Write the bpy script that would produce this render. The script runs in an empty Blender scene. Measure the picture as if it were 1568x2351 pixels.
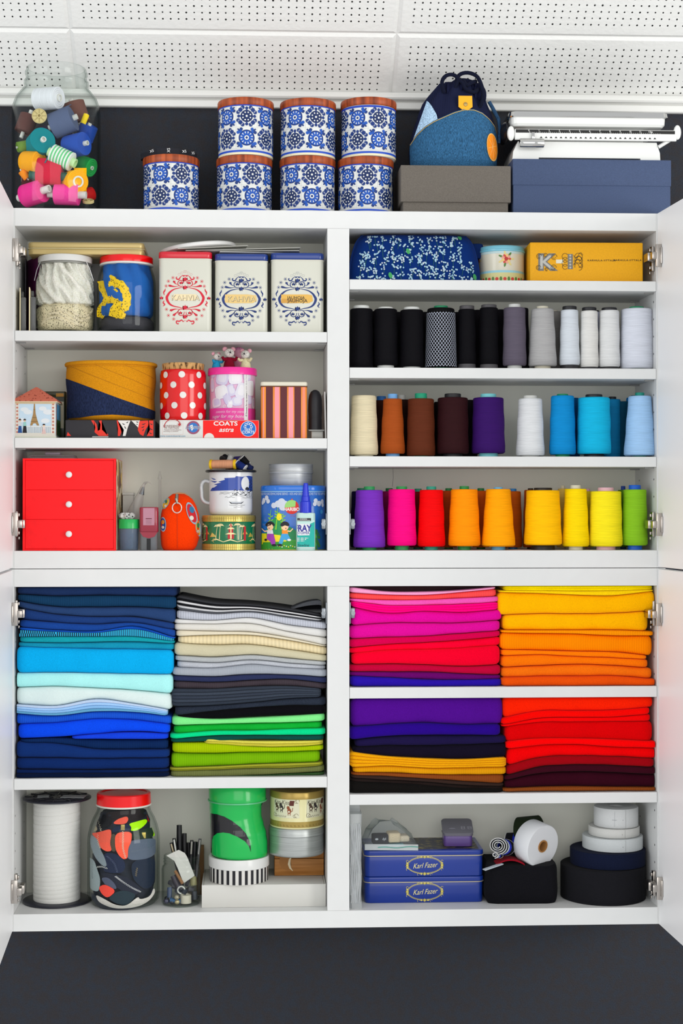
import bpy, bmesh, math, random
from mathutils import Vector, Matrix
random.seed(7)
SC = bpy.context.scene
COL = SC.collection
PI = math.pi
# ------------------------------------------------------------------ camera
Z0 = 0.9                       # height of the cabinet's underside above the floor
F, PX, PY = 3761.94, 754.79, 1136.99
CAM = Vector((0.48473, -3.3659, 0.85213 + Z0))
YAW, PIT = 0.0472, 0.01049
W, H, D = 1.33, 1.47388, 0.1955  # cabinet width, height, depth
cd = bpy.data.cameras.new('camera')
cam = bpy.data.objects.new('camera', cd)
COL.objects.link(cam)
cam.location = CAM
cam.rotation_euler = (PI / 2 + PIT, 0, -YAW)
cd.sensor_fit = 'HORIZONTAL'
cd.sensor_width = 36.0
cd.lens = F / 1568 * 36.0
cd.shift_x = (784 - PX) / 1568
cd.shift_y = (PY - 1175.5) / 1568
cd.clip_start = 0.05
SC.camera = cam
# ------------------------------------------------------------------ light
wd = bpy.data.worlds.new('daylight')
SC.world = wd
wd.use_nodes = True
wd.node_tree.nodes['Background'].inputs[0].default_value = (0.97, 0.985, 1.0, 1)
wd.node_tree.nodes['Background'].inputs[1].default_value = 0.92


def area(name, loc, target, sx, sy, power, col):
    l = bpy.data.lights.new(name, 'AREA')
    l.shape = 'RECTANGLE'
    l.size, l.size_y, l.energy, l.color = sx, sy, power, col
    o = bpy.data.objects.new(name, l)
    COL.objects.link(o)
    o.location = loc
    o.rotation_euler = (Vector(target) - Vector(loc)).to_track_quat('-Z', 'Y').to_euler()
    return o


area('window_daylight', (0.9, -4.6, 2.35), (0.6, 0.1, 1.55), 3.2, 2.4, 46, (1.0, 0.985, 0.95))
area('added_fill_right', (3.7, -2.7, 2.0), (0.3, -0.2, 1.6), 2.2, 2.2, 96, (1.0, 0.985, 0.95))  # added fill lamp out of view, brightens the left door's inner face
area('added_fill_left', (-2.6, -2.9, 2.1), (0.9, -0.2, 1.6), 2.2, 2.2, 62, (0.95, 0.98, 1.0))  # second added fill lamp, lifts the right door's inner face
SC.view_settings.view_transform = 'Standard'
SC.view_settings.look = 'None'
SC.view_settings.exposure = -0.1
SC.view_settings.gamma = 1.0
SC.view_settings.use_curve_mapping = False


# ------------------------------------------------------------------ measuring helpers
def ray(u, v):
    x, z = (u - PX) / F, (PY - v) / F
    c, s = math.cos(PIT), math.sin(PIT)
    y1, z1 = c - z * s, s + z * c
    c, s = math.cos(YAW), math.sin(YAW)
    return Vector((x * c + y1 * s, -x * s + y1 * c, z1))


def P(u, v, Y=0.0):
    """world point at depth Y behind the cabinet front seen at photo position u, v"""
    r = ray(u, v)
    return CAM + r * ((Y - CAM.y) / r.y)


def mm(px, Y=0.0):
    return px * (Y - CAM.y) / F


def sh(u, v):
    return P(u, v, 0).z


# ------------------------------------------------------------------ materials
_M = {}


def lin(h):
    h = h.lstrip('#')
    r = []
    for i in (0, 2, 4):
        c = int(h[i:i + 2], 16) / 255
        r.append(c / 12.92 if c <= .04045 else ((c + .055) / 1.055) ** 2.4)
    k = 1 - .2 * min(max((min(r) - .35) / .3, 0), 1)      # pale colours darkened: exposure put into the colour so whites do not clip
    return (*[q * k for q in r], 1)


def nd(nt, t, **kw):
    n = nt.nodes.new(t)
    for k, v in kw.items():
        if isinstance(k, str) and hasattr(n, k):
            setattr(n, k, v)
    return n


def base_mat(name):
    m = bpy.data.materials.new(name)
    m.use_nodes = True
    return m, m.node_tree, m.node_tree.nodes['Principled BSDF'], m.node_tree.links.new


def tex(nt, scale, stretch=(1, 1, 1), detail=2.0, rot=(0, 0, 0)):
    tc = nd(nt, 'ShaderNodeTexCoord')
    mp = nd(nt, 'ShaderNodeMapping')
    mp.inputs['Scale'].default_value = stretch
    mp.inputs['Rotation'].default_value = rot
    nt.links.new(tc.outputs['Object'], mp.inputs['Vector'])
    n = nd(nt, 'ShaderNodeTexNoise')
    n.inputs['Scale'].default_value = scale
    n.inputs['Detail'].default_value = detail
    nt.links.new(mp.outputs['Vector'], n.inputs['Vector'])
    return n, mp


def vary(nt, bs, fac, col, lo, hi, a=.3, b=.7):
    """base colour times a grain between lo and hi"""
    r = nd(nt, 'ShaderNodeMapRange')
    r.inputs['From Min'].default_value = a
    r.inputs['From Max'].default_value = b
    r.inputs['To Min'].default_value = lo
    r.inputs['To Max'].default_value = hi
    nt.links.new(fac, r.inputs['Value'])
    mx = nd(nt, 'ShaderNodeMix', data_type='RGBA', blend_type='MULTIPLY')
    mx.inputs[0].default_value = 1
    mx.inputs[6].default_value = col
    nt.links.new(r.outputs[0], mx.inputs[7])
    nt.links.new(mx.outputs[2], bs.inputs['Base Color'])
    return mx


def bump(nt, bs, fac, dist, strength=1.0, prev=None):
    b = nd(nt, 'ShaderNodeBump')
    b.inputs['Distance'].default_value = dist
    b.inputs['Strength'].default_value = strength
    nt.links.new(fac, b.inputs['Height'])
    if prev:
        nt.links.new(prev.outputs[0], b.inputs['Normal'])
    nt.links.new(b.outputs[0], bs.inputs['Normal'])
    return b


def M(col, rough=.5, metal=0.0, kind='plain', **kw):
    key = (col, rough, metal, kind, tuple(sorted(kw.items())))
    if key in _M:
        return _M[key]
    m, nt, bs, ln = base_mat(kind + '_' + col.lstrip('#'))
    c = lin(col)
    bs.inputs['Base Color'].default_value = c
    bs.inputs['Roughness'].default_value = rough
    bs.inputs['Metallic'].default_value = metal
    if not metal:
        bs.inputs['Specular IOR Level'].default_value = .3
    if kind == 'fabric':
        bs.inputs['Roughness'].default_value = .95
        bs.inputs['Specular IOR Level'].default_value = .05
        bs.inputs['Sheen Weight'].default_value = .02
        bs.inputs['Sheen Roughness'].default_value = .5
        n, mp = tex(nt, 700, kw.get('stretch', (1, 1, 1)), 3)
        vary(nt, bs, n.outputs['Fac'], c, 1 - kw.get('var', .2), 1 + kw.get('var', .2) * .6)
        b = bump(nt, bs, n.outputs['Fac'], .0006, .5)
        n2, _ = tex(nt, 26, (1, 1, 1), 2)
        bump(nt, bs, n2.outputs['Fac'], .0016, .6, b)
    elif kind == 'rib':
        bs.inputs['Roughness'].default_value = .95
        bs.inputs['Specular IOR Level'].default_value = .05
        tc = nd(nt, 'ShaderNodeTexCoord')
        w = nd(nt, 'ShaderNodeTexWave', wave_type='BANDS', bands_direction=kw.get('dir', 'X'))
        w.inputs['Scale'].default_value = kw.get('scale', 110)
        w.inputs['Distortion'].default_value = .6
        w.inputs['Detail'].default_value = 1
        ln(tc.outputs['Object'], w.inputs['Vector'])
        vary(nt, bs, w.outputs['Fac'], c, 1 - kw.get('var', .16), 1 + kw.get('var', .16) * .5, 0, 1)
        b = bump(nt, bs, w.outputs['Fac'], .0006, .7)
        n2, _ = tex(nt, 26, (1, 1, 1), 2)
        bump(nt, bs, n2.outputs['Fac'], .0014, .5, b)
    elif kind == 'thread':
        bs.inputs['Roughness'].default_value = .7
        bs.inputs['Specular IOR Level'].default_value = .1
        n, _ = tex(nt, 14, (2, 2, 110), 3, (.06, 0, 0))
        vary(nt, bs, n.outputs['Fac'], c, .84, 1.1)
        b = bump(nt, bs, n.outputs['Fac'], .0005, .8)
        n2, _ = tex(nt, 9, (1, 1, 2), 2)
        bump(nt, bs, n2.outputs['Fac'], .002, .3, b)
    elif kind == 'wood':
        n, _ = tex(nt, kw.get('scale', 9), kw.get('stretch', (14, 1.2, 14)), 4)
        r = nd(nt, 'ShaderNodeValToRGB')
        r.color_ramp.elements[0].position, r.color_ramp.elements[1].position = .34, .66
        r.color_ramp.elements[0].color = lin(kw.get('dark', '5a2a14'))
        r.color_ramp.elements[1].color = c
        ln(n.outputs['Fac'], r.inputs[0])
        ln(r.outputs[0], bs.inputs['Base Color'])
        bump(nt, bs, n.outputs['Fac'], .0004, .4)
    elif kind == 'cork':
        n, _ = tex(nt, 120, (1.6, 1.6, .5), 3)
        r = nd(nt, 'ShaderNodeValToRGB')
        e = r.color_ramp.elements
        e[0].position, e[1].position = .36, .5
        e[0].color, e[1].color = lin('4a2d14'), c
        ln(n.outputs['Fac'], r.inputs[0])
        ln(r.outputs[0], bs.inputs['Base Color'])
        bump(nt, bs, n.outputs['Fac'], .0008, .6)
    elif kind == 'grain':       # painted or papered surface with a fine relief
        n, _ = tex(nt, kw.get('scale', 300), (1, 1, 1), 3)
        vary(nt, bs, n.outputs['Fac'], c, 1 - kw.get('var', .1), 1 + kw.get('var', .1))
        bump(nt, bs, n.outputs['Fac'], kw.get('dist', .0006), kw.get('strength', .5))
    elif kind == 'denim':
        bs.inputs['Roughness'].default_value = .9
        bs.inputs['Specular IOR Level'].default_value = .15
        n, _ = tex(nt, 60, (14, 14, 3), 4)
        vary(nt, bs, n.outputs['Fac'], c, .45, 1.7)
        bump(nt, bs, n.outputs['Fac'], .0005, .6)
    elif kind == 'brushed':
        n, _ = tex(nt, 40, (.4, .4, 14), 3)
        vary(nt, bs, n.outputs['Fac'], c, .8, 1.12)
    elif kind == 'lace':
        bs.inputs['Roughness'].default_value = .95
        tc = nd(nt, 'ShaderNodeTexCoord')
        v = nd(nt, 'ShaderNodeTexVoronoi')
        v.inputs['Scale'].default_value = kw.get('scale', 260)
        ln(tc.outputs['Object'], v.inputs['Vector'])
        r = nd(nt, 'ShaderNodeValToRGB')
        e = r.color_ramp.elements
        e[0].position, e[1].position = .22, .34
        e[0].color, e[1].color = lin(kw.get('hole', '4b463c')), c
        ln(v.outputs['Distance'], r.inputs[0])
        ln(r.outputs[0], bs.inputs['Base Color'])
        bump(nt, bs, v.outputs['Distance'], .001, .8)
    if kw.get('coat'):
        bs.inputs['Coat Weight'].default_value = kw['coat']
        bs.inputs['Coat Roughness'].default_value = .08
    _M[key] = m
    return m


def glass(tint=(.978, .99, .984), gloss=.09, rough=.02, name='clear_glass', mist=0.0):
    if name in _M:
        return _M[name]
    m = bpy.data.materials.new(name)
    m.use_nodes = True
    nt = m.node_tree
    nt.nodes.clear()
    out = nd(nt, 'ShaderNodeOutputMaterial')
    tr = nd(nt, 'ShaderNodeBsdfTransparent')
    tr.inputs[0].default_value = (*tint, 1)
    ab = nd(nt, 'ShaderNodeMix', data_type='RGBA')      # more glass to cross towards the edges
    ab.inputs[6].default_value = (*tint, 1)
    ab.inputs[7].default_value = (tint[0] * .42, tint[1] * .5, tint[2] * .47, 1)
    gl = nd(nt, 'ShaderNodeBsdfGlossy')
    gl.inputs['Roughness'].default_value = rough
    lw = nd(nt, 'ShaderNodeLayerWeight')
    lw.inputs[0].default_value = .5
    pw = nd(nt, 'ShaderNodeMath', operation='POWER')
    nt.links.new(lw.outputs['Facing'], pw.inputs[0])
    pw.inputs[1].default_value = 5.0
    fr = nd(nt, 'ShaderNodeMapRange')
    fr.inputs['To Min'].default_value = .012
    fr.inputs['To Max'].default_value = .5
    nt.links.new(pw.outputs[0], fr.inputs['Value'])
    mx = nd(nt, 'ShaderNodeMixShader')
    nt.links.new(fr.outputs[0], mx.inputs[0])
    nt.links.new(pw.outputs[0], ab.inputs[0])
    nt.links.new(ab.outputs[2], tr.inputs[0])
    nt.links.new(tr.outputs[0], mx.inputs[1])
    nt.links.new(gl.outputs[0], mx.inputs[2])
    last = mx
    if mist:
        df = nd(nt, 'ShaderNodeBsdfDiffuse')
        df.inputs[0].default_value = (.8, .82, .82, 1)
        m2 = nd(nt, 'ShaderNodeMixShader')
        m2.inputs[0].default_value = mist
        nt.links.new(mx.outputs[0], m2.inputs[1])
        nt.links.new(df.outputs[0], m2.inputs[2])
        last = m2
    nt.links.new(last.outputs[0], out.inputs[0])
    _M[name] = m
    return m


# ------------------------------------------------------------------ mesh helpers
def rrect(w, d, r=0.0, n=4):
    if r <= 0:
        return [(-w / 2, -d / 2), (w / 2, -d / 2), (w / 2, d / 2), (-w / 2, d / 2)]
    r = min(r, w / 2 - 1e-5, d / 2 - 1e-5)
    o = []
    for cx, cy, a0 in ((w / 2 - r, -d / 2 + r, -PI / 2), (w / 2 - r, d / 2 - r, 0), (-w / 2 + r, d / 2 - r, PI / 2), (-w / 2 + r, -d / 2 + r, PI)):
        for i in range(n + 1):
            a = a0 + PI / 2 * i / n
            o.append((cx + r * math.cos(a), cy + r * math.sin(a)))
    return o


class G:
    def __init__(s):
        s.v, s.f, s.m = [], [], []

    def add(s, vs, fs, mi=0):
        o = len(s.v)
        s.v += [tuple(p) for p in vs]
        for f in fs:
            s.f.append(tuple(o + i for i in f))
            s.m.append(mi)
        return s

    def loft(s, loops, caps=(1, 1), closed=True, mi=0):
        n = len(loops[0])
        vs = [p for l in loops for p in l]
        fs = []
        for k in range(len(loops) - 1):
            for i in range(n if closed else n - 1):
                j = (i + 1) % n
                fs.append((k * n + i, k * n + j, (k + 1) * n + j, (k + 1) * n + i))
        if caps[0]:
            fs.append(tuple(range(n - 1, -1, -1)))
        if caps[1]:
            fs.append(tuple((len(loops) - 1) * n + i for i in range(n)))
        return s.add(vs, fs, mi)

    def lathe(s, prof, n=36, c=(0, 0, 0), caps=(1, 1), mi=0, sx=1, sy=1):
        loops = [[(c[0] + sx * r * math.cos(2 * PI * i / n), c[1] + sy * r * math.sin(2 * PI * i / n), c[2] + z) for i in range(n)] for r, z in prof]
        return s.loft(loops, caps, mi=mi)

    def rbox(s, w, d, h, r=0.0, b=0.0, c=(0, 0, 0), mi=0, n=4, taper=0.0):
        """box on its base centre, corner radius r, edge bevel b"""
        if b > 0:
            lv = [(b, 0), (b * .3, b * .3), (0, b), (0, h - b), (b * .3, h - b * .3), (b, h)]
        else:
            lv = [(0, 0), (0, h)]
        loops = []
        for ins, z in lv:
            k = 1 - taper * z / h
            loops.append([(c[0] + x * k, c[1] + y * k, c[2] + z) for x, y in rrect(w - 2 * ins, d - 2 * ins, max(r - ins, b * .5 if r else 0), n)])
        return s.loft(loops, mi=mi)

    def box(s, x0, x1, y0, y1, z0, z1, b=0.0, mi=0):
        return s.rbox(x1 - x0, y1 - y0, z1 - z0, b, b, ((x0 + x1) / 2, (y0 + y1) / 2, z0), mi, 2)

    def tube(s, path, r, n=8, closed=False, mi=0):
        path = [Vector(p) for p in path]
        k = len(path)
        rs = r if isinstance(r, (list, tuple)) else [r] * k
        loops = []
        up = Vector((0.13, 0.21, 1)).normalized()
        for i, p in enumerate(path):
            a = path[(i - 1) % k] if closed or i > 0 else p
            b = path[(i + 1) % k] if closed or i < k - 1 else p
            t = (b - a).normalized()
            x = t.cross(up)
            if x.length < 1e-4:
                x = t.cross(Vector((1, 0, 0)))
            x.normalize()
            y = x.cross(t).normalized()
            loops.append([tuple(p + (x * math.cos(2 * PI * j / n) + y * math.sin(2 * PI * j / n)) * rs[i]) for j in range(n)])
        if closed:
            loops.append(loops[0])
            return s.loft(loops, (0, 0), mi=mi)
        return s.loft(loops, mi=mi)

    def ball(s, c, r, n=14, m=9, mi=0):
        rx, ry, rz = r if isinstance(r, (list, tuple)) else (r, r, r)
        prof = []
        loops = []
        for k in range(m + 1):
            a = -PI / 2 + PI * k / m
            q = max(math.cos(a), .02)
            loops.append([(c[0] + rx * q * math.cos(2 * PI * i / n), c[1] + ry * q * math.sin(2 * PI * i / n), c[2] + rz * math.sin(a)) for i in range(n)])
        return s.loft(loops, mi=mi)

    def prism(s, poly, y0, y1, mi=0):
        """polygon in x, z pushed from y0 (front) to y1"""
        n = len(poly)
        vs = [(x, y0, z) for x, z in poly] + [(x, y1, z) for x, z in poly]
        fs = [tuple(range(n)), tuple(range(2 * n - 1, n - 1, -1))]
        for i in range(n):
            j = (i + 1) % n
            fs.append((i, n + i, n + j, j))
        return s.add(vs, fs, mi)

    def xf(s, mat):
        s.v = [tuple(mat @ Vector(p)) for p in s.v]
        return s

    def warp(s, fn):
        s.v = [tuple(fn(*p)) for p in s.v]
        return s


def link(name, me, parent=None):
    o = bpy.data.objects.new(name, me)
    COL.objects.link(o)
    if parent:
        o.parent = parent
    return o


def obj(name, g, mats, parent=None, smooth=40, label=None):
    me = bpy.data.meshes.new(name)
    me.from_pydata(g.v, [], g.f)
    for m in (mats if isinstance(mats, (list, tuple)) else [mats]):
        me.materials.append(m)
    if any(g.m):
        me.polygons.foreach_set('material_index', g.m)
    bm = bmesh.new()
    bm.from_mesh(me)
    bmesh.ops.recalc_face_normals(bm, faces=bm.faces)
    bm.to_mesh(me)
    bm.free()
    if smooth:
        me.shade_smooth()
        me.set_sharp_from_angle(angle=math.radians(smooth))
    o = link(name, me, parent)
    if label:
        o['label'] = label
    return o


LABELS = set()


def tag(o, label, cat, group=None, kind=None):
    o['label'] = label
    o['category'] = cat
    if group:
        o['group'] = group
    if kind:
        o['kind'] = kind
    if label in LABELS:
        print('DUP LABEL', label)
    LABELS.add(label)
    return o


def thing(name, label, cat, loc, rz=0.0, group=None, rot=None):
    o = bpy.data.objects.new(name, None)
    o.empty_display_size = .02
    COL.objects.link(o)
    o.location = loc
    o.rotation_euler = rot if rot else (0, 0, rz)
    return tag(o, label, cat, group)


def at(u0, u1, v, Y, z):
    """base point of a thing seen between u0 and u1, and its width"""
    a, b = P(u0, v, Y), P(u1, v, Y)
    return (((a.x + b.x) / 2, Y, z), b.x - a.x)


# flat print laid on a surface: polygons in x, z with a material and a layer
class Print:
    def __init__(s):
        s.bm = bmesh.new()
        s.L = s.bm.verts.layers.float.new('lay')
        s.mats = []

    def mi(s, m):
        if m not in s.mats:
            s.mats.append(m)
        return s.mats.index(m)

    def step(s):
        """a hair of height so that prints never share a plane"""
        s.n = (getattr(s, 'n', 0) + 1) % 7
        return .13 * s.n

    def poly(s, pts, m, lay=0):
        lay += s.step()
        vs = [s.bm.verts.new((x, 0, z)) for x, z in pts]
        for q in vs:
            q[s.L] = lay
        try:
            f = s.bm.faces.new(vs)
            f.material_index = s.mi(m)
        except ValueError:
            pass
        return s

    def rect(s, x0, x1, z0, z1, m, lay=0):
        return s.poly([(x0, z0), (x1, z0), (x1, z1), (x0, z1)], m, lay)

    def circ(s, x, z, r, m, lay=0, n=12, rz=None, a=0):
        rz = rz or r
        ca, sa = math.cos(a), math.sin(a)
        o = []
        for i in range(n):
            t = 2 * PI * i / n
            p, q = r * math.cos(t), rz * math.sin(t)
            o.append((x + p * ca - q * sa, z + p * sa + q * ca))
        return s.poly(o, m, lay)

    def star(s, x, z, r, m, lay=0, n=5, k=.45, a=PI / 2):
        return s.poly([(x + (r if i % 2 == 0 else r * k) * math.cos(a + PI * i / n), z + (r if i % 2 == 0 else r * k) * math.sin(a + PI * i / n)) for i in range(2 * n)], m, lay)

    def stroke(s, pts, w, m, lay=0):
        n = len(pts)
        ws = w if isinstance(w, (list, tuple)) else [w] * n
        A, B = [], []
        for i, (x, z) in enumerate(pts):
            x0, z0 = pts[max(0, i - 1)]
            x1, z1 = pts[min(n - 1, i + 1)]
            dx, dz = x1 - x0, z1 - z0
            l = math.hypot(dx, dz) or 1
            A.append((x - dz / l * ws[i] / 2, z + dx / l * ws[i] / 2))
            B.append((x + dz / l * ws[i] / 2, z - dx / l * ws[i] / 2))
        lay += s.step()
        va = [s.bm.verts.new((x, 0, z)) for x, z in A]
        vb = [s.bm.verts.new((x, 0, z)) for x, z in B]
        for q in va + vb:
            q[s.L] = lay
        k = s.mi(m)
        for i in range(n - 1):
            s.bm.faces.new((va[i], vb[i], vb[i + 1], va[i + 1])).material_index = k
        return s

    def arc(s, x, z, r, a0, a1, w, m, lay=0, n=14, rz=None):
        rz = rz or r
        return s.stroke([(x + r * math.cos(a0 + (a1 - a0) * i / n), z + rz * math.sin(a0 + (a1 - a0) * i / n)) for i in range(n + 1)], w, m, lay)

    def text(s, t, x, z, h, m, lay=0, bold=0.0, shear=0.0, sx=1.0, align='CENTER', rot=0.0, space=1.0):
        c = bpy.data.curves.new('lettering', 'FONT')
        c.body = t
        c.size = h / .7
        c.align_x = align
        c.offset = bold * h
        c.shear = shear
        c.space_character = space
        c.resolution_u = 3
        o = bpy.data.objects.new('lettering', c)
        me = bpy.data.meshes.new_from_object(o)
        ca, sa = math.cos(rot), math.sin(rot)
        vs = []
        lay += s.step()
        for q in me.vertices:
            p, r = q.co.x * sx, q.co.y - h / 2
            b = s.bm.verts.new((x + p * ca - r * sa, 0, z + p * sa + r * ca))
            b[s.L] = lay
            vs.append(b)
        k = s.mi(m)
        for f in me.polygons:
            try:
                s.bm.faces.new([vs[i] for i in f.vertices]).material_index = k
            except ValueError:
                pass
        bpy.data.objects.remove(o)
        bpy.data.meshes.remove(me)
        bpy.data.curves.remove(c)
        return s

    def clip(s, x0, x1, z0, z1):
        for co, no in (((x0, 0, 0), (-1, 0, 0)), ((x1, 0, 0), (1, 0, 0)), ((0, 0, z0), (0, 0, -1)), ((0, 0, z1), (0, 0, 1))):
            bmesh.ops.bisect_plane(s.bm, geom=s.bm.verts[:] + s.bm.edges[:] + s.bm.faces[:], plane_co=co, plane_no=no, clear_outer=True)
        return s

    def build(s, name, parent, fn, cut=0.0, label=None, cutz=0.0):
        bm = s.bm
        for ax, c in ((0, cut), (2, cutz)):
            if c:
                xs = [q.co[ax] for q in bm.verts]
                k = math.ceil(min(xs) / c)
                while k * c < max(xs):
                    co, no = [0, 0, 0], [0, 0, 0]
                    co[ax], no[ax] = k * c, 1
                    bmesh.ops.bisect_plane(bm, geom=bm.verts[:] + bm.edges[:] + bm.faces[:], plane_co=co, plane_no=no)
                    k += 1
        for q in bm.verts:
            q.co = fn(q.co.x, q.co.z, .00025 + .00012 * q[s.L])
        bmesh.ops.triangulate(bm, faces=[f for f in bm.faces if len(f.verts) > 4])
        me = bpy.data.meshes.new(name)
        bm.to_mesh(me)
        bm.free()
        for m in s.mats:
            me.materials.append(m)
        o = link(name, me, parent)
        if label:
            o['label'] = label
        return o


def flat(y):
    return lambda x, z, o: (x, y - o, z)


def cyl(R, prof=None, sy=1.0):
    def fn(x, z, o):
        r = (prof(z) if prof else R) + o
        a = x / R
        return (r * math.sin(a), -r * sy * math.cos(a), z)
    return fn


def spl(pts, t):
    """smooth curve through values pts over t in 0..1"""
    n = len(pts) - 1
    x = min(max(t, 0), 1) * n
    i = min(int(x), n - 1)
    f = x - i
    p1, p2 = pts[i], pts[i + 1]
    p0 = pts[i - 1] if i else 2 * p1 - p2
    p3 = pts[i + 2] if i + 2 <= n else 2 * p2 - p1
    return p1 + .5 * f * (p2 - p0 + f * (2 * p0 - 5 * p1 + 4 * p2 - p3 + f * (3 * (p1 - p2) + p3 - p0)))


ORD = ['topmost', 'second', 'third', 'fourth', 'fifth', 'sixth', 'seventh', 'eighth', 'ninth', 'tenth', 'eleventh', 'twelfth', 'thirteenth', 'fourteenth', 'fifteenth', 'sixteenth', 'seventeenth', 'eighteenth', 'nineteenth', 'twentieth', 'twenty-first', 'twenty-second', 'twenty-third', 'twenty-fourth', 'twenty-fifth', 'twenty-sixth']
# ================================================================== the room
def wall_mat():
    m, nt, bs, ln = base_mat('dark_wall_paint')
    bs.inputs['Roughness'].default_value = .62
    bs.inputs['Specular IOR Level'].default_value = .3
    n, _ = tex(nt, 70, (1, 1, 1), 6)
    r = nd(nt, 'ShaderNodeValToRGB')
    e = r.color_ramp.elements
    e[0].position, e[1].position = .36, .64
    e[0].color, e[1].color = lin('1d1b20'), lin('181e29')
    ln(n.outputs['Fac'], r.inputs[0])
    n2, _ = tex(nt, 420, (1, 1, 1), 3)
    mx = vary(nt, bs, n2.outputs['Fac'], (1, 1, 1, 1), .72, 1.3)
    ln(r.outputs[0], mx.inputs[6])
    bump(nt, bs, n2.outputs['Fac'], .0012, .8)
    return m


WALLP = wall_mat()
wall = obj('wall_back', G().box(-1.2, 2.6, D, D + .1, 0.0, 2.75), WALLP, smooth=0)
wall['kind'] = 'structure'
wall['label'] = 'dark blue-grey painted wall behind the cabinet'
# perforated sloping ceiling
CA = math.radians(36)
cz = P(780, 219, D).z
CO = Vector((0, D, cz))
CS = Vector((0, -math.cos(CA), math.sin(CA)))
CN = Vector((0, -math.sin(CA), -math.cos(CA)))


def on_ceiling(u, v):
    r = ray(u, v)
    p = CAM + r * ((CO - CAM).dot(CN) / r.dot(CN))
    return p.x, (p - CO).dot(CS)


def ceiling_mat():
    m, nt, bs, ln = base_mat('perforated_board')
    bs.inputs['Roughness'].default_value = .7
    n, _ = tex(nt, 60, (1, 1, 1), 3)
    tc = nd(nt, 'ShaderNodeTexCoord')
    sep = nd(nt, 'ShaderNodeSeparateXYZ')
    ln(tc.outputs['Object'], sep.inputs[0])

    def math_(op, a, b=None):
        k = nd(nt, 'ShaderNodeMath', operation=op)
        for i, q in enumerate((a, b)):
            if q is None:
                continue
            if isinstance(q, (int, float)):
                k.inputs[i].default_value = q
            else:
                ln(q, k.inputs[i])
        return k.outputs[0]
    p, mg, wdt = .0163, .032, PANEL_W
    x = sep.outputs[0]
    y = math_('ABSOLUTE', sep.outputs[1])
    ds = []
    for q in (x, y):
        t = math_('DIVIDE', math_('SUBTRACT', q, mg), p)
        t = math_('MULTIPLY', math_('SUBTRACT', t, math_('ROUND', t)), p)
        ds.append(t)
    ds[1] = math_('MULTIPLY', ds[1], .85)
    d = math_('SQRT', math_('ADD', math_('MULTIPLY', ds[0], ds[0]), math_('MULTIPLY', ds[1], ds[1])))
    rad = math_('ADD', .0006, math_('MULTIPLY', n.outputs['Fac'], .0024))
    hole = math_('LESS_THAN', d, rad)
    for q, lim in ((x, wdt - mg + p / 2), (y, .6)):
        hole = math_('MULTIPLY', hole, math_('GREATER_THAN', q, mg - p / 2))
        hole = math_('MULTIPLY', hole, math_('LESS_THAN', q, lim))
    mx = nd(nt, 'ShaderNodeMix', data_type='RGBA')
    ln(hole, mx.inputs[0])
    mx.inputs[6].default_value = lin('f1f1ee')
    mx.inputs[7].default_value = lin('161616')
    ln(mx.outputs[2], bs.inputs['Base Color'])
    n2, _ = tex(nt, 90, (1, 1, 1), 3)
    b = bump(nt, bs, n2.outputs['Fac'], .0022, .5)
    return m


jx0, js = on_ceiling(160, 69)
jx1, _ = on_ceiling(912, 69)
PANEL_W = jx1 - jx0
PERF = ceiling_mat()
ceil = bpy.data.objects.new('ceiling', None)
COL.objects.link(ceil)
ceil['kind'] = 'structure'
ceil['label'] = 'white perforated sloping ceiling'
ceil.location = CO
ceil.rotation_euler = Matrix((Vector((1, 0, 0)), CS, Vector((1, 0, 0)).cross(CS))).transposed().to_euler()
# local axes: x right, y up the slope, z into the room or out of it
zin = -1 if Vector((1, 0, 0)).cross(CS).dot(CN) < 0 else 1
obj('ceiling_backing', G().box(-1.2, 2.6, -.05, 1.1, *sorted((-zin * .03, -zin * .0042))), M('efefec', .8), ceil, 0)
low = on_ceiling(780, 226)[1]
for row, (s0, s1, sg) in enumerate(((js, low - .05, -1), (js, js + .62, 1))):
    hh = abs(s1 - s0)
    for k in range(-2, 3):
        x0 = jx0 + k * PANEL_W
        g = G()
        b = .004
        g.loft([[(.0004 + i, sg * (.0004 + i), z), (PANEL_W - .0004 - i, sg * (.0004 + i), z), (PANEL_W - .0004 - i, sg * (hh - i), z), (.0004 + i, sg * (hh - i), z)] for i, z in ((0, -.012), (0, -b), (b * .5, -b * .75), (b * 1.8, 0))], caps=(1, 1))
        g.v = [(x, y, z * zin) for x, y, z in g.v]
        o = obj('ceiling_panel', g, PERF, ceil, 0)
        o.location = (x0, s0, 0)
TRIMM = M('f0f0ec', .55)
zt, zb = P(780, 224, D).z, P(780, 253, D).z
h = zt - zb
prof = [(0, zb), (-.010, zb), (-.0125, zb + .002), (-.0125, zb + h * .52), (-.011, zb + h * .58), (-.009, zb + h * .6), (-.012, zb + h * .66), (-.021, zb + h * .72), (-.024, zb + h * .85), (-.023, zb + h), (-.016, zb + h * 1.3), (0, zb + h * 1.3)]
g = G()
g.loft([[(x, D + y, z) for y, z in prof] for x in (-1.2, 2.6)])
o = obj('trim_1', g, TRIMM, smooth=30)
o['kind'] = 'structure'
o['label'] = 'white moulding between the dark wall and the ceiling'
# ================================================================== the two cabinets
CABM = M('ecedec', .42, kind='grain', scale=30, var=.012, dist=.0001)
EDGE = M('f0f1f0', .4)
BACK = M('fcfcf0', .6)
STEEL = M('b4aea8', .25, 1.0)
DARK = M('17171a', .5)
IN = .0005
uL, uR = 390, 1155
zT = H + Z0
zMid = sh(770, 1305)
zBot = Z0
xdL, xdR = P(751.5, 1140, 0).x, P(802, 1140, 0).x
iL, iR = P(32.5, 1140, 0).x, P(1508, 1140, 0).x


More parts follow.
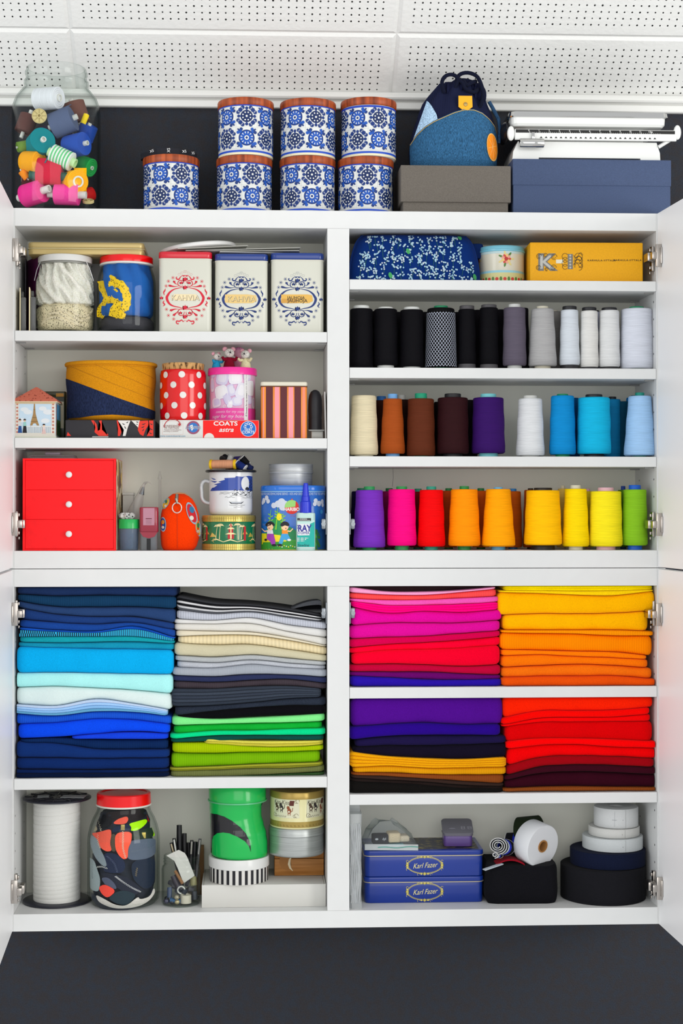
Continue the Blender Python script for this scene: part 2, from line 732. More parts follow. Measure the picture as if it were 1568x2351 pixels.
def cab(name, label, z0, z1, top_in, floor_in, shelves):
    t = thing(name, label, 'cabinet', (0, 0, 0))
    g = 1.5e-4
    obj('top_panel', G().box(iL, iR, 0, D, top_in, z1, .0006), CABM, t, 0)
    obj('bottom_panel', G().box(iL, iR, 0, D, z0, floor_in, .0006), CABM, t, 0)
    for x0, x1 in ((iL - .018, iL), (iR, iR + .018)):
        obj('side_panel', G().box(x0, x1, 0, D, z0, z1, .0006), CABM, t, 0)
    obj('divider', G().box(xdL, xdR, 0, D, floor_in + g, top_in - g, .0006), CABM, t, 0)
    for x0, x1 in ((iL, xdL), (xdR, iR)):
        obj('back_panel', G().box(x0 + g, x1 - g, D - .004, D - g, floor_in + g, top_in - g), BACK, t, 0)
    for (a, b, zt_, zb_) in shelves:
        obj('shelf', G().box(a + .0006, b - .0006, .0004, D - .0045, zb_, zt_, .0008), CABM, t, 0)
        for x, s in ((a, 1), (b, -1)):
            for y in (.022, .15):
                obj('shelf_pin', G().box(*sorted((x, x + s * .02)), y, y + .004, zb_ - .0028, zb_ - .0004), M('8d8d8c', .4, .6), t, 0)
    return t


A1 = sh(uL, 760.5); A1b = sh(uL, 784)
A2 = sh(uL, 1005.5); A2b = sh(uL, 1029)
A3 = sh(uL, 1264.5)
B1 = sh(uR, 643.5); B1b = sh(uR, 666.5)
B2 = sh(uR, 845); B2b = sh(uR, 869)
B3 = sh(uR, 1048); B3b = sh(uR, 1071.5)
LA1 = sh(uL, 1786); LA1b = sh(uL, 1811)
LB1 = sh(uR, 1577); LB1b = sh(uR, 1602)
LB2 = sh(uR, 1821.5); LB2b = sh(uR, 1845.5)
LF = sh(770, 2091)
topin_u = sh(770, 524.5)
topin_l = sh(770, 1346)
up = cab('wall_cabinet', 'upper white cabinet with open doors, holding tins, jars and thread cones', zMid + .0006, zT, topin_u, A3, [(iL, xdL, A1, A1b), (iL, xdL, A2, A2b), (xdR, iR, B1, B1b), (xdR, iR, B2, B2b), (xdR, iR, B3, B3b)])
lo = cab('wall_cabinet', 'lower white cabinet with open doors, holding the folded fabric stacks', zBot, zMid - .0006, topin_l, LF, [(iL, xdL, LA1, LA1b), (xdR, iR, LB1, LB1b), (xdR, iR, LB2, LB2b)])
# shelf-pin holes in the side walls
for t, rows in ((up, [(690, 40, 5), (905, 40, 4), (1100, 40, 3)]), (lo, [(1865, 40, 4), (1430, 40, 4)])):
    g = G()
    for v0, st, n in rows:
        for k in range(n):
            for y in (.024, .152):
                z = sh(1508, v0 + k * st)
                for x, s in ((iR, -1), (iL, 1)):
                    c = [(x + s * .0004, y + .0022 * math.cos(a * PI / 4), z + .0022 * math.sin(a * PI / 4)) for a in range(8)]
                    g.add(c, [tuple(range(8))])
    obj('pin_holes', g, DARK, t, 0)['kind'] = 'stuff'


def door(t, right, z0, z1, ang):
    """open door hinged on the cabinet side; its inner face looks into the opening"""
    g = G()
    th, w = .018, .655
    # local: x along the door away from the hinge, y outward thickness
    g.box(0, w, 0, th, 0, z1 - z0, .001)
    o = obj('door', g, M('ffffff', .4), t, 0)  # cabinet paint whitened to make up for dimmer light on the doors
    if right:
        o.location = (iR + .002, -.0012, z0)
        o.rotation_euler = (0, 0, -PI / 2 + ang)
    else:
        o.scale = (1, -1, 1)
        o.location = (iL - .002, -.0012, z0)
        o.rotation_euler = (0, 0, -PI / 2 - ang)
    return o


def hinge(d, z, s):
    """cup plate and arm on the door's inner face, mounting plate on the cabinet side; local frame of the door"""
    h = .047
    g = G()
    # cup flange plate on door inner face (y<0 is the inside)
    g.box(.0275, .031, -.013, -.0005, z - h / 2, z + h / 2, .0012)
    g.rbox(.022, .004, .034, .006, .0008, (.024, -.002, z - .017))
    g.box(.006, .032, -.0215, -.011, z - .0075, z + .0075, .0015)
    g.box(-.018, .012, -.025, -.009, z - .0088, z + .0088, .002)
    # mounting plate on the cabinet wall
    g.box(-.026, -.012, -.0085, -.0025, z - .026, z + .026, .0015)
    for k in (-1, 1):
        g.rbox(.008, .004, .008, .0035, .001, (.0245, -.0055, z + k * .0185 - .004))
        g.rbox(.007, .004, .007, .003, .001, (-.019, -.0105, z + k * .0185 - .0035))
    g.box(-.024, -.018, -.012, -.009, z - .032, z - .026, .001)
    obj('hinge', g, STEEL, d, 30, label='chrome cabinet hinge')


gz = .0022
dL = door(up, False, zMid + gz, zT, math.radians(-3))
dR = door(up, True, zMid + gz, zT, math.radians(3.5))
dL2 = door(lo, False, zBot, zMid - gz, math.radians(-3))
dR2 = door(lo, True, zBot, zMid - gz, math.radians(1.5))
for d, u, vs, z0 in ((dL, 35, (579, 1203), zMid + gz), (dR, 1510, (592, 1204), zMid + gz), (dL2, 32, (1408, 2040), zBot), (dR2, 1512, (1409, 2032), zBot)):
    for v in vs:
        hinge(d, P(u, v, 0).z - z0, 1)
# spare hinge plates on the divider
for t, v in ((up, 1203), (lo, 1408)):
    for x, s in ((xdL, -1), (xdR, 1)):
        z = P(775, v, 0).z
        g = G()
        g.box(*sorted((x + s * .0005, x + s * .003)), .004, .02, z - .022, z + .022, .0006)
        g.box(*sorted((x + s * .003, x + s * .012)), .003, .022, z - .011, z + .011, .003)
        rr = [(.0045, 0), (.0045, .0016), (.0025, .0016), (.0025, .0006)]
        g2 = G().lathe(rr, 16)
        g2.xf(Matrix.Translation((x + s * .0078, .0032, z)) @ Matrix.Rotation(PI / 2, 4, 'X'))
        g.add(g2.v, g2.f)
        obj('hinge_plate', g, M('8b9095', .35, .9), t, 30, label='grey metal hinge plate left without a door')
# ================================================================== on top of the cabinet
WHITE = M('f4f4f2', .4)
GLASS = glass()
RED = M('e60008', .25, coat=.4)


class Fr:
    """local frame of a thing: photo positions to local x, z at depth Y"""
    def __init__(s, loc, Y=None):
        s.l, s.Y = Vector(loc), loc[1] if Y is None else Y

    def __call__(s, u, v):
        p = P(u, v, s.Y)
        return (p.x - s.l.x, p.z - s.l.z)

    def z(s, v, u=None):
        return P(784 if u is None else u, v, s.Y).z - s.l.z

    def w(s, px):
        return mm(px, s.Y)


def jar_glass(t, prof, th=.0025, n=48):
    """glass wall with an inner skin"""
    inner = [(max(r - th, .001), z + (th * 2 if i == 0 else 0)) for i, (r, z) in enumerate(prof)]
    g = G().lathe(prof + inner[::-1], n, caps=(1, 1))
    return obj('glass_body', g, GLASS, t, 50)


# ---- big open jar full of ribbon rolls
Y = .099
loc, w = at(28, 230, 330, Y, zT)
jar = thing('glass_jar', 'big open glass jar full of colourful ribbon rolls', 'jar', loc)
f = Fr(loc)
R = w / 2
zz = lambda v: f.z(v, 129)
prof = [(R * .72, 0.0), (R * .9, .003), (R * .985, .012), (R, .028), (R, zz(262)), (R * .985, zz(245)), (R * .92, zz(227)), (R * .8, zz(212)), (R * .73, zz(204)), (R * .715, zz(199)), (R * .735, zz(194)), (R * .73, zz(189)), (R * .69, zz(186)), (R * .685, zz(176)), (R * .705, zz(173)), (R * .705, zz(168)), (R * .685, zz(164)), (R * .68, zz(160)), (R * .665, zz(158))]
jar_glass(jar, prof, .003, 56)
JARC = Vector((loc[0], loc[1], 0))


def roll(name, label, cat, u, v, Y, L, Rr, tilt, yaw, col, core='ecece6', hollow=.22, group=None, stick=.25, mat=None, stripes=None, flap=None, inside=None):
    """a roll of ribbon lying about; L, Rr in photo pixels, tilt and yaw in degrees"""
    L, Rr = mm(L, Y), mm(Rr, Y)
    if inside:
        L, Rr = L * 1.08, Rr * 1.1
    p = P(u, v, Y)
    Mx = Matrix.Rotation(math.radians(yaw), 4, 'Z') @ Matrix.Rotation(math.radians(-tilt), 4, 'Y') @ Matrix.Rotation(PI / 2, 4, 'Y')
    if inside:           # keep it within the round glass wall
        c, rad = inside
        e = L / 2 + (stick * Rr * hollow * 2 if core else 0)
        for _ in range(90):
            far = 0
            for k in range(12):
                for ee, r_ in ((e, Rr * hollow), (-e, Rr * hollow), (L / 2, Rr), (-L / 2, Rr)):
                    q = p + Mx @ Vector((r_ * math.cos(k * PI / 6), r_ * math.sin(k * PI / 6), ee))
                    far = max(far, math.hypot(q.x - c[0], q.y - c[1]))
            if far < rad:
                break
            d = Vector((c[0] - p.x, c[1] - p.y, 0))
            p = p + d.normalized() * .001 if d.length > .001 else p
    t = thing(name, label, cat, p, group=group)
    t.rotation_euler = Mx.to_euler()
    m = mat or M(col, kind='fabric')
    rc = Rr * hollow
    rings = [(rc + (Rr - rc) * k / 7, L / 2 - (.0012 if k % 2 else 0) - .001 * (7 - k) / 7) for k in range(8)]
    body = G()
    outer = [(r, z) for r, z in rings]
    pr = [(rc, -rings[0][1])] + [(r, -z) for r, z in rings[1:]] + outer[::-1]
    if stripes:
        n = len(stripes[1])
        k = stripes[0]
        mats = stripes[1]
        for i in range(k):
            body.lathe([(Rr, -L / 2 + L * i / k), (Rr, -L / 2 + L * (i + 1) / k)], 26, caps=(i == 0, i == k - 1), mi=i % n)
        obj('wound_ribbon', body, mats, t)
    else:
        body.lathe(pr, 26)
        obj('wound_ribbon', body, m, t, 50)
    if core:
        e = L / 2 + stick * Rr
        ro, ri = rc * .98, rc * .72
        obj('core', G().lathe([(ri, -e), (ro, -e), (ro, e), (ri, e), (ri, e - .006), (ri * .2, e - .006)], 18, caps=(1, 1)), M(core, .5), t, 40)
    if flap:
        fw, fl, fa = flap
        g = G().box(Rr - .0014, Rr + .0002, -fl * Rr, 0, -L / 2, L / 2, .0004)
        g.xf(Matrix.Rotation(math.radians(fa), 4, 'Z'))
        obj('ribbon_end', g, m, t, 30)
    return t


JR = 'ribbon rolls in the big jar'


def jroll(label, zx, zy, Y, *a, **k):
    return roll('ribbon_roll', label, 'ribbon roll', 20 + zx / 6.53, 130 + zy / 6.53, Y, *a, group=JR, inside=((JARC.x, JARC.y), R - .005), **k)


jroll('white thread spool at the very top of the big open jar', 590, 630, .075, 56, 23, -3, -28, 'eef0f6', core='efeee6', hollow=.35, stick=.12, mat=M('eef0f6', kind='thread'))
jroll('brown ribbon roll on the upper side of the big jar beside the slate one', 1000, 850, .125, 46, 25, -72, 12, '6c4840', stick=.3)
jroll('dark brown ribbon roll standing against the jar wall below the white spool', 220, 1010, .095, 40, 19, 70, 14, '5d3d3a', stick=.6)
jroll('slate blue ribbon roll with white core in the middle of the big jar', 815, 985, .07, 50, 27, 20, -12, '535e7c', stick=.3, flap=(1, 1.2, 200))
jroll('teal ribbon roll seen end-on in the big jar', 470, 1300, .062, 42, 27, 8, -66, '0f7d86', stick=.2, flap=(1, 1.5, 60))
jroll('olive green ribbon scrap roll beside the teal roll', 215, 1345, .07, 26, 11, 15, 20, '6f8f3c', stick=.2)
jroll('royal blue ribbon roll with white core near the jar wall', 1010, 1330, .072, 46, 24, 3, -34, '2b50ac', stick=.35)
jroll('navy blue ribbon roll behind the royal blue one', 1225, 1140, .105, 34, 19, 60, -40, '26489c', stick=.2)
jroll('green and white striped spool in the big jar', 800, 1515, .048, 46, 20, -25, -10, '62b878', core='bfe3a8', hollow=.5, stick=.45, stripes=(13, [M('f3f6f0', kind='thread'), M('5dbb78', kind='thread')]))
jroll('orange ribbon roll above the pink rolls in the big jar', 290, 1570, .055, 42, 23, -6, -36, 'f2a51c', core='4f6b3a', stick=.1)
jroll('red ribbon roll with dark green core in the big jar', 610, 1790, .052, 54, 19, -4, -6, 'c81f3c', core='20564a', hollow=.5, stick=.8, flap=(1, 1.6, 250))
jroll('golden yellow ribbon roll with broad white core in the big jar', 1020, 1870, .048, 30, 24, -8, -58, 'fbb41c', hollow=.5, stick=.08)
yr = bpy.data.objects[[o.name for o in COL.objects if o.get('label', '').startswith('golden yellow ribbon')][0]]
q = P(20 + 1195 / 6.53, 130 + 1850 / 6.53, .06)
g = G().box(-.013, .013, 0, .0014, -.024, .024, .0004).warp(lambda x, y, z: (x, y - .006 * math.cos(z * 40), z))
o = obj('ribbon_end', g, M('fcb80c', kind='fabric'), yr, 30)
o.matrix_parent_inverse = Matrix.LocRotScale(yr.location, yr.rotation_euler, None).inverted()
o.location = (min(q.x, JARC.x + .055), .058, q.z)
jroll('pink ribbon roll on the jar floor with its core facing out', 310, 2040, .055, 50, 24, 8, -34, 'e62e8c', stick=.75, hollow=.33)
jroll('pink ribbon roll on the jar floor lying sideways with two core ends', 880, 2065, .052, 52, 22, -3, -8, 'e83c96', stick=.7, hollow=.36)
jroll('bright green ribbon roll by the wall of the big jar', 1225, 1640, .095, 34, 19, -20, -30, '2a9a4c', stick=.1)
jroll('dark red ribbon roll low in the corner of the big jar', 1235, 2070, .092, 26, 14, 20, 30, 'b81d1c', stick=.1)
jroll('plum ribbon roll deep inside the big jar behind the slate roll', 720, 1230, .125, 70, 30, 10, 0, '3b2a48', stick=.1)
jroll('maroon ribbon roll deep inside the big jar behind the red roll', 380, 1850, .125, 70, 28, 0, 0, '5a1f22', stick=.1)
jroll('small orange ribbon scrap roll between the orange and pink rolls', 235, 1770, .062, 20, 8, -50, 10, 'ee8a1e', stick=.5)
jroll('small yellow spool against the wall of the big jar', 1140, 935, .09, 22, 6, 68, 0, 'f2d12a', stick=.2)
for lab, zx, zy, yy, rp, sp in (('beige plastic reel with spokes facing out in the big jar', 462, 895, .052, 17, 8), ('small beige cap lying on the floor of the big jar', 1195, 2185, .06, 13, 0)):
    p = P(20 + zx / 6.53, 130 + zy / 6.53, yy)
    t = thing('plastic_reel', lab, 'reel', p, group=JR, rot=(PI / 2 if sp else .5, 0, 0))
    r = mm(rp, yy)
    obj('disc', G().lathe([(r, 0), (r, .004), (r * .9, .0052), (r * .86, .004), (r * .32, .004), (r * .3, .006), (r * .2, .006), (r * .18, .001)], 28), M('c3b27c', .5), t)
    for k in range(sp):
        a = k * 2 * PI / sp
        obj('spoke', G().box(r * .3, r * .88, -.0006, .0006, .0038, .0052).xf(Matrix.Rotation(a, 4, 'Z')), M('a08f5c', .5), t, 0)

# ---- blue and white canisters
BLU = [M('0e2f70', .5), M('174ea8', .5), M('0b2454', .5)]
CW = M('e9ebe8', .45)
CR, CH, LH = .0572, .1065, .0135


def motif_a(p, x, z, s):
    p.circ(x, z, .74 * s, BLU[0], 1, 30)
    p.circ(x, z, .62 * s, BLU[1], 2, 28)
    for k in range(12):
        a = 2 * PI * (k + .5) / 12
        c, d = math.cos(a), math.sin(a)
        p.poly([(x + s * (.36 * c), z + s * (.36 * d)), (x + s * (.55 * c + .06 * d), z + s * (.55 * d - .06 * c)), (x + s * (.58 * c), z + s * .58 * d), (x + s * (.55 * c - .06 * d), z + s * (.55 * d + .06 * c))], CW, 3)
    p.circ(x, z, .21 * s, CW, 3, 18)
    p.circ(x, z, .11 * s, BLU[0], 4, 14)
    for k in range(4):
        a = PI / 4 + k * PI / 2
        c, d = math.cos(a), math.sin(a)
        for q in (-1, 1):
            p.circ(x + s * (.92 * c - q * .2 * d), z + s * (.92 * d + q * .2 * c), .155 * s, BLU[1 if q > 0 else 0], 2, 12)
        p.circ(x + s * .84 * c, z + s * .84 * d, .17 * s, BLU[1], 2, 12)
        p.poly([(x + s * (.9 * c - .07 * d), z + s * (.9 * d + .07 * c)), (x + s * (.9 * c + .07 * d), z + s * (.9 * d - .07 * c)), (x + s * (1.2 * c + .07 * d), z + s * (1.2 * d - .07 * c)), (x + s * (1.2 * c - .07 * d), z + s * (1.2 * d + .07 * c))], BLU[0], 2)


def motif_b(p, x, z, s):
    p.circ(x, z, .57 * s, BLU[2], 1, 28)
    for k in range(8):
        a = 2 * PI * (k + .5) / 8
        p.circ(x + s * .37 * math.cos(a), z + s * .37 * math.sin(a), .07 * s, CW, 2, 8)
    p.circ(x, z, .1 * s, CW, 2, 12)
    for k in range(4):
        a = k * PI / 2
        c, d = math.cos(a), math.sin(a)
        p.circ(x + s * .74 * c, z + s * .74 * d, .145 * s, BLU[0], 2, 14)
        p.poly([(x + s * (.5 * c - .06 * d), z + s * (.5 * d + .06 * c)), (x + s * (.5 * c + .06 * d), z + s * (.5 * d - .06 * c)), (x + s * (.7 * c + .06 * d), z + s * (.7 * d - .06 * c)), (x + s * (.7 * c - .06 * d), z + s * (.7 * d + .06 * c))], BLU[0], 2)
        a += PI / 4
        c, d = math.cos(a), math.sin(a)
        p.circ(x + s * .82 * c, z + s * .82 * d, .2 * s, BLU[0], 1, 14)
        for q in (-1, 1):
            X, Z = x + s * (.82 * c - q * .29 * d), z + s * (.82 * d + q * .29 * c)
            p.circ(X, Z, .185 * s, BLU[0], 2, 14)
            p.arc(X, Z, .09 * s, a + PI + q * .2, a + PI + q * 3.0, .035 * s, CW, 3, 6)


def canister_parts(parent):
    body = G().lathe([(CR - .002, 0), (CR, .002), (CR, CH - .002), (CR - .001, CH)], 56)
    obj('tin_body', body, CW, parent, 60)
    p = Print()
    T = 2 * PI * CR / 8
    z0 = .012
    for c in range(8):
        for r in range(2):
            (motif_a if (c + r) % 2 else motif_b)(p, (c - 3.5) * T, z0 + (r + .5) * T, T * .5)
        p.rect((c - 4) * T - .0002, (c - 4) * T + .0002, z0, z0 + 2 * T, M('c5c8c6', .5), 0)
    for r in range(3):
        p.rect(-4 * T, 4 * T, z0 + r * T - .0002, z0 + r * T + .0002, M('c5c8c6', .5), 0)
    p.rect(-4 * T, 4 * T, .0052, .0092, M('1f48b4', .45), 1)
    p.rect(-4 * T, 4 * T, 0.0004, .0036, M('eadfb8', .4), 1)
    p.rect(-4 * T, 4 * T, CH - .0056, CH - .0012, M('1f3fa8', .45), 1)
    p.build('printed_pattern', parent, cyl(CR), cut=T / 6)
    lm = M('b5562a', .4, kind='wood', scale=7, stretch=(11, 11, .6), dark='6b2a12')
    g = G().lathe([(CR + .0008, -.003), (CR + .0018, -.002), (CR + .0022, LH - .004), (CR + .0012, LH - .001), (CR - .002, LH), (.001, LH)], 56)
    o = obj('wooden_lid', g, lm, parent, 50)
    o.location = (0, 0, CH)


CAN = [(500, 628, 0, 1, .05, 0, 'blue and white patterned canister above the other, nearest the lone canister', 0),
       (497, 625, 0, 0, .39, 0, 'blue and white patterned canister in the bottom row, nearest the lone canister', 0),
       (643, 771, 1, 1, .33, 0, 'blue and white patterned canister on top of the middle pair', 0),
       (643, 769, 1, 0, .16, 0, 'blue and white patterned canister at the bottom of the middle pair', 0),
       (782, 910, 2, 1, .39, .0035, 'blue and white patterned canister with its lid slightly raised, above the denim box', 0),
       (776, 902, 2, 0, .0, 0, 'blue and white patterned canister at the bottom beside the brown box', 0),
       (329, 457, 3, 0, .55, 0, 'lone blue and white patterned canister with a black tape on its lid', 0)]
CAN[4] = CAN[4][:6] + ('blue and white patterned canister with its lid slightly raised, topmost near the denim bag', 0)
first = None
for u0, u1, c, lev, ph, lift, lab, _ in CAN:
    Yc = .082
    (x, y, z), w = at(u0, u1, 300, Yc, zT + lev * (CH + LH + .0002))
    t = thing('canister', lab, 'canister', (x, y, z), ph * PI / 4 + (PI / 8 if c != 9 else 0), 'blue patterned canisters')
    if first is None:
        canister_parts(t)
        first = t
    else:
        for ch in first.children:
            k = ch.copy()
            COL.objects.link(k)
            k.parent = t
            if k.name.startswith('wooden_lid'):
                k.location.z += lift
                k.rotation_euler.z = ph * 3 + c
    if c == 3:
        lone = (x, y, z)
# black size tape coiled on the lone lid
x, y, z = lone
t = thing('size_tape', 'black woven size-label tape coiled on the lone canister lid', 'ribbon', (x, y, z + CH + LH + .0003))
g = G()
n = 60
loops = []
pts = []
for i in range(n + 1):
    a = PI * .75 + 2 * PI * 1.25 * i / n
    rr = .052 + .006 * math.sin(3 * a) - .006 * i / n
    pts.append((rr * 1.12 * math.cos(a) - .004, rr * math.sin(a) * .92))
for i in range(n):
    (a0, b0), (a1, b1) = pts[i], pts[i + 1]
    lo_, hi = .0002, .0125
    nx, ny = -(b1 - b0), a1 - a0
    l = math.hypot(nx, ny)
    nx, ny = nx / l * .0006, ny / l * .0006
    g.add([(a0, b0, lo_), (a1, b1, lo_), (a1, b1, hi), (a0, b0, hi), (a0 + nx, b0 + ny, lo_), (a1 + nx, b1 + ny, lo_), (a1 + nx, b1 + ny, hi), (a0 + nx, b0 + ny, hi)], [(0, 1, 2, 3), (4, 7, 6, 5), (3, 2, 6, 7), (0, 4, 5, 1), (0, 3, 7, 4), (1, 5, 6, 2)])
obj('tape', g, M('191a22', .8), t, 0)
for ang in (-2.15, -1.55, -1.0, -.6):
    p = Print()
    p.text('XS', 0, 0, .0055, WHITE, 1, rot=PI / 2 if ang > -2 and ang < -1.3 else .2)
    rr = .0555
    p.build('lettering', t, lambda a, b, o, ang=ang, rr=rr: ((rr + .0065) * math.cos(ang + a / rr) - .004, (rr + .001) * math.sin(ang + a / rr), .0068 + b))

# ---- brown-grey box and navy box
def lidded(name, label, u0, u1, vt, vm, Yf, depth, z, mlid, mbase, inset=.004, r=.002):
    (x, y, zz_), w = at(u0, u1, (vt + vm) / 2, Yf, z)
    t = thing(name, label, 'box', (x, Yf + depth / 2, z))
    ht = P((u0 + u1) / 2, vt, Yf).z - z
    hm = P((u0 + u1) / 2, vm, Yf).z - z
    obj('box_base', G().rbox(w - inset * 2, depth - inset * 2, hm + .004, r, .001), mbase, t, 30)
    obj('box_lid', G().rbox(w, depth, ht - hm, r, .0012, (0, 0, hm)), mlid, t, 30)
    return t, ht + z


BR = M('635d56', .75, kind='grain', scale=500, var=.14)
bb, zb1 = lidded('storage_box', 'brown-grey cardboard box under the denim bag', 920, 1173, 380, 464, .014, .165, zT, BR, BR, .005)
NV = M('3c4a68', .75, kind='grain', scale=500, var=.1)
nb, zb2 = lidded('storage_box', 'navy blue cardboard box under the kitchen scale', 1177, 1541, 366, 426, .014, .17, zT, NV, NV, .0012)

# ---- denim drawstring bag
Yb = .09
loc, w = at(940, 1140, 340, Yb, zb1 + .0003)
f = Fr(loc)
bag = thing('drawstring_bag', 'denim drawstring bag with an orange slice patch, sitting on the brown box', 'bag', loc)
lev = [(392, 948, 1131), (376, 940, 1139), (350, 938, 1141), (320, 942, 1141), (290, 951, 1137), (262, 960, 1128), (240, 970, 1116), (222, 984, 1108), (204, 1000, 1100), (192, 1010, 1094)]
Z = [f.z(v) for v, a, b in lev]
Z[0] = 0.0
XL = [f(a, v)[0] for v, a, b in lev]
XR = [f(b, v)[0] for v, a, b in lev]
BD = [.05, .06, .066, .066, .06, .052, .044, .038, .032, .028]


def bagsec(z):
    k = 0
    while k < len(Z) - 2 and z > Z[k + 1]:
        k += 1
    q = min(max((z - Z[k]) / (Z[k + 1] - Z[k]), 0), 1)
    mix = lambda L: L[k] + (L[k + 1] - L[k]) * q
    return (mix(XL) + mix(XR)) / 2, (mix(XR) - mix(XL)) / 2, mix(BD)


loops = []
for i in range(30):
    z = Z[-1] * i / 29
    c, a, b = bagsec(z)
    am = .12 * max(0, (z / Z[-1] - .55) / .45)
    loops.append([(c + a * (1 + am * math.cos(11 * th)) * math.copysign(abs(math.cos(th)) ** .9, math.cos(th)), b * (1 + am * math.cos(11 * th)) * math.sin(th), z) for th in [2 * PI * j / 56 for j in range(56)]])
obj('bag_body', G().loft(loops), M('1b1f38', kind='rib', scale=90, dir='X'), bag, 60)


def onbag(x, z, o):
    c, a, b = bagsec(z)
    q = min(max((x - c) / a, -.995), .995)
    return (x, -b * math.sqrt(1 - abs(q) ** 2.2) - o * 6, z)


p = Print()
hill = [(940, 334), (952, 318), (970, 302), (990, 291), (1012, 282), (1035, 272), (1058, 265), (1080, 264), (1100, 270), (1118, 282), (1132, 296), (1139, 312)]
pts = [f(u, v) for u, v in hill]
p.poly([(XL[1] + .001, .002), (XR[1] - .001, .002), (XR[2] - .001, Z[2])] + pts[::-1] + [(XL[2] + .001, Z[2])], M('2a5578', kind='denim'), 3)
p.poly([f(946, 326), f(978, 236), f(986, 252), f(996, 276), f(998, 287), f(970, 302), f(952, 317)], M('9db9d2', kind='denim'), 2)
p.build('denim_panel', bag, onbag, cut=.006, cutz=.006)
p = Print()
p.stroke([(x, z - .0025) for x, z in pts], .0012, M('c9a24a', .7), 5)
p.build('stitching', bag, onbag, cut=.006)
p = Print()
c = f(1124, 348)
p.circ(c[0], c[1], f.w(15), M('f0b45a', .7), 6, 24, f.w(31), .1)
p.circ(c[0], c[1], f.w(13), M('f08a12', .7), 7, 24, f.w(28), .1)
for k in range(8):
    a = k * PI / 4 + .2
    p.stroke([c, (c[0] + f.w(11.5) * math.cos(a), c[1] + f.w(26) * math.sin(a))], .0007, M('f6c070', .7), 8)
p.build('orange_patch', bag, onbag, cut=.004, cutz=.006)
tx, tz = f(1061, 252)
yt = onbag(tx, tz, 0)[1]
g = G().prism([(tx + f.w(a), tz - f.w(b)) for a, b in ((-16, -17), (15, -17), (16, 8), (0, 20), (-16, 8))], yt - .009, yt - .0065)
obj('tab', g, M('eda31c', .6), bag, 0, label='mustard yellow tab')
g = G().lathe([(.0045, 0), (.004, .0015), (.001, .002)], 16).xf(Matrix.Translation((tx, yt - .009, tz - .002)) @ Matrix.Rotation(PI / 2, 4, 'X'))
obj('snap_button', g, M('a08a55', .35, .8), bag)
cm = M('141728', kind='fabric')
for u, v, rx, rz in ((1062, 206, 34, 24), (1030, 216, 24, 26), (1092, 222, 22, 30)):
    q = f(u, v)
    g = G().ball((0, 0, 0), (f.w(rx), .03, f.w(rz)), 40, 16)
    g.warp(lambda x, y, z, q=q: (q[0] + x * (1 + .1 * math.cos(14 * math.atan2(y, x))), -.004 + y * (1 + .12 * math.cos(14 * math.atan2(y, x))), q[1] + z))
    obj('gathered_top', g, M('181b34', kind='rib', scale=90), bag, 60)
for us in ([(1016, 222), (1010, 200), (1018, 186), (1034, 183), (1046, 192), (1040, 214)], [(1044, 196), (1050, 182), (1068, 178), (1088, 186), (1098, 204), (1104, 228), (1098, 250), (1088, 262)], [(1042, 190), (1056, 200), (1064, 216), (1082, 222), (1094, 214)], [(1058, 192), (1066, 206), (1078, 200), (1088, 196)]):
    pts_ = [f(u, v) for u, v in us]
    sm = []
    for i in range(25):
        sm.append((spl([q[0] for q in pts_], i / 24), -.032 - .008 * math.sin(i / 24 * PI), spl([q[1] for q in pts_], i / 24)))
    obj('drawstring', G().tube(sm, .0042, 8), cm, bag, 60)
sm = [(f(1126, v)[0] + k, -.02, f.z(v)) for v, k in ((330, .014), (300, .017), (275, .014), (250, .002), (235, -.006))]
obj('strap', G().tube(sm, .004, 8), M('24405e', kind='denim'), bag, 60)

# ---- kitchen scale
Ys = .03
loc, w = at(1178, 1516, 350, Ys, zb2 + .0003)
f = Fr(loc)
sc_ = thing('kitchen_scale', 'white sliding-weight kitchen scale on the navy box', 'scale', loc)
EN = M('ecedea', .25, coat=.5)
CHR = M('d8d8d6', .08, 1.0)
dp = .12
h0 = 0.0
hb = f.z(320)
a0, a1 = f(1176, 355)[0], f(1516, 355)[0]
g0, g1 = f(1236, 360)[0], f(1471, 360)[0]
gh = f.z(357)
g = G()
prof = [(a0, 0), (g0, 0), (g0 + .001, gh), (g1 - .001, gh), (g1, 0), (a1, 0), (a1 - .001, f.z(344)), (a1 - .008, hb), (a0 + .012, hb), (a0 + .002, f.z(344))]
g.prism(prof, 0, dp)
obj('housing', g, EN, sc_, 20)
# neck and tray
obj('tray_support', G().box(a0 + .03, a1 - .03, .02, dp - .02, hb, f.z(288), .004), EN, sc_, 30)
tw = f.w(1528 - 1170)
cx = f((1528 + 1170) / 2, 270)[0]
zl = [f.z(v) for v in (288, 282, 268, 266)]
g = G()
loops = []
for ins, z in ((.012, zl[0]), (.004, zl[0] + .001), (0, zl[1]), (-.001, zl[2]), (-.004, zl[3])):
    loops.append([(cx + x, .06 + y, z) for x, y in rrect(tw - 2 * ins, .15 - 2 * ins, .012, 5)])
g.loft(loops)
obj('weighing_tray', g, EN, sc_, 30)
g = G()
loops = []
for ins, z in ((-.0045, zl[3] - .002), (-.006, zl[3]), (-.0045, f.z(256)), (.004, f.z(254)), (.008, zl[3])):
    loops.append([(cx + x, .06 + y, z) for x, y in rrect(tw - 2 * ins, .15 - 2 * ins, .014, 5)])
g.loft(loops)
obj('chrome_rim', g, CHR, sc_, 40)
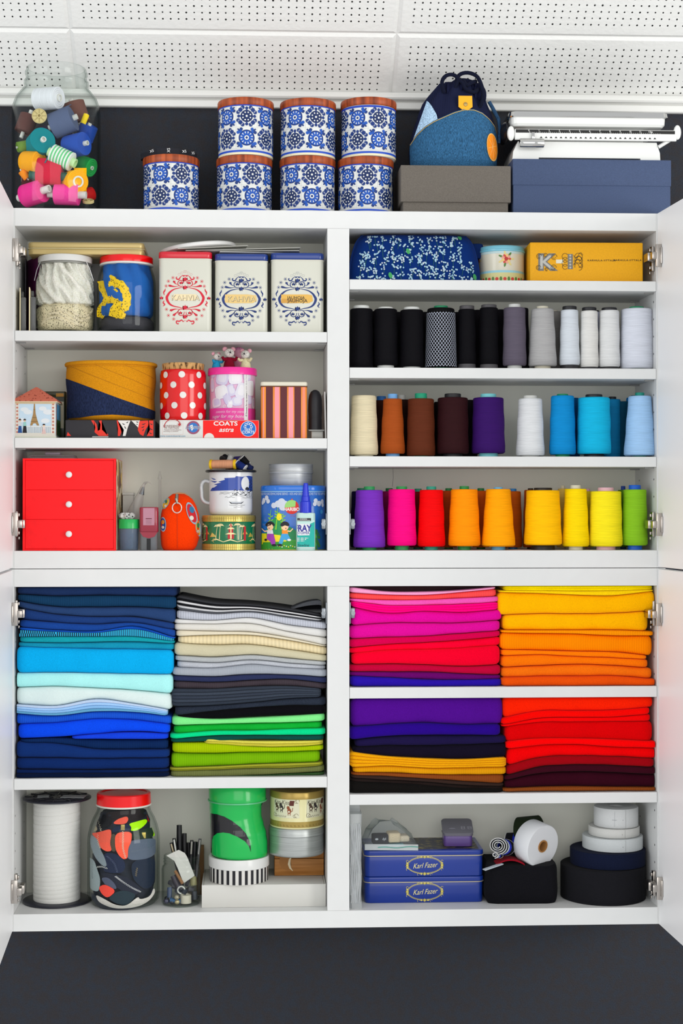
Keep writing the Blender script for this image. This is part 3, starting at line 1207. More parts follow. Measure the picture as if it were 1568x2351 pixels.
# beam
x0, x1 = f(1180, 306)[0], f(1550, 306)[0]
zb_, zt_ = f.z(319), f.z(294)
obj('beam', G().box(x0, x1, -.012, -.006, zb_, zt_, .0015), EN, sc_, 20)
for u, vv in ((1172, 308), (1553, 306)):
    q = f(u, vv)
    g = G().lathe([(.0065, 0), (.008, .002), (.008, .006), (.0065, .008)], 20, sy=1.9).xf(Matrix.Translation((q[0], -.002, q[1])) @ Matrix.Rotation(PI / 2, 4, 'X'))
    obj('beam_bearing', g, EN, sc_)
q0, q1 = f(1520, 338), f(1550, 312)
obj('beam_arm', G().tube([(a1 - .004, .0, q0[1]), (q1[0] - .006, -.004, q1[1] - .006)], .004, 8), EN, sc_)
p = Print()
bk = M('161616', .4)
xa, xb = f(1182, 300)[0], f(1546, 300)[0]
za, zc = f.z(303), f.z(295.5)
p.rect(xa, xb, za, zc, bk, 0)
for i in range(13):
    xx = f(1214, 300)[0] + (f(1492, 300)[0] - f(1214, 300)[0]) * i / 12
    p.rect(xx - .0004, xx + .0004, za, za + .003, WHITE, 1)
    p.text(str(i) + ('kg' if i == 12 else ''), xx - .002, zc - .0022, .0034, WHITE, 1, bold=.01)
    for j in range(1, 5):
        p.rect(xx + .0046 * j - .0002, xx + .0046 * j + .0002, za, za + .0016, WHITE, 1)
for i in range(24):
    xx = f(1240, 300)[0] + (f(1500, 300)[0] - f(1240, 300)[0]) * i / 23
    p.poly([(xx - .003, f.z(315)), (xx + .003, f.z(315)), (xx, f.z(311))], bk, 1)
p.build('ruler_print', sc_, flat(-.012))
g = G().lathe([(.001, 0), (.009, 0), (.0098, .001), (.0098, f.w(56) - .001), (.009, f.w(56)), (.001, f.w(56))], 24).xf(Matrix.Translation((f(1190, 329)[0], -.016, f.z(328))) @ Matrix.Rotation(PI / 2, 4, 'Y'))
obj('sliding_weight', g, CHR, sc_, 40)
qx = f(1221, 313)
obj('weight_hook', G().box(qx[0] - .003, qx[0] + .003, -.0175, -.0125, f.z(322), f.z(303), .001), CHR, sc_)
obj('side_lever', G().ball((f(1166, 290)[0], .05, f.z(290)), (.012, .05, .022)), M('15151a', .3), sc_)
# ================================================================== upper cabinet, first shelf
def lump(prof, amp, n=48, sub=3, seed=0, freq=7.0):
    """crumpled filling: turned profile with an uneven skin"""
    rnd = random.Random(seed)
    ph = [(rnd.uniform(0, 6.3), rnd.randint(2, int(freq * 1.6)), rnd.uniform(20, 20 * freq), rnd.uniform(.3, 1)) for _ in range(9)]
    P_ = []
    for i in range(len(prof) - 1):
        for k in range(sub):
            q = k / sub
            P_.append((prof[i][0] + (prof[i + 1][0] - prof[i][0]) * q, prof[i][1] + (prof[i + 1][1] - prof[i][1]) * q))
    P_.append(prof[-1])
    loops = []
    for r, z in P_:
        l = []
        for j in range(n):
            a = 2 * PI * j / n
            d = sum(w * math.sin(k * a + fz * z + p) for p, k, fz, w in ph) / 4
            rr = max(r + amp * min(d, .15), .001) if r > .003 else r
            l.append((rr * math.cos(a), rr * math.sin(a), z))
        loops.append(l)
    return G().loft(loops)


# blister packs against the side wall
for k, (u, v, Yp, hv, dep, rz, card, lab) in enumerate(((79, 680, .105, 592, .1, 24, '5a1a4c', 'purple sewing-notions packet standing at the shelf end'), (61, 690, .13, 600, .09, 5, '26222a', 'dark sewing-notions packet behind the purple one'), (46, 715, .05, 666, .07, 8, 'e9dcb4', 'clear blister pack with cream card nearest the cabinet side'), (69, 715, .05, 664, .06, 5, 'e6d7ae', 'clear blister pack with cream card beside the lace jar'))):
    p = P(u, v, Yp)
    t = thing('notions_packet', lab, 'packet', (p.x, Yp, A1 + .0002), math.radians(-90 + rz), 'packets at the shelf end')
    hh = P(u, hv, Yp).z - A1
    obj('card', G().box(-dep / 2, dep / 2, -.001, .001, 0, hh, .0004), M(card, .6), t, 0)
    if k == 0:
        pr = Print()
        for i in range(6):
            pr.rect(-dep * .4, dep * .1 + .01 * (i % 3), hh * (.52 + .045 * i), hh * (.53 + .045 * i), M('c05a50', .6), 1)
        pr.circ(-.01, hh * .3, .03, M('d9c690', .6), 1, 20)
        pr.circ(-.012, hh * .27, .018, M('b0a060', .6), 2, 20)
        pr.build('printing', t, lambda x, z, o: (x, .001 + o, z))
    elif k > 1:
        obj('blister', G().box(-dep * .4, dep * .4, .0012, .0125, hh * .03, hh * .8, .003), glass((.85, .88, .92), name='blister_plastic', mist=.12), t, 30)
        obj('hook', G().box(-dep * .4, -dep * .05, .0012, .008, hh * .84, hh * .97, .002), glass((.85, .88, .92), name='blister_plastic', mist=.12), t, 30)
# sheet carton behind the jars
p = P(195, 670, .17)
t = thing('carton', 'flat white printed carton standing behind the two fabric jars', 'box', (p.x, .172, A1 + .0002))
hh = P(195, 589, .16).z - A1
wd_ = mm(250, .16)
obj('carton_body', G().box(-wd_ / 2, wd_ / 2, -.009, .009, 0, hh, .001), M('e4e4e2', .7), t, 0)
pr = Print()
for i in range(30):
    pr.rect(-.02 + i * .0042, -.0178 + i * .0042 + .0012 * (i % 3), hh - .012, hh - .006, M('3a3a3c', .6), 1)
pr.build('printing', t, flat(-.009))


def fabric_jar(name, lab, u0, u1, lidu, vl0, vl1, lidmat, rimmat):
    Yj = .075
    loc, w = at(u0, u1, 690, Yj, A1 + .0002)
    t = thing(name, lab, 'jar', loc)
    f = Fr(loc)
    R = w / 2
    uc = (u0 + u1) / 2
    z = lambda v: f.z(v, uc)
    rl = f.w((lidu[1] - lidu[0]) / 2)
    zn = z(vl1 + 9)
    jar_glass(t, [(R * .7, 0), (R * .9, .002), (R * .98, .008), (R, .02), (R, z(662)), (R * .985, z(648)), (R * .95, z(634)), (rl * .99, z(623)), (rl * .95, zn), (rl * .95, z(vl1))], .0025)
    obj('lid', G().lathe([(rl * .97, z(vl1)), (rl, z(vl1) + .001), (rl * 1.005, z(vl0) - .003), (rl * .985, z(vl0) - .0008), (rl * .95, z(vl0)), (.001, z(vl0) - .0015)], 48), lidmat, t, 40)
    obj('lid_rim', G().lathe([(rl * .95, z(vl1) - .004), (rl * 1.01, z(vl1) - .0035), (rl * 1.02, z(vl1) - .0015), (rl * .99, z(vl1) + .0005)], 48, caps=(1, 1)), rimmat, t, 40)
    return t, loc, R, z


t, loc, R, z = fabric_jar('glass_jar', 'glass jar of white and beige lace with a white lid', 82, 217, (93, 215), 591, 607, M('e4e4e0', .4), M('8d8d88', .4, .7))
for s in (-1, 1):
    q = [(s * R * .78, -R * .55, z(607)), (s * R * .9, -R * .5, z(625)), (s * R * 1.0, -R * .35, z(648))]
    obj('wire_bail', G().tube(q, .0008, 6), M('cfcfcf', .3, .9), t)
jl = loc
t = thing('lace_bundle', 'white lace crumpled in the upper half of the lace jar', 'lace', (loc[0], loc[1], A1 + .058))
obj('crumpled_lace', lump([(.001, 0), (R * .7, -.002), (R * .93, .004), (R * .95, .03), (R * .93, .055), (R * .82, .075), (R * .8, .1), (R * .4, .106), (.001, .108)], .02, 96, 9, 3, 16), M('faf6ec', kind='lace', scale=340, hole='ded5c0'), t, 180)
t = thing('lace_bundle', 'beige crochet lace folded in the lower half of the lace jar', 'lace', (loc[0], loc[1], A1 + .006))
obj('folded_lace', lump([(.001, 0), (R * .85, 0), (R * .95, .008), (R * .95, .03), (R * .95, .046), (R * .85, .053), (.001, .0545)], .006, 56, 3, 9), M('d8caa8', kind='lace', scale=270, hole='4a4436'), t, 60)
for k in range(4):
    a0 = -2.4 + .35 * k
    pts = [(R * .93 * math.cos(a0 + .16 * i), R * .93 * math.sin(a0 + .16 * i), .012 + .009 * k + .012 * math.sin(i * .5 + k)) for i in range(9)]
    obj('lace_fold', G().tube(pts, .0035, 8), M('d6c9aa', kind='lace', scale=270, hole='4a4436'), t, 60)
t, loc, R, z = fabric_jar('glass_jar', 'glass jar of blue fabric and yellow lace with a red lid', 223, 358, (234, 355), 592, 608, RED, M('f1eee6', .4))
t = thing('fabric_bundle', 'blue fabric crumpled inside the red-lidded jar on the tin shelf', 'fabric', (loc[0], loc[1], A1 + .036))
obj('crumpled_fabric', lump([(.001, 0), (R * .8, 0), (R * .87, .006), (R * .89, .045), (R * .88, .075), (R * .8, .095), (R * .75, .112), (.001, .114)], .014, 56, 4, 5), M('1c5fb0', kind='fabric'), t, 60)
t = thing('fabric_bundle', 'charcoal fabric at the bottom of the red-lidded jar on the tin shelf', 'fabric', (loc[0], loc[1], A1 + .006))
obj('crumpled_fabric', lump([(.001, 0), (R * .85, 0), (R * .93, .008), (R * .92, .02), (R * .8, .027), (.001, .0285)], .008, 48, 3, 8), M('3b3a40', kind='fabric'), t, 60)
t = thing('lace_ribbon', 'yellow crochet lace ribbon behind the glass of the red-lidded jar', 'lace', (loc[0], loc[1], A1 + .0075))
YL = M('f2c80c', kind='lace', scale=230, hole='7a5c05')
fj = Fr((loc[0], loc[1], A1 + .0075))
for us in ([(236, 648), (240, 668), (252, 690), (240, 706), (232, 722), (244, 726)], [(244, 646), (262, 650), (262, 668)], [(258, 658), (282, 662), (296, 690), (290, 724)], [(252, 692), (280, 700), (262, 724), (286, 728), (270, 738)], [(240, 690), (258, 686), (276, 676)]):
    q = [fj(u, v) for u, v in us]
    g = G()
    loops = []
    for i in range(17):
        x, zz_ = spl([a for a, b in q], i / 16), spl([b for a, b in q], i / 16)
        x2, z2 = spl([a for a, b in q], i / 16 + .03), spl([b for a, b in q], i / 16 + .03)
        l = math.hypot(x2 - x, z2 - zz_) or 1
        nx, nz = -(z2 - zz_) / l, (x2 - x) / l
        hw = .0085 + .0012 * math.cos(i * 2.4)
        y = -math.sqrt(max((R * .95) ** 2 - min(abs(x) + hw, R * .88) ** 2, 1e-6))
        loops.append([(x - nx * hw, y, zz_ - nz * hw), (x, y - .0006, zz_), (x + nx * hw, y, zz_ + nz * hw), (x + nx * hw, y + .0012, zz_ + nz * hw), (x - nx * hw, y + .0012, zz_ - nz * hw)])
    obj('lace_strip', G().loft(loops), YL, t, 60)
# gold tin lying on the two jar lids
zl = P(195, 584, .03).z
loc, w = at(64, 330, 567, .035, zl)
t = thing('flat_tin', 'flat gold tin lying across the two jar lids', 'tin', (loc[0], .11, max(zl, z(592) + A1 + .0004)))
GT = M('b7a26a', .35, .35)
hb = .9 * mm(14, .03)
obj('tin_base', G().rbox(w, .15, hb, .012, .001), GT, t, 40)
obj('tin_lid', G().rbox(w + .001, .151, hb + .001, .012, .003, (0, 0, hb + .0016)), GT, t, 40)
obj('rim', G().rbox(w + .004, .154, .0016, .014, .0006, (0, 0, hb)), M('d8cda0', .3, .5), t, 40)


# ---- square tins with printed ornament
def ornament(pr, f0, m, lay=1):
    """scrollwork around an oval frame, drawn on a 140 px wide field"""
    def c(x, y):
        return ((x - 722) / 11.2 * f0, (820 - y) / 11.2 * f0)
    k = f0 / 11.2 * 1.12
    half = [(735, 548), (800, 560), (900, 578), (1010, 610), (1110, 680), (1165, 760), (1192, 825), (1165, 920), (1100, 1000), (1000, 1045), (880, 1068), (760, 1100)]
    ws = [8, 12, 18, 26, 40, 52, 58, 52, 40, 26, 18, 10]
    wsf = [q * k for q in ws]
    for s in (1, -1):
        mir = lambda x: 722 + s * (x - 722)
        pr.stroke([c(mir(spl([q[0] for q in half], i / 40)), spl([q[1] for q in half], i / 40)) for i in range(41)], [spl(wsf, i / 40) for i in range(41)], m, lay)
        for cx_, cy_, r, a0, a1 in ((832, 450, 82, -2.2, 3.2), (822, 1200, 88, 2.2, -3.4)):
            n = 20
            pts, wd2 = [], []
            for i in range(n + 1):
                a = a0 + (a1 - a0) * i / n
                rr = r * (1 - .12 * i / n)
                x, y = cx_ + rr * math.cos(a), cy_ - rr * math.sin(a)
                pts.append(c(mir(x), y))
                wd2.append((13 + 6 * math.sin(i / n * PI)) * k)
            pr.stroke(pts, wd2, m, lay)
        for (x0, y0, x1, y1, bx, by) in ((860, 515, 1120, 515, 0, 22), (900, 490, 1005, 410, 18, 10), (860, 1120, 1085, 1150, 0, -20), (890, 1150, 1010, 1270, -14, -6)):
            pts = [(x0, y0), ((x0 + x1) / 2 + bx, (y0 + y1) / 2 + by), (x1, y1)]
            pr.stroke([c(mir(spl([q[0] for q in pts], i / 8)), spl([q[1] for q in pts], i / 8)) for i in range(9)], [(8 + 46 * (i / 8) ** 2) * k for i in range(9)], m, lay)
            pr.star(*c(mir(x1), y1), 34 * k, m, lay, 4, .5, .6)
        for x, y in ((1035, 310), (1150, 400), (1210, 525), (1200, 1122), (1150, 1280), (1015, 1372)):
            X, Z_ = c(mir(x), y)
            pr.circ(X, Z_, 17 * k, m, lay, 8)
            for j in range(8):
                a = j * PI / 4
                pr.circ(X + 32 * k * math.cos(a), Z_ + 32 * k * math.sin(a), 7 * k, m, lay, 6)
        for j in range(3):
            X, Z_ = c(mir(735 + 70 * j), 150 + 36 * j)
            for q in range(6):
                pr.circ(X + 26 * k * math.cos(q), Z_ + 26 * k * math.sin(q), 5 * k, m, lay, 5)
        for pts in ([(800, 250), (850, 300), (880, 350), (940, 340), (950, 300), (920, 290)], [(1230, 590), (1240, 640), (1270, 690), (1255, 760)], [(1255, 900), (1285, 950), (1245, 1000), (1290, 1045)], [(735, 1400), (770, 1440), (810, 1395), (870, 1430), (940, 1420), (940, 1480), (890, 1500), (900, 1465)], [(725, 245), (760, 262), (800, 248)]):
            n = 14
            pr.stroke([c(mir(spl([q[0] for q in pts], i / n)), spl([q[1] for q in pts], i / n)) for i in range(n + 1)], [(8 + 22 * math.sin(PI * i / n)) * k for i in range(n + 1)], m, lay)
        pr.star(*c(mir(822), 440), 46 * k, m, lay)
        pr.star(*c(mir(840), 1212), 44 * k, m, lay)
        pr.star(*c(mir(1330), 830), 46 * k, m, lay)
    for y, s in ((350, 62), (560, 58), (1075, 66), (1310, 58)):
        pr.star(*c(722, y), s * k, m, lay, 7, .55)


CREAM = M('e2e2d4', .35, coat=.3)
NVY = M('16306e', .35)
for u0, u1, vl, lidc, oc, word, patch, lab in ((363, 487, 577, 'c9142a', 'cc1230', 'KAHVIA', 0, 'square cream coffee tin with red lid and red scroll ornament'), (492, 616, 582, '17357e', '16306e', 'KAHVIA', 1, 'square cream tin with blue lid and worn KAHVIA lettering'), (621, 745, 580, '17357e', '16306e', 'JAUHOJA', 2, 'square cream tin with blue lid beside the divider, lettering rubbed brown')):
    Yf = .012
    loc, w = at(u0, u1, 680, Yf, A1 + .0002)
    w -= .001
    t = thing('square_tin', lab, 'tin', (loc[0], Yf + w / 2, A1 + .0002), 0, 'cream ornament tins')
    f = Fr(loc, Yf)
    uc = (u0 + u1) / 2
    zb_, zt_ = f.z(vl + 17, uc), f.z(vl, uc)
    obj('tin_body', G().rbox(w - .002, w - .002, zb_, .011, .0012), CREAM, t, 40)
    obj('tin_lip', G().rbox(w, w, .002, .012, .0007, (0, 0, zb_ - .001)), M('eeeadc', .3), t, 40)
    obj('tin_lid', G().rbox(w, w, zt_ - zb_ - .001, .012, .003, (0, 0, zb_ + .001)), M(lidc, .22, coat=.5), t, 40)
    pr = Print()
    om = M(oc, .4)
    ornament(pr, f.w(1), om)
    if patch:
        c0 = (-.003, .001)
        pts = [(-.0335, .009), (.022 if patch == 2 else .012, .0095), (.03, .0075), (.032, -.004), (.024, -.0085), (-.02, -.009), (-.034, -.0075)]
        pr.poly(pts, M('dcae55' if patch == 2 else 'e0bf7a', .5), 1)
        if patch == 2:
            pr.rect(-.0335, .0, -.0088, 0, M('c99745', .5), 2)
    else:
        pr.rect(-.0235, .0225, -.006, .007, M('eedcb0', .5), 1)
    if patch == 2:
        pr.text('JAUHOJA', -.003, .0025, .0062, M('3f3525', .5), 3, bold=.02)
        pr.text('JAUHOJA', 0, -.0035, .007, M('3f3525', .5), 3, bold=.02)
    else:
        tm = M('c9a86a' if not patch else '5b5340', .5)
        pr.text(word, .0008, -.0004, .0112, M('8a7a60', .5), 2, bold=.02, sx=1.02)
        pr.text(word, 0, .0002, .0112, M('eadbb5' if not patch else 'd8c490', .5), 3, bold=.0, sx=1.02)
    zc = f.z(610 + 820 / 11.2 + (3 if patch else 0), uc)
    pr.build('printed_ornament', t, lambda x, z, o, zc=zc, w=w: (x, -(w - .002) / 2 - o, z + zc))
# round white lid and cards lying on the tins
zlid = P(430, 577, .012).z
loc, w = at(367, 543, 560, .1, 0)
t = thing('plastic_cover', 'white round plastic cover lying tilted on the red-lidded tin', 'cover', (loc[0], .1, zlid + .0125), rot=(0, math.radians(-6.5), 0))
obj('cover_disc', G().lathe([(.001, 0), (w / 2 - .002, 0), (w / 2, .0015), (w / 2, .007), (w / 2 - .002, .009), (.001, .009)], 56), WHITE, t, 40)
for k, (u0, u1, dz, rz, ry, c, lab) in enumerate(((425, 684, .0068, 3, -1.2, 'cfcfc8', 'grey-white card lying on top of the cream tins'), (470, 690, .0034, -4, .4, 'dcdcd6', 'pale card slipped under the grey card on the tins'), (498, 640, .0001, 6, .3, 'e6e6e2', 'white paper sheet lying flat on the blue tin lids'), (400, 560, .0105, 8, -3.6, 'd5d4cc', 'off-white card leaning under the round white cover'))):
    loc, w = at(u0, u1, 570, .09, 0)
    t = thing('card', lab, 'card', (loc[0], .095, zlid + dz + .0003), rot=(0, math.radians(ry), math.radians(rz)), group='cards on the cream tins')
    g = G().box(-w / 2, w / 2, -.07, .07, 0, .0012, .0003)
    g.warp(lambda x, y, z_, w=w: (x, y, z_ + .0025 * (x / w * 2) ** 3 * (.3 if k else 1)))
    obj('sheet', g, M(c, .7), t, 0)

# ================================================================== upper cabinet, second shelf
# ---- little house tin
Yf = .014
loc, w = at(34, 128, 960, Yf, A2 + .0002)
dpt = .085
t = thing('house_tin', 'house-shaped souvenir tin with tower picture and red roof', 'tin', (loc[0], Yf + dpt / 2, A2 + .0002))
f = Fr(loc, Yf)
he = f.z(922, 80)
hr = f.z(892, 80) + .004
obj('tin_body', G().rbox(w, dpt, he, .003, .001), M('dfe6ea', .3, coat=.3), t, 30)
obj('tin_base_rim', G().rbox(w + .0015, dpt + .0015, .004, .003, .001), M('d9dccb', .4), t, 30)
rf = M('b5604c', .5, kind='lace', scale=170, hole='8a3f30')
g = G()
e = .0025
g.loft([[(x, y, he) for x, y in rrect(w + 2 * e, dpt + 2 * e)], [(x, y, he + .004) for x, y in rrect(w + 2 * e, dpt + 2 * e)], [(x, y, hr) for x, y in rrect(w * .04, dpt * .6)]])
obj('roof_lid', g, rf, t, 0)
obj('roof_rim', G().rbox(w + 3 * e, dpt + 3 * e, .002, .002, .0006, (0, 0, he - .0015)), M('d8c9a8', .4), t, 30)
pr = Print()
X = lambda u: f(u, 960)[0]
Zv = lambda v: f.z(v, 80)
SKY = M('c6dcec', .4)
pr.rect(X(36), X(126), Zv(999), Zv(925), SKY, 0)
for (u, v, r) in ((56, 940, 9), (64, 946, 10), (98, 938, 9), (110, 946, 11), (50, 965, 9), (104, 966, 10)):
    pr.circ(X(u), Zv(v), f.w(r), M('e8eef2', .4), 1, 14, f.w(r * .55))
BRN = M('9a7a4c', .5)
pr.poly([(X(69), Zv(977)), (X(72), Zv(965)), (X(76), Zv(950)), (X(77.8), Zv(927)), (X(80.2), Zv(927)), (X(82), Zv(950)), (X(86), Zv(965)), (X(90), Zv(977)), (X(85), Zv(977)), (X(82), Zv(972)), (X(77), Zv(972)), (X(74), Zv(977))], BRN, 2)
for a, b, v in ((74, 84, 958), (71, 87, 967), (77, 81, 940)):
    pr.rect(X(a), X(b), Zv(v + 1), Zv(v), M('6f552f', .5), 3)
WL = M('eef0ec', .4)
for i in range(17):
    x = X(59 + i * 3.6)
    pr.rect(x, x + f.w(1.4), Zv(994), Zv(979), WL, 3)
    pr.rect(x + f.w(1.5), x + f.w(2.2), Zv(994), Zv(980), M('7a8590', .5), 2)
pr.rect(X(58), X(122), Zv(980), Zv(978), WL, 3)
pr.rect(X(35), X(127), Zv(1002), Zv(994), M('e4e0d4', .5), 3)
for u in (35.5, 118):
    pr.rect(X(u), X(u + 8), Zv(1001), Zv(924), M('e6ddd2', .5), 3)
    for i in range(9):
        pr.circ(X(u + 4), Zv(928 + 8 * i), f.w(2.4), M('b57060', .5), 4, 8)
pr.rect(X(35), X(127), Zv(927), Zv(924), M('c9b08a', .5), 4)
BK = M('1c1c22', .5)
# three strolling figures
for (u, tc, bc, hgt) in ((46, 'd9dde0', '1f4a86', 994), (57, '8fc0b8', '1c1c22', 994), (101, 'e9d6d0', 'd7b9b4', 996)):
    pr.circ(X(u), Zv(966 if u < 90 else 977), f.w(2.2), M('e3b690', .6), 5, 10)
    pr.rect(X(u - 3.2), X(u + 3), Zv(965 if u < 90 else 976), Zv(963 if u < 90 else 974), BK, 6)
    pr.rect(X(u - 1.8), X(u + 1.8), Zv(963.5 if u < 90 else 974.5), Zv(961.5 if u < 90 else 973), BK, 6)
    pr.poly([(X(u - 3), Zv(969 if u < 90 else 980)), (X(u + 3), Zv(969 if u < 90 else 980)), (X(u + 3.6), Zv(979 if u < 90 else 986)), (X(u - 3.4), Zv(979 if u < 90 else 986))], M(tc, .6), 5)
    pr.poly([(X(u - 3), Zv(978 if u < 90 else 986)), (X(u + 3), Zv(978 if u < 90 else 986)), (X(u + 5), Zv(hgt)), (X(u - 5), Zv(hgt))], M(bc, .6), 5)
pr.build('printed_scene', t, flat(-dpt / 2))
pr = Print()
pr.rect(-dpt / 2 + .004, dpt / 2 - .004, .006, he - .004, M('4b8db8', .4), 0)
pr.rect(-dpt / 2 + .004, dpt / 2 - .004, .006, he * .42, M('3c6a3a', .4), 1)
pr.rect(-dpt / 2 + .004, -dpt / 2 + .012, .006, he - .004, M('c48a78', .4), 1)
for i in range(6):
    pr.circ(-.02 + .01 * i, he * .42, .008, M('35602f', .4), 2, 12)
pr.build('printed_side', t, lambda x, z, o, w=w: (w / 2 + o, x, z))
# ---- dark tin behind the house tin
loc, w = at(96, 151, 940, .13, A2 + .0002)
t = thing('square_tin', 'dark green and gold tin half hidden behind the house tin', 'tin', (loc[0], .15, A2 + .0002))
hh = P(120, 900, .13).z - A2
obj('tin_body', G().rbox(w, .045, hh - .01, .004, .001), M('27301f', .35, coat=.3), t, 40)
obj('tin_lid', G().rbox(w + .001, .046, .012, .004, .002, (0, 0, hh - .011)), M('3a3c20', .35, coat=.3), t, 40)
pr = Print()
pr.rect(-w * .4, w * .42, hh * .25, hh * .8, M('cfcab0', .4), 0)
pr.rect(w * .1, w * .42, hh * .9, hh * .97, M('c08a2c', .4), 0)
pr.poly([(-w * .4, hh * .9), (w * .1, hh * .84), (w * .1, hh * .8), (-w * .4, hh * .82)], M('a8842c', .4), 1)
pr.build('printing', t, flat(-.0232))
# ---- red and black book and fabric basket
Yf = .012
loc, w = at(150, 356, 985, Yf, A2 + .0002)
hb = P(250, 964.5, Yf).z - A2 - .0002
t = thing('book', 'thick black book with red and white drawings under the fabric basket', 'book', (loc[0], Yf + .085, A2 + .0002))
f = Fr(loc, Yf)
obj('cover', G().rbox(w, .17, hb, .002, .0012), M('26252a', .5), t, 30)
pr = Print()
RD, WH = M('d8301f', .5), M('efece6', .5)
Xb = lambda zx: f(zx / 3.92, 985)[0]
Zb = lambda zy: f.z(770 + zy / 3.92, 250)
for pts, m in (([(820, 765), (845, 765), (870, 800), (880, 860), (900, 850), (905, 800), (890, 768), (915, 765), (925, 790), (918, 850), (940, 870), (975, 890), (970, 905), (890, 905), (850, 870), (858, 830)], RD), ([(1050, 765), (1065, 765), (1085, 830), (1100, 850), (1080, 905), (1060, 905), (1062, 840)], RD), ([(1060, 765), (1175, 765), (1150, 830), (1130, 905), (1105, 905), (1115, 850), (1085, 800)], WH), ([(1180, 765), (1260, 765), (1255, 800), (1245, 830), (1215, 800)], WH), ([(1255, 770), (1330, 765), (1340, 800), (1310, 850), (1290, 905), (1260, 890), (1240, 850)], RD), ([(1340, 765), (1380, 765), (1380, 905), (1320, 905), (1350, 850)], RD), ([(600, 905), (640, 905), (610, 870)], RD)):
    pr.poly([(Xb(a), Zb(b)) for a, b in pts], m, 1)
K2 = M('26252a', .5)
for a, b, c, d in ((1100, 790, 1125, 800), (1135, 785, 1155, 775), (1120, 815, 1135, 840), (1225, 775, 1248, 778), (1228, 795, 1240, 798), (1275, 800, 1310, 790), (1270, 830, 1300, 815), (1280, 860, 1295, 840), (1350, 790, 1375, 800), (1345, 830, 1375, 850), (1340, 870, 1370, 885)):
    pr.stroke([(Xb(a), Zb(b)), (Xb((a + c) / 2), Zb((b + d) / 2 + 5)), (Xb(c), Zb(d))], [.0006, .0022, .0006], K2, 2)
for x in range(-10, 11):
    pr.stroke([(Xb(830 + 7 * x + 70), Zb(918)), (Xb(836 + 7 * x + 70), Zb(908))], .0007, WH, 1)
pr.build('cover_drawing', t, flat(-.085))
Yb = .1
loc, w = at(152, 358, 900, Yb, A2 + hb + .0006)
t = thing('fabric_basket', 'round fabric basket in mustard and navy standing on the book', 'basket', loc)
f = Fr(loc)
Rb = w / 2
SY = .86
hh = f.z(836, 255)
MU = M('cf8a17', kind='fabric', var=.25)
rp = lambda z: Rb * (.965 + .035 * z / hh) + .0012 * math.sin(z * 90)
obj('basket_body', G().lathe([(Rb * .80, 0), (Rb * .9, .002), (rp(.008), .009)] + [(rp(hh * k / 10), hh * k / 10) for k in range(2, 11)] + [(rp(hh) - .004, hh), (Rb * .93, hh - .02), (Rb * .9, .01), (.001, .008)], 64, sy=SY), MU, t, 50)
g = G().tube([(rp(hh) * math.cos(2 * PI * i / 64), SY * rp(hh) * math.sin(2 * PI * i / 64), hh - .003) for i in range(64)], .0045, 8, True)
obj('rim_binding', g, M('d18d19', kind='fabric'), t, 60)
pr = Print()
wx = PI / 2 * Rb
pts = []
for i in range(25):
    a = -PI / 2 + PI * i / 24
    x = a * Rb
    s = math.sin(a)
    pts.append((x, f.z(873 + (947 - 873) * (s + 1) / 2 + (6 * math.sin(PI * (s + 1) / 2) - 4) * .6, 255)))
bot = [(-PI / 2 * Rb, .006), (-.7 * Rb, .006), (-.3 * Rb, .0095), (.1 * Rb, .0115), (.5 * Rb, .0095), (.9 * Rb, .006), (PI / 2 * Rb, .006)]
pr.poly(pts[::-1] + bot, M('1d2744', kind='denim'), 2)
pr.build('navy_panel', t, cyl(Rb, rp, SY), cut=.012, cutz=.01)
pr = Print()
for k in (0, 1, 2):
    dz = (32, 62, 94)[k]
    pr.stroke([(x, zz_ + f.w(dz) * (1 - .25 * (x / Rb + 1.5) / 3)) for x, zz_ in pts[3 + 4 * k:-2]], .0008, M('a96c0f', .9), 1)
pr.stroke([(x, hh - .0105) for x, _ in pts], .0006, M('a96c0f', .9), 1)
pr.clip(-2, 2, 0, hh - .008)
pr.build('quilting_stitch', t, cyl(Rb, rp, SY), cut=.012)
# ---- thread box lying flat
Yf = .01
loc, w = at(367, 594, 985, Yf, A2 + .0002)
hb = P(480, 964.5, Yf).z - A2 - .0002
dpt = .15
t = thing('thread_box', 'flat red and white thread box reading COATS astra', 'box', (loc[0], Yf + dpt / 2, A2 + .0002))
f = Fr(loc, Yf)
obj('carton', G().rbox(w, dpt, hb, .0015, .0006), M('e8e8e4', .5), t, 30)
pr = Print()
Xb = lambda zx: f(360 + zx / 3.564, 985)[0]
Zb = lambda zy: f.z(770 + zy / 3.564, 480)
CRD = M('e80a06', .5)
pr.rect(Xb(378), w / 2 - .0005, .0006, hb - .0006, CRD, 0)
pr.circ(Xb(428), .0, Xb(470) - Xb(428), M('efece4', .5), 1, 24)
pr.text('COATS', Xb(562), Zb(720), Zb(702) - Zb(736), WHITE, 1, bold=.035, sx=1.25)
pr.text('astra', Xb(566), Zb(770), (Zb(755) - Zb(790)) * 1.05, WHITE, 1, bold=.02, shear=.35, sx=1.15)
CB = M('1668c0', .45)
cx, cz_ = Xb(748), Zb(764)
rr = (Xb(812) - Xb(684)) / 2
rr = min(rr, hb * .46)
pr.circ(cx, cz_, rr, WHITE, 1, 32)
pr.circ(cx, cz_, rr * .94, CB, 2, 32)
for k in range(8):
    a = k * PI / 4
    pr.arc(cx + rr * .42 * math.cos(a), cz_ + rr * .27 + rr * .42 * math.sin(a), rr * .14, 0, 2 * PI, rr * .06, WHITE, 3, 8)
pr.text('COATS', cx, cz_ - rr * .42, rr * .34, WHITE, 3, bold=.03)
pr.clip(-1, w / 2 - .0003, .0003, hb - .0003)
rm = M('b02a30', .5)
cx, cz_ = Xb(298), Zb(755)
r2 = rr * .86
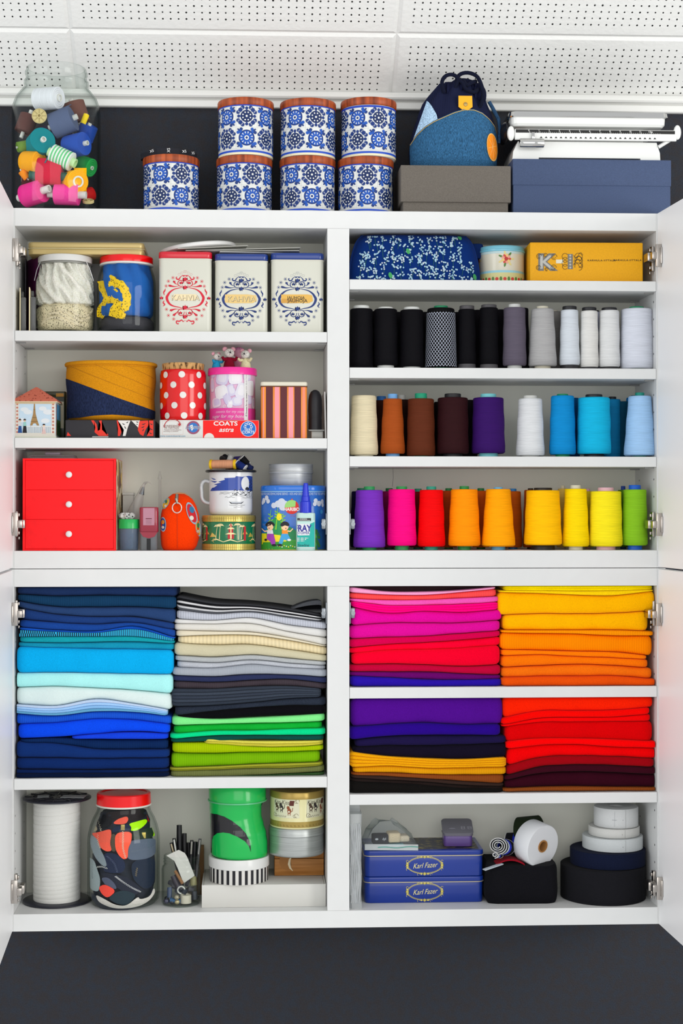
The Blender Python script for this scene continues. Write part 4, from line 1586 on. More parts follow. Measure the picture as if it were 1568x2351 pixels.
pr.arc(cx, cz_, r2 * .84, 0, 2 * PI, r2 * .3, M('8f4a66', .5), 1, 24)
pr.circ(cx, cz_, r2 * .72, M('2a6fb8', .5), 1, 24)
pr.poly([(cx - r2 * .5, cz_ + r2 * .3), (cx - r2 * .1, cz_ + r2 * .45), (cx + r2 * .05, cz_ - r2 * .1), (cx - r2 * .2, cz_ - r2 * .5), (cx - r2 * .45, cz_)], WHITE, 2)
pr.text('AZO FREE', cx, cz_, r2 * .42, WHITE, 3, bold=.05, sx=.85)
pr.text('AZO FREE', cx, cz_, r2 * .42, M('1d3f7a', .5), 4, bold=-.01, sx=.85)
x0, x1 = Xb(45), Xb(215)
pr.stroke([(x0, Zb(812)), (x1, Zb(812)), (x1, Zb(702)), (x0, Zb(702)), (x0, Zb(812))], .0004, M('d7a9a4', .5), 1)
pr.arc(Xb(130), Zb(755), Xb(130) - Xb(60), .5, PI, .0016, rm, 2, 12)
pr.circ(Xb(186), Zb(730), .0028, rm, 2, 12)
for k in range(12):
    a = k * PI / 6
    pr.stroke([(Xb(186) + .0036 * math.cos(a), Zb(730) + .0036 * math.sin(a)), (Xb(186) + .0052 * math.cos(a), Zb(730) + .0052 * math.sin(a))], .0004, rm, 2)
tx = M('8b6a64', .6)
pr.text('CONFIDENCE', Xb(120), Zb(741), .0038, tx, 2, bold=.01)
pr.text('IN TEXTILES', Xb(122), Zb(757), .0038, tx, 2, bold=.01)
pr.text('Tested for harmful substances', Xb(130), Zb(773), .0026, tx, 2, sx=.78)
pr.text('according to standard', Xb(115), Zb(785), .0024, tx, 2)
pr.text('www.coatsindustrial.com', Xb(130), Zb(823), .0038, M('4f86a6', .6), 2, sx=.95)
pr.build('printing', t, flat(-dpt / 2))
for s in (-1, 1):
    obj('end_flap', G().box(s * w / 2 - .0006, s * w / 2 + .0006, -dpt / 2 + .002, dpt / 2, .001, hb - .001), M('dcdcd6', .6) if s < 0 else CRD, t, 0)
zc0 = A2 + hb + .0006
# ---- red polka-dot canister
Yc = .068
loc, w = at(367, 474, 905, Yc, zc0)
t = thing('dotted_canister', 'red canister with white polka dots and a cork stopper', 'canister', loc)
f = Fr(loc)
R = w / 2
hh = f.z(851, 420)
rp = lambda z: R * (.97 + .03 * min(z / .01, 1))
rpz = lambda z: R * (1 - .02 * math.cos(min(max(z / hh, 0), 1) * 2 * PI))
obj('canister_body', G().lathe([(R * .9, 0), (R * .96, .003), (R * .985, .01), (R, hh * .4), (R, hh * .6), (R * .985, hh * .9), (R * .96, hh - .002), (R * .9, hh), (R * .86, hh - .004), (.001, hh - .004)], 56), M('d80208', .2, coat=.5), t, 50)
pr = Print()
for r in range(5):
    for k in range(8):
        x = (k + (.5 if r % 2 else 0) - 4) * 2 * PI * R / 8 + .004
        pr.circ(x - .0012 * r, hh * .09 + r * hh * .2, .0068, M('efece6', .3, coat=.5), 1, 16)
pr.clip(-PI * R * .98, PI * R * .98, .003, hh - .004)
prf = lambda z: R * (1 - .015 * abs(z - hh / 2) / (hh / 2))
pr.build('polka_dots', t, cyl(R, lambda z: prf(z) + .0006), cut=.004)
rc = f.w(97) / 2
zt = f.z(836, 420)
obj('cork_stopper', G().lathe([(rc * .9, hh - .0035), (rc * .97, hh), (rc, zt - .002), (rc * .98, zt), (.001, zt)], 40), M('c79a62', .9, kind='cork'), t, 40)
# ---- marshmallow tin
loc, w = at(481, 586, 905, Yc, zc0)
t = thing('sweets_tin', 'marshmallow-printed tin with a bright pink lid', 'tin', loc)
f = Fr(loc)
R = w / 2
hh = f.z(862, 533)
obj('tin_body', G().lathe([(R * .985, 0), (R, .001), (R, hh)], 56), M('d9a8c4', .35, coat=.3), t, 50)
pr = Print()
hp = f.z(940, 533)
T2 = 2 * PI * R
pr.rect(-T2 / 2, T2 / 2, 0, hp, M('d63f92', .35), 4)
mw = [M('e9e6f2', .5), M('dcd6ee', .5), M('d2c8e6', .5), M('eadfeb', .5), M('f3f1f6', .5)]
rnd = random.Random(4)
zoom = lambda zx, zy: (R * math.asin(max(-.99, min(.99, ((470 + zx / 12.06) - 533.5) * f.w(1) / R))), f.z(790 + zy / 12.06, 533))
for cx_, cy_, a, b, m, an in ((240, 880, 110, 90, 2, .3), (490, 990, 195, 190, 1, -.2), (850, 980, 195, 185, 4, .1), (1180, 900, 140, 150, 1, 0), (220, 1160, 95, 200, 3, .1), (460, 1370, 210, 190, 4, .2), (740, 1320, 110, 170, 1, .3), (1010, 1330, 150, 230, 0, -.3), (1270, 1250, 150, 220, 4, 0), (330, 1650, 170, 140, 3, .2), (640, 1560, 110, 160, 2, .4), (900, 1620, 150, 130, 1, .1), (700, 1680, 80, 130, 4, 0), (1230, 1570, 110, 120, 2, 0), (1340, 1650, 90, 160, 3, 0), (150, 1600, 60, 160, 2, 0)):
    x, zz_ = zoom(cx_, cy_)
    r1, r2 = a / 12.06 * f.w(1), b / 12.06 * f.w(1)
    for lay, sc, off, mt in ((1, 1.04, -.0006, M('b08cb8', .5)), (2, 1.0, 0, mw[m]), (3, .66, .0008, mw[(m + 4) % 5] if m != 4 else M('f7f5f8', .5))):
        n = 20
        pts = []
        for i in range(n):
            th = 2 * PI * i / n
            q = (abs(math.cos(th)) ** 4 + abs(math.sin(th)) ** 4) ** -.25
            px, pz = r1 * sc * q * math.cos(th) * .95, r2 * sc * q * math.sin(th) * .95
            pts.append((x + off + px * math.cos(an) - pz * math.sin(an), zz_ + off + px * math.sin(an) + pz * math.cos(an)))
        pr.poly(pts, mt, lay)
for k in range(1, 3):
    for i in range(7):
        x = T2 * (.2 + .6 * k / 2 - .05) * (1 if i % 2 else -1) + rnd.uniform(-.03, .03)
        pr.circ(x, hp + rnd.uniform(.01, hh - hp - .01), .014, mw[i % 5], 2, 16)
pr.clip(-T2 / 2, T2 / 2, 0.0005, hh)
pr.text('sweets for my sweet', -.004, hp * .72, .0055, M('f2bcd8', .4), 6, shear=.3)
pr.text('sugar for my honey!', -.008, hp * .34, .007, M('f4d3e4', .4), 6, shear=.35, bold=.005)
for i in range(2):
    pr.text('e', -.018 + .012 * i, hp + .006, .01, M('f5e2ee', .4), 5, shear=.5)
xs0, xs1 = zoom(1085, 0)[0], zoom(1190, 0)[0]
pr.rect(xs0, xs1, 0, hh, WHITE, 7)
pr.text('© Sweets for my sweet', (xs0 + xs1) / 2 + .0003, hh * .34, .0036, M('3a3a3e', .5), 8, rot=PI / 2, bold=.015)
pr.text('by ASA SELECTION', (xs0 + xs1) / 2 + .0003, hh * .8, .0032, M('8a8a90', .5), 8, rot=PI / 2)
pr.build('printed_wrap', t, cyl(R), cut=.005)
rl = f.w(113) / 2
z0, zt = f.z(863, 533), f.z(847, 533)
obj('pink_lid', G().lathe([(rl * .97, z0 - .0005), (rl, z0), (rl * .99, zt - .002), (rl * .965, zt), (rl * .93, zt), (rl * .92, zt - .003), (.001, zt - .003)], 56), M('ea2f94', .3, coat=.3), t, 40)
zd = zc0 + zt - .0025
# ---- cloth mouse dolls sitting in the pink lid
for k, (u, Yd, hgt, body, col2, lab) in enumerate(((526, .052, .046, '7a0f26', 'e9e4dc', 'little cloth mouse doll in a dark red dress on the pink lid'), (564, .05, .042, 'd9d2a8', 'eae6de', 'little cloth mouse doll in a cream coat on the pink lid'), (497, .06, .036, '2b9ac6', 'efeae2', 'little cloth mouse doll in blue at the edge of the pink lid'), (548, .088, .05, 'd58aa6', 'd9a0b4', 'little pink patterned cloth doll behind the mice'))):
    p = P(u, 830, Yd)
    t = thing('mouse_doll', lab, 'doll', (p.x, Yd, zd), (.2, -.25, .5, 0)[k], 'cloth dolls on the sweets tin')
    s = hgt / .046
    obj('dress', G().lathe([(.001, 0), (.011 * s, 0), (.0125 * s, .004 * s), (.0105 * s, .014 * s), (.0075 * s, .022 * s), (.004 * s, .026 * s), (.001, .0265 * s)], 20), M(body, kind='fabric'), t, 60)
    for sd in (-1, 1):
        obj('arm', G().tube([(sd * .006 * s, -.003, .021 * s), (sd * .012 * s, -.006, .02 * s), (sd * .016 * s, -.008, .025 * s)], [.0042 * s, .0038 * s, .0028 * s], 8), M(body, kind='fabric'), t, 60)
    obj('head', G().ball((0, -.003, .034 * s), (.0105 * s, .0095 * s, .0095 * s)), M(col2, kind='fabric'), t, 60)
    if k < 3:
        for sd in (-1, 1):
            obj('ear', G().ball((sd * .0085 * s, .002, .0425 * s), (.0055 * s, .003 * s, .005 * s), 10, 6), M('dba0ac', kind='fabric'), t, 60)
        obj('nose', G().ball((0, -.0135 * s, .0345 * s), .0018 * s, 8, 5), BK, t, 60)
        pr = Print()
        for i in range(6):
            a = i * PI / 3 + .3
            pr.stroke([(.001 * math.cos(a), .001 * math.sin(a)), (.0065 * s * math.cos(a), .0055 * s * math.sin(a))], .0005, BK, 1)
        pr.build('whiskers', t, lambda x, z, o, s=s: (x, -.0128 * s + .5 * (x * x + z * z) / .009 - o, .0345 * s + z))
    else:
        obj('headscarf', G().ball((0, .001, .037 * s), (.0125 * s, .0115 * s, .0095 * s)), M('cf86ac', kind='lace', scale=420, hole='8a4a86'), t, 60)
# ---- striped tin
Yf = .014
loc, w = at(599, 705, 945, Yf, A2 + .0002)
dpt = .085
t = thing('striped_tin', 'square tin with pink, orange and maroon stripes and cream lid', 'tin', (loc[0], Yf + dpt / 2, A2 + .0002))
f = Fr(loc, Yf)
hh = f.z(888, 652)
obj('tin_body', G().rbox(w, dpt, hh, .006, .001), M('e8862a', .35, coat=.3), t, 40)
Xs = lambda zx: f(360 + zx / 3.564, 945)[0]
pr = Print()
for a, b, c in ((850, 892, 'e58a84'), (878, 892, 'ea8a22'), (892, 950, '57141f'), (965, 1003, 'e8909a'), (1010, 1066, '57141f'), (1078, 1116, 'e8909a'), (1126, 1180, '57141f'), (1192, 1220, 'e5876c')):
    pr.rect(Xs(a), Xs(b), .001, hh - .0005, M(c, .4), 1 if c != 'ea8a22' else 2)
pr.clip(-w / 2 + .004, w / 2 - .004, 0, 1)
pr.build('printed_stripes', t, flat(-dpt / 2))
pr = Print()
for k in range(3):
    pr.rect(-.034 + k * .026, -.02 + k * .026, .001, hh - .0005, M('57141f', .4), 1)
for sd in (-1,):
    pr.build('side_stripes', t, lambda x, z, o, w=w: (-w / 2 - o, x, z))
obj('tin_lid', G().rbox(w + .0015, dpt + .0015, .0095, .0065, .003, (0, 0, hh + .0012)), M('e9e3cf', .35, coat=.3), t, 40)
obj('lid_seam', G().rbox(w + .002, dpt + .002, .0016, .0065, .0005, (0, 0, hh - .0002)), M('6a3a20', .5), t, 40)
# ---- black handled tool
loc, w = at(706, 741, 945, .04, A2 + .0002)
t = thing('hand_tool', 'upright tool with black ribbed handle beside the striped tin', 'tool', loc)
f = Fr(loc)
R = w / 2 * .92
hz, ht = f.z(987, 723), f.z(895, 723)
pf = [(R * .9, hz)]
for i in range(6):
    pf += [(R * .97, hz + .004 + .0035 * i), (R * .92, hz + .0058 + .0035 * i)]
pf += [(R, hz + .04), (R * .97, ht - .022), (R * .85, ht - .011), (R * .6, ht - .004), (R * .3, ht - .0008), (.001, ht)]
obj('handle', G().lathe(pf, 28, sy=.8), M('1d1d22', .4), t, 50)
obj('collar', G().rbox(w * 1.1, .028, .003, .003, .0008, (.002, 0, hz - .003)), M('8f918f', .4, .4), t, 30)
obj('tool_shank', G().rbox(w * .8, .018, hz - .003, .002, .0006, (.004, 0, 0)), M('9b9b96', .4, .3), t, 30)
loc, w = at(741, 748, 955, .09, A2 + .0002)
t = thing('paper_envelope', 'white paper envelope standing on edge against the divider', 'envelope', (loc[0], .09, A2 + .0002), rot=(0, -.02, 0))
obj('sheet', G().box(-.0012, .0012, -.07, .07, 0, P(744, 905, .09).z - A2, .0003), M('e9e9e6', .7), t, 0)

# ================================================================== upper cabinet, third shelf
Yf = .012
loc, w = at(52, 266, 1158, Yf, A3 + .0002)
dpt = .165
t = thing('drawer_box', 'red cardboard box with three drawers and white knobs', 'drawer box', (loc[0], Yf + dpt / 2, A3 + .0002))
f = Fr(loc, Yf)
hh = f.z(1052.5, 158)
DR = M('f4000e', .5, kind='grain', scale=60, var=.06, dist=.0001)
g = G()
b = .0045
g.box(-w / 2, w / 2, -dpt / 2 + .003, dpt / 2, 0, hh, .0006)
obj('carcass', g, DR, t, 0)
fr = G()
for x0, x1, z0, z1 in ((-w / 2, -w / 2 + b, 0, hh), (w / 2 - b, w / 2, 0, hh), (-w / 2 + b, w / 2 - b, 0, .003), (-w / 2 + b, w / 2 - b, hh - .0035, hh)):
    fr.box(x0, x1, -dpt / 2, -dpt / 2 + .004, z0, z1, .0004)
obj('front_frame', fr, DR, t, 0)
for k in range(3):
    z0 = .0036 + k * (hh - .0075) / 3
    d = obj('drawer', G().box(-w / 2 + b + .0006, w / 2 - b - .0006, -dpt / 2 + .0006, -dpt / 2 + .01, z0 + .0003, z0 + (hh - .0075) / 3 - .0006, .0006), DR, t, 0)
    zk = f.z((1226, 1158, 1090)[k], 158)
    g = G().lathe([(.0035, 0), (.0035, .004), (.006, .006), (.0066, .009), (.005, .0115), (.001, .0122)], 20).xf(Matrix.Translation((0, -dpt / 2 + .0006, zk)) @ Matrix.Rotation(PI / 2, 4, 'X'))
    obj('knob', g, WHITE, d, 50, label='white knob')
pr = Print()
cm = [M(c, .5) for c in ('c9a766', 'e3d3b0', '8a5a2c', '5c3018', 'd9b04a', 'efe6d2')]
rnd = random.Random(2)
pr.rect(-dpt / 2 + .008, dpt / 2, .001, hh - .001, cm[1], 0)
for i in range(60):
    x, z_ = rnd.uniform(-dpt / 2 + .01, dpt / 2 - .01), rnd.uniform(.01, hh - .01)
    pr.circ(x, z_, rnd.uniform(.004, .016), cm[rnd.randrange(6)], 1 + i % 4, 10, rnd.uniform(.006, .03), rnd.uniform(-.5, .5))
pr.clip(-dpt / 2 + .008, dpt / 2, .001, hh - .001)
pr.build('patterned_side_paper', t, lambda x, z, o, w=w: (w / 2 + o, x, z))
# clear case on the drawer box
loc, w = at(66, 172, 1045, .05, A3 + hh + .0006)
t = thing('plastic_case', 'low clear plastic case lying on the red drawer box', 'case', (loc[0], .08, A3 + hh + .0006))
PL = glass((.86, .84, .87), name='case_plastic', mist=.15)
obj('case_base', G().rbox(w, .07, .0045, .004, .001), PL, t, 30)
obj('case_lid', G().rbox(w * .96, .068, .0035, .004, .001, (0, 0, .0047)), PL, t, 30)
obj('case_clasp', G().rbox(w * .34, .02, .0055, .002, .0008, (0, -.01, .0083)), M('9c93a0', .3), t, 30)
# white box at the back
loc, w = at(281, 305, 1190, .14, A3 + .0002)
t = thing('storage_box', 'small white box at the back beside the red drawer box', 'box', (loc[0], .165, A3 + .0002))
obj('box_body', G().box(-w / 2, w / 2, -.02, .024, 0, P(290, 1134, .145).z - A3 - .003, .001), M('dddcd6', .6), t, 0)
obj('box_lid', G().box(-w / 2 - .001, w / 2 + .001, -.021, .025, P(290, 1134, .145).z - A3 - .0028, P(290, 1131, .145).z - A3, .001), M('e6e5e0', .6), t, 0)
# clear piping cone
p0, p1 = P(300, 1195, .11), P(334, 1108, .11)
t = thing('plastic_cone', 'clear plastic cone bag leaning behind the pin jar', 'bag', (p0.x, .11, A3 + .0002))
f = Fr((p0.x, .11, A3 + .0002))
loops = []
for u, v, r in ((296, 1255, 22), (298, 1225, 22), (302, 1190, 20), (312, 1160, 15), (321, 1135, 9), (328, 1116, 5), (333, 1108, 4)):
    c = f(u, v)
    rr = f.w(r)
    loops.append([(c[0] + rr * math.cos(2 * PI * i / 20) * (1 + .1 * math.cos(5 * 2 * PI * i / 20)), rr * .7 * math.sin(2 * PI * i / 20), max(c[1], 0.0) + rr * .3 * math.cos(2 * PI * i / 20) * (c[1] > .02)) for i in range(20)])
obj('cone', G().loft(loops, (0, 0)), glass((.86, .83, .82), name='soft_plastic', mist=.2, rough=.12), t, 60)
c = f(329, 1120)
obj('nozzle', G().tube([(c[0] - .004, 0, c[1] - .014), (c[0], 0, c[1] + .002)], [.006, .0022], 12), M('6f7378', .3, .6), t)
c = f(340, 1110)
obj('ragged_edge', G().tube([(f(331, 1110)[0], 0, f(331, 1110)[1]), (c[0], -.004, c[1] + .003), (c[0] + .009, -.003, c[1] - .002)], [.003, .0016, .0006], 6), glass((.86, .83, .82), name='soft_plastic', mist=.2, rough=.12), t)
# pin jar
Yc = .045
loc, w = at(272, 320, 1230, Yc, A3 + .0002)
t = thing('pin_jar', 'small blue pin jar with a green lid', 'jar', loc)
f = Fr(loc)
R = w / 2
z1, z2 = f.z(1213, 296), f.z(1192, 296)
obj('jar_body', G().lathe([(R * .82, 0), (R * .86, .001), (R * .94, z1 - .001), (R * .94, z1), (R * .9, z1), (R * .82, .002), (.001, .002)], 32), glass((.35, .62, .85), name='blue_plastic', mist=.12), t, 50)
obj('jar_lid', G().lathe([(R * .98, z1 - .0005), (R, z1), (R, z2 - .001), (R * .97, z2), (.001, z2)], 36), M('19a64e', .3, coat=.3), t, 40)
pins = G()
rnd = random.Random(5)
for i in range(34):
    a = Vector((rnd.uniform(-1, 1), rnd.uniform(-1, 1), 0)) * R * .55
    b = Vector((rnd.uniform(-1, 1), rnd.uniform(-1, 1), 0)) * R * .55
    pins.tube([(a.x, a.y, .004 + rnd.uniform(0, z1 * .4)), (b.x, b.y, .004 + rnd.uniform(0, z1 * .55))], .0004, 4)
o = obj('pins', pins, M('c9d6e4', .25, .9), t, 0)
o['kind'] = 'stuff'
p = P(292, 1183, Yc)
t = thing('foil_bundle', 'crumpled white and black wrapper on the green jar lid', 'wrapper', (p.x, Yc, A3 + z2 + .0006))
obj('crumple', lump([(.001, 0), (.012, 0), (.016, .004), (.016, .009), (.011, .013), (.001, .0135)], .01, 30, 3, 12), M('dcdcda', .5, kind='lace', scale=160, hole='3a3a3c'), t, 20)
# needle dispenser
loc, w = at(321, 364, 1215, .04, A3 + .0002)
t = thing('needle_case', 'upright dark red and clear needle dispenser', 'case', loc)
f = Fr(loc)
ht, hm = f.z(1164, 342), f.z(1222, 342)
cl = glass((.62, .66, .72), name='smoke_plastic', mist=.12)
obj('clear_base', G().rbox(w * .9, .028, hm, .004, .001), cl, t, 30)
obj('red_case', G().rbox(w, .03, ht - hm, .006, .0025, (0, 0, hm)), M('8f2337', .2, coat=.6), t, 30)
pr = Print()
pr.rect(-w * .3, w * .3, hm + (ht - hm) * .28, hm + (ht - hm) * .96, M('a4687c', .25, coat=.6), 1)
pr.rect(-w * .16, w * .16, hm + (ht - hm) * .52, hm + (ht - hm) * .55, M('5d1424', .4), 2)
for i in range(4):
    pr.rect(-w * .15, w * .15, hm + (ht - hm) * (.32 + .045 * i), hm + (ht - hm) * (.335 + .045 * i), M('8a5a6a', .4), 2)
pr.poly([(-w * .47, hm + .0005), (w * .47, hm + .0005), (w * .3, hm - .009), (0, hm - .0125), (-w * .3, hm - .009)], M('8f2337', .25), 1)
pr.build('label', t, flat(-.015))
obj('slot', G().box(-.004, .004, -.0155, -.0135, .001, hm - .013, .0005), M('141418', .4), t, 0)
obj('inner_tube', G().lathe([(.007, .002), (.007, hm - .004)], 16, (0.008, .002, 0)), cl, t)
# faint plastic rod
p = P(367, 1180, .15)
t = thing('plastic_rod', 'thin clear plastic rod standing behind the orange pouch', 'rod', (p.x, .15, A3 + .0002))
h1, h2 = P(367, 1102, .15).z - A3, P(367, 1083, .15).z - A3
obj('rod', G().lathe([(.0035, 0), (.003, .02), (.0028, h1), (.0045, h1 + .003), (.003, h1 + .01), (.0015, h2), (.0005, h2 + .001)], 12), glass((.93, .92, .92), name='thin_plastic', mist=.1), t, 50)
# ---- orange zip pouch
Yc = .055
loc, w = at(368, 459, 1200, Yc, A3 + .0002)
t = thing('zip_pouch', 'orange cloth pouch with zip ring and colourful patches', 'pouch', loc)
f = Fr(loc)
lv = [(1264, 376, 444), (1255, 371, 451), (1235, 369, 457), (1205, 368, 459), (1180, 370, 456), (1160, 375, 450), (1146, 383, 442), (1138, 390, 432), (1134, 397, 424)]
Zp = [f.z(v, 413) for v, a, b in lv]
Zp[0] = 0
CXp = [f((a + b) / 2, v)[0] for v, a, b in lv]
HWp = [f.w(b - a) / 2 for v, a, b in lv]
HD = [.03, .036, .04, .04, .035, .028, .02, .012, .006]


def psec(z):
    n = len(Zp) - 1
    k = 0
    while k < n - 1 and z > Zp[k + 1]:
        k += 1
    q = min(max((z - Zp[k]) / (Zp[k + 1] - Zp[k]), 0), 1)
    return tuple(L[k] + (L[k + 1] - L[k]) * q for L in (CXp, HWp, HD))


def onp(x, z, o):
    c, a, b = psec(z)
    q = min(max((x - c) / a, -.995), .995)
    return (x, -b * math.sqrt(1 - abs(q) ** 2.4) - o * 4, z)


loops = []
for i in range(24):
    z_ = Zp[-1] * i / 23
    c, a, b = psec(z_)
    loops.append([(c + a * math.copysign(abs(math.cos(th)) ** .8, math.cos(th)), b * math.copysign(abs(math.sin(th)) ** .9, math.sin(th)), z_) for th in [2 * PI * j / 44 for j in range(44)]])
obj('pouch_body', G().loft(loops), M('ee3a04', kind='fabric', var=.15), t, 60)
pr = Print()
c1 = (f(408, 1)[0])
pr.stroke([(f(408, 1180)[0], f.z(1170, 413)), (f(409, 1210)[0], f.z(1210, 413)), (f(409, 1260)[0], f.z(1258, 413))], .0009, M('b5330a', .9), 1)
for cx_, cy_, a, b, an, cols in ((75, 520, 26, 50, -.5, ('8fa3ad', 'e8b52c', '3c7a68')), (55, 690, 28, 60, .05, ('9fb3c4', '1f4a92', 'd9882c')), (290, 600, 36, 95, .35, ('93a9b8', 'c2202c', '2f6f9a')), (342, 720, 20, 70, .1, ('93a9b8', 'd9b02c', '2f7a4a'))):
    x, z_ = f(360 + cx_ / 3.564, 1200)[0], f.z(1010 + cy_ / 3.564, 413)
    k = f.w(1) / 3.564
    pr.circ(x, z_, a * k, M(cols[0], .8), 2, 18, b * k, an)
    pr.circ(x, z_, a * k * .8, M(cols[1], .8), 3, 18, b * k * .84, an)
    pr.circ(x, z_ + b * k * .3, a * k * .5, M(cols[2], .8), 4, 12, b * k * .3, an)
    pr.circ(x, z_ - b * k * .4, a * k * .45, M('e9e2d6', .8), 4, 12, b * k * .2, an)
pr.build('sewn_patches', t, onp, cut=.005, cutz=.005)
q = f(408, 1166)
yy = onp(q[0], q[1], 0)[1] - .004
obj('zip_ring', G().tube([(q[0] + .0095 * math.cos(2 * PI * i / 28), yy - .001, q[1] + .0105 * math.sin(2 * PI * i / 28)) for i in range(28)], .0012, 8, True), M('e6dcd4', .3, .4), t)
obj('zip_pull', G().tube([(q[0], yy + .006, f.z(1136, 413)), (q[0] - .001, yy + .001, f.z(1146, 413)), (q[0], yy - .001, f.z(1157, 413))], [.0035, .004, .0022], 10), M('8f8a80', .3, .8), t)
obj('zip_seam', G().tube([(f(u, v)[0], 0, f(u, v)[1]) for u, v in ((388, 1144), (398, 1136), (412, 1133), (424, 1135), (434, 1142))], .0028, 8), M('b98a60', .6), t)
# ---- green and gold tin with the enamel mug on it
Yc = .07
loc, w = at(463, 587, 1230, Yc, A3 + .0002)
t = thing('round_tin', 'round green and gold tin with pagoda scenes under the mug', 'tin', loc)
f = Fr(loc)
R = w / 2 * .985
h1, h2 = f.z(1197, 525), f.z(1183, 525)
GOLD = M('c9b45c', .25, .6)
obj('tin_body', G().lathe([(R * .985, 0), (R, .0015), (R, h1), (R * .99, h1 + .001)], 64), M('0f6a3f', .25, coat=.5), t, 50)
pr = Print()
T2 = 2 * PI * R
gd, rd_, crm = M('cdb85e', .3, .5), M('b3222a', .35), M('ead9a0', .35)
zg = f.z(1248, 525)
pr.rect(-T2 / 2, T2 / 2, .0008, zg, gd, 1)
for i in range(80):
    x = -T2 / 2 + T2 * i / 80
    pr.rect(x, x + .0008, .0008, zg, M('8a7430', .4), 2)
pr.rect(-T2 / 2, T2 / 2, zg * .5 - .0003, zg * .5 + .0003, M('8a7430', .4), 2)
for rep in (-2, -1, 0, 1, 2):
    x0 = rep * T2 / 4 - .003
    zt_ = lambda v: f.z(v, 525)
    k = f.w(1)
    # pagoda
    px = x0 + 9 * k
    for i, (hw, v0, v1) in enumerate(((10, 1236, 1226), (7, 1224, 1214), (4, 1213, 1206))):
        pr.rect(px - hw * k * .7, px + hw * k * .7, zt_(v0), zt_(v1), rd_, 3)
        pr.poly([(px - hw * k * 1.3, zt_(v1)), (px + hw * k * 1.3, zt_(v1)), (px + hw * k * .5, zt_(v1 - 3.5)), (px - hw * k * .5, zt_(v1 - 3.5))], crm, 4)
        pr.rect(px - hw * k * .15, px + hw * k * .15, zt_(v0), zt_(v1), crm, 4)
    pr.poly([(px - 2 * k, zt_(1206)), (px + 2 * k, zt_(1206)), (px, zt_(1200))], rd_, 4)
    # palms
    for dx, lean, top in ((-26, 4, 1208), (-17, 2, 1206), (26, -2, 1205), (33, 3, 1209)):
        bx = x0 + dx * k
        pr.stroke([(bx, zt_(1238)), (bx + lean * k * .4, zt_(1222)), (bx + lean * k, zt_(top))], [.0016, .0011, .0007], crm, 3)
        for j in range(7):
            a = PI * (.02 + .16 * j)
            pr.stroke([(bx + lean * k, zt_(top)), (bx + lean * k + 6 * k * math.cos(a), zt_(top) + 4.5 * k * math.sin(a)), (bx + lean * k + 9 * k * math.cos(a), zt_(top) + 2 * k * math.sin(a) - 1.5 * k)], [.0006, .0016, .0004], crm, 3)
    # shore and hills
    pr.stroke([(x0 - 38 * k, zt_(1241)), (x0 - 24 * k, zt_(1237)), (x0 - 8 * k, zt_(1243)), (x0 + 8 * k, zt_(1238)), (x0 + 24 * k, zt_(1243)), (x0 + 40 * k, zt_(1239))], [.0006, .0024, .0012, .0028, .001, .0018], crm, 3)
    pr.poly([(x0 - 42 * k, zt_(1232)), (x0 - 36 * k, zt_(1222)), (x0 - 30 * k, zt_(1226)), (x0 - 24 * k, zt_(1232))], gd, 2)
    pr.poly([(x0 + 36 * k, zt_(1226)), (x0 + 43 * k, zt_(1216)), (x0 + 52 * k, zt_(1226))], gd, 2)
    pr.arc(x0 - 30 * k, zt_(1240), 4 * k, 0, 4.5, .0012, gd, 3, 10)
    pr.rect(x0 - 56 * k, x0 - 50 * k, zt_(1240), zt_(1208), rd_, 3)
pr.clip(-T2 / 2, T2 / 2, .0005, h1 - .001)
pr.build('printed_scene', t, cyl(R), cut=.006)
rl = w / 2
lid = obj('tin_lid', G().lathe([(rl * .99, h1 - .0006), (rl, h1), (rl, h2 - .002), (rl * .98, h2), (.001, h2 - .0005)], 64), GOLD, t, 40)
pr = Print()
for i in range(72):
    x = -PI * rl + 2 * PI * rl * i / 72
    pr.rect(x, x + .0009, h1 + .0008, h2 - .0026, M('8a7430', .4), 1)
pr.rect(-PI * rl, PI * rl, (h1 + h2) / 2 - .0009, (h1 + h2) / 2 - .0003, M('8a7430', .4), 2)
pr.build('lid_pattern', t, cyl(rl), cut=.006)
ztin = A3 + h2 + .0006
# mug
loc, w = at(480, 580, 1130, Yc, ztin)
t = thing('enamel_mug', 'white enamel mug with a blue moonlit lake picture and black rim', 'mug', loc)
f = Fr(loc)
R = w / 2
hm = f.z(1082, 530)
ENM = M('f0f1f2', .15, coat=.6)
obj('mug_body', G().lathe([(R * .86, 0), (R * .94, .002), (R * .99, .008), (R, .016), (R, hm), (R * .965, hm), (R * .96, .006), (.001, .004)], 64), ENM, t, 50)
rr = f.w(115) / 2
obj('mug_rim', G().tube([(rr * .97 * math.cos(2 * PI * i / 56), rr * .97 * math.sin(2 * PI * i / 56), hm) for i in range(56)], .0028, 8, True), M('17181c', .25, coat=.4), t, 60)
hq = [f(u, v) for u, v in ((483, 1107), (471, 1104), (463, 1112), (463, 1130), (464, 1144), (471, 1153), (483, 1156))]
obj('mug_handle', G().tube([(spl([a for a, b in hq], i / 20), 0.0, spl([b for a, b in hq], i / 20)) for i in range(21)], .0042, 10).warp(lambda x, y, z: (x, y * 1.7, z)), M('d6dadc', .15, coat=.6), t, 60)
pr = Print()
MB = M('1d3f97', .3, coat=.4)
qx = lambda zx: R * math.asin(max(-.98, min(.98, ((360 + zx / 3.564) - 530) * f.w(1) / R)))
qz = lambda zy: f.z(1010 + zy / 3.564, 530)
sky_ = [(440, 420), (455, 395), (475, 390), (500, 372), (470, 368), (530, 352), (505, 345), (560, 330), (555, 316), (640, 312), (650, 300), (700, 305), (750, 296), (785, 300), (788, 420), (640, 415)]
pr.poly([(qx(a), qz(b)) for a, b in sky_], MB, 1)
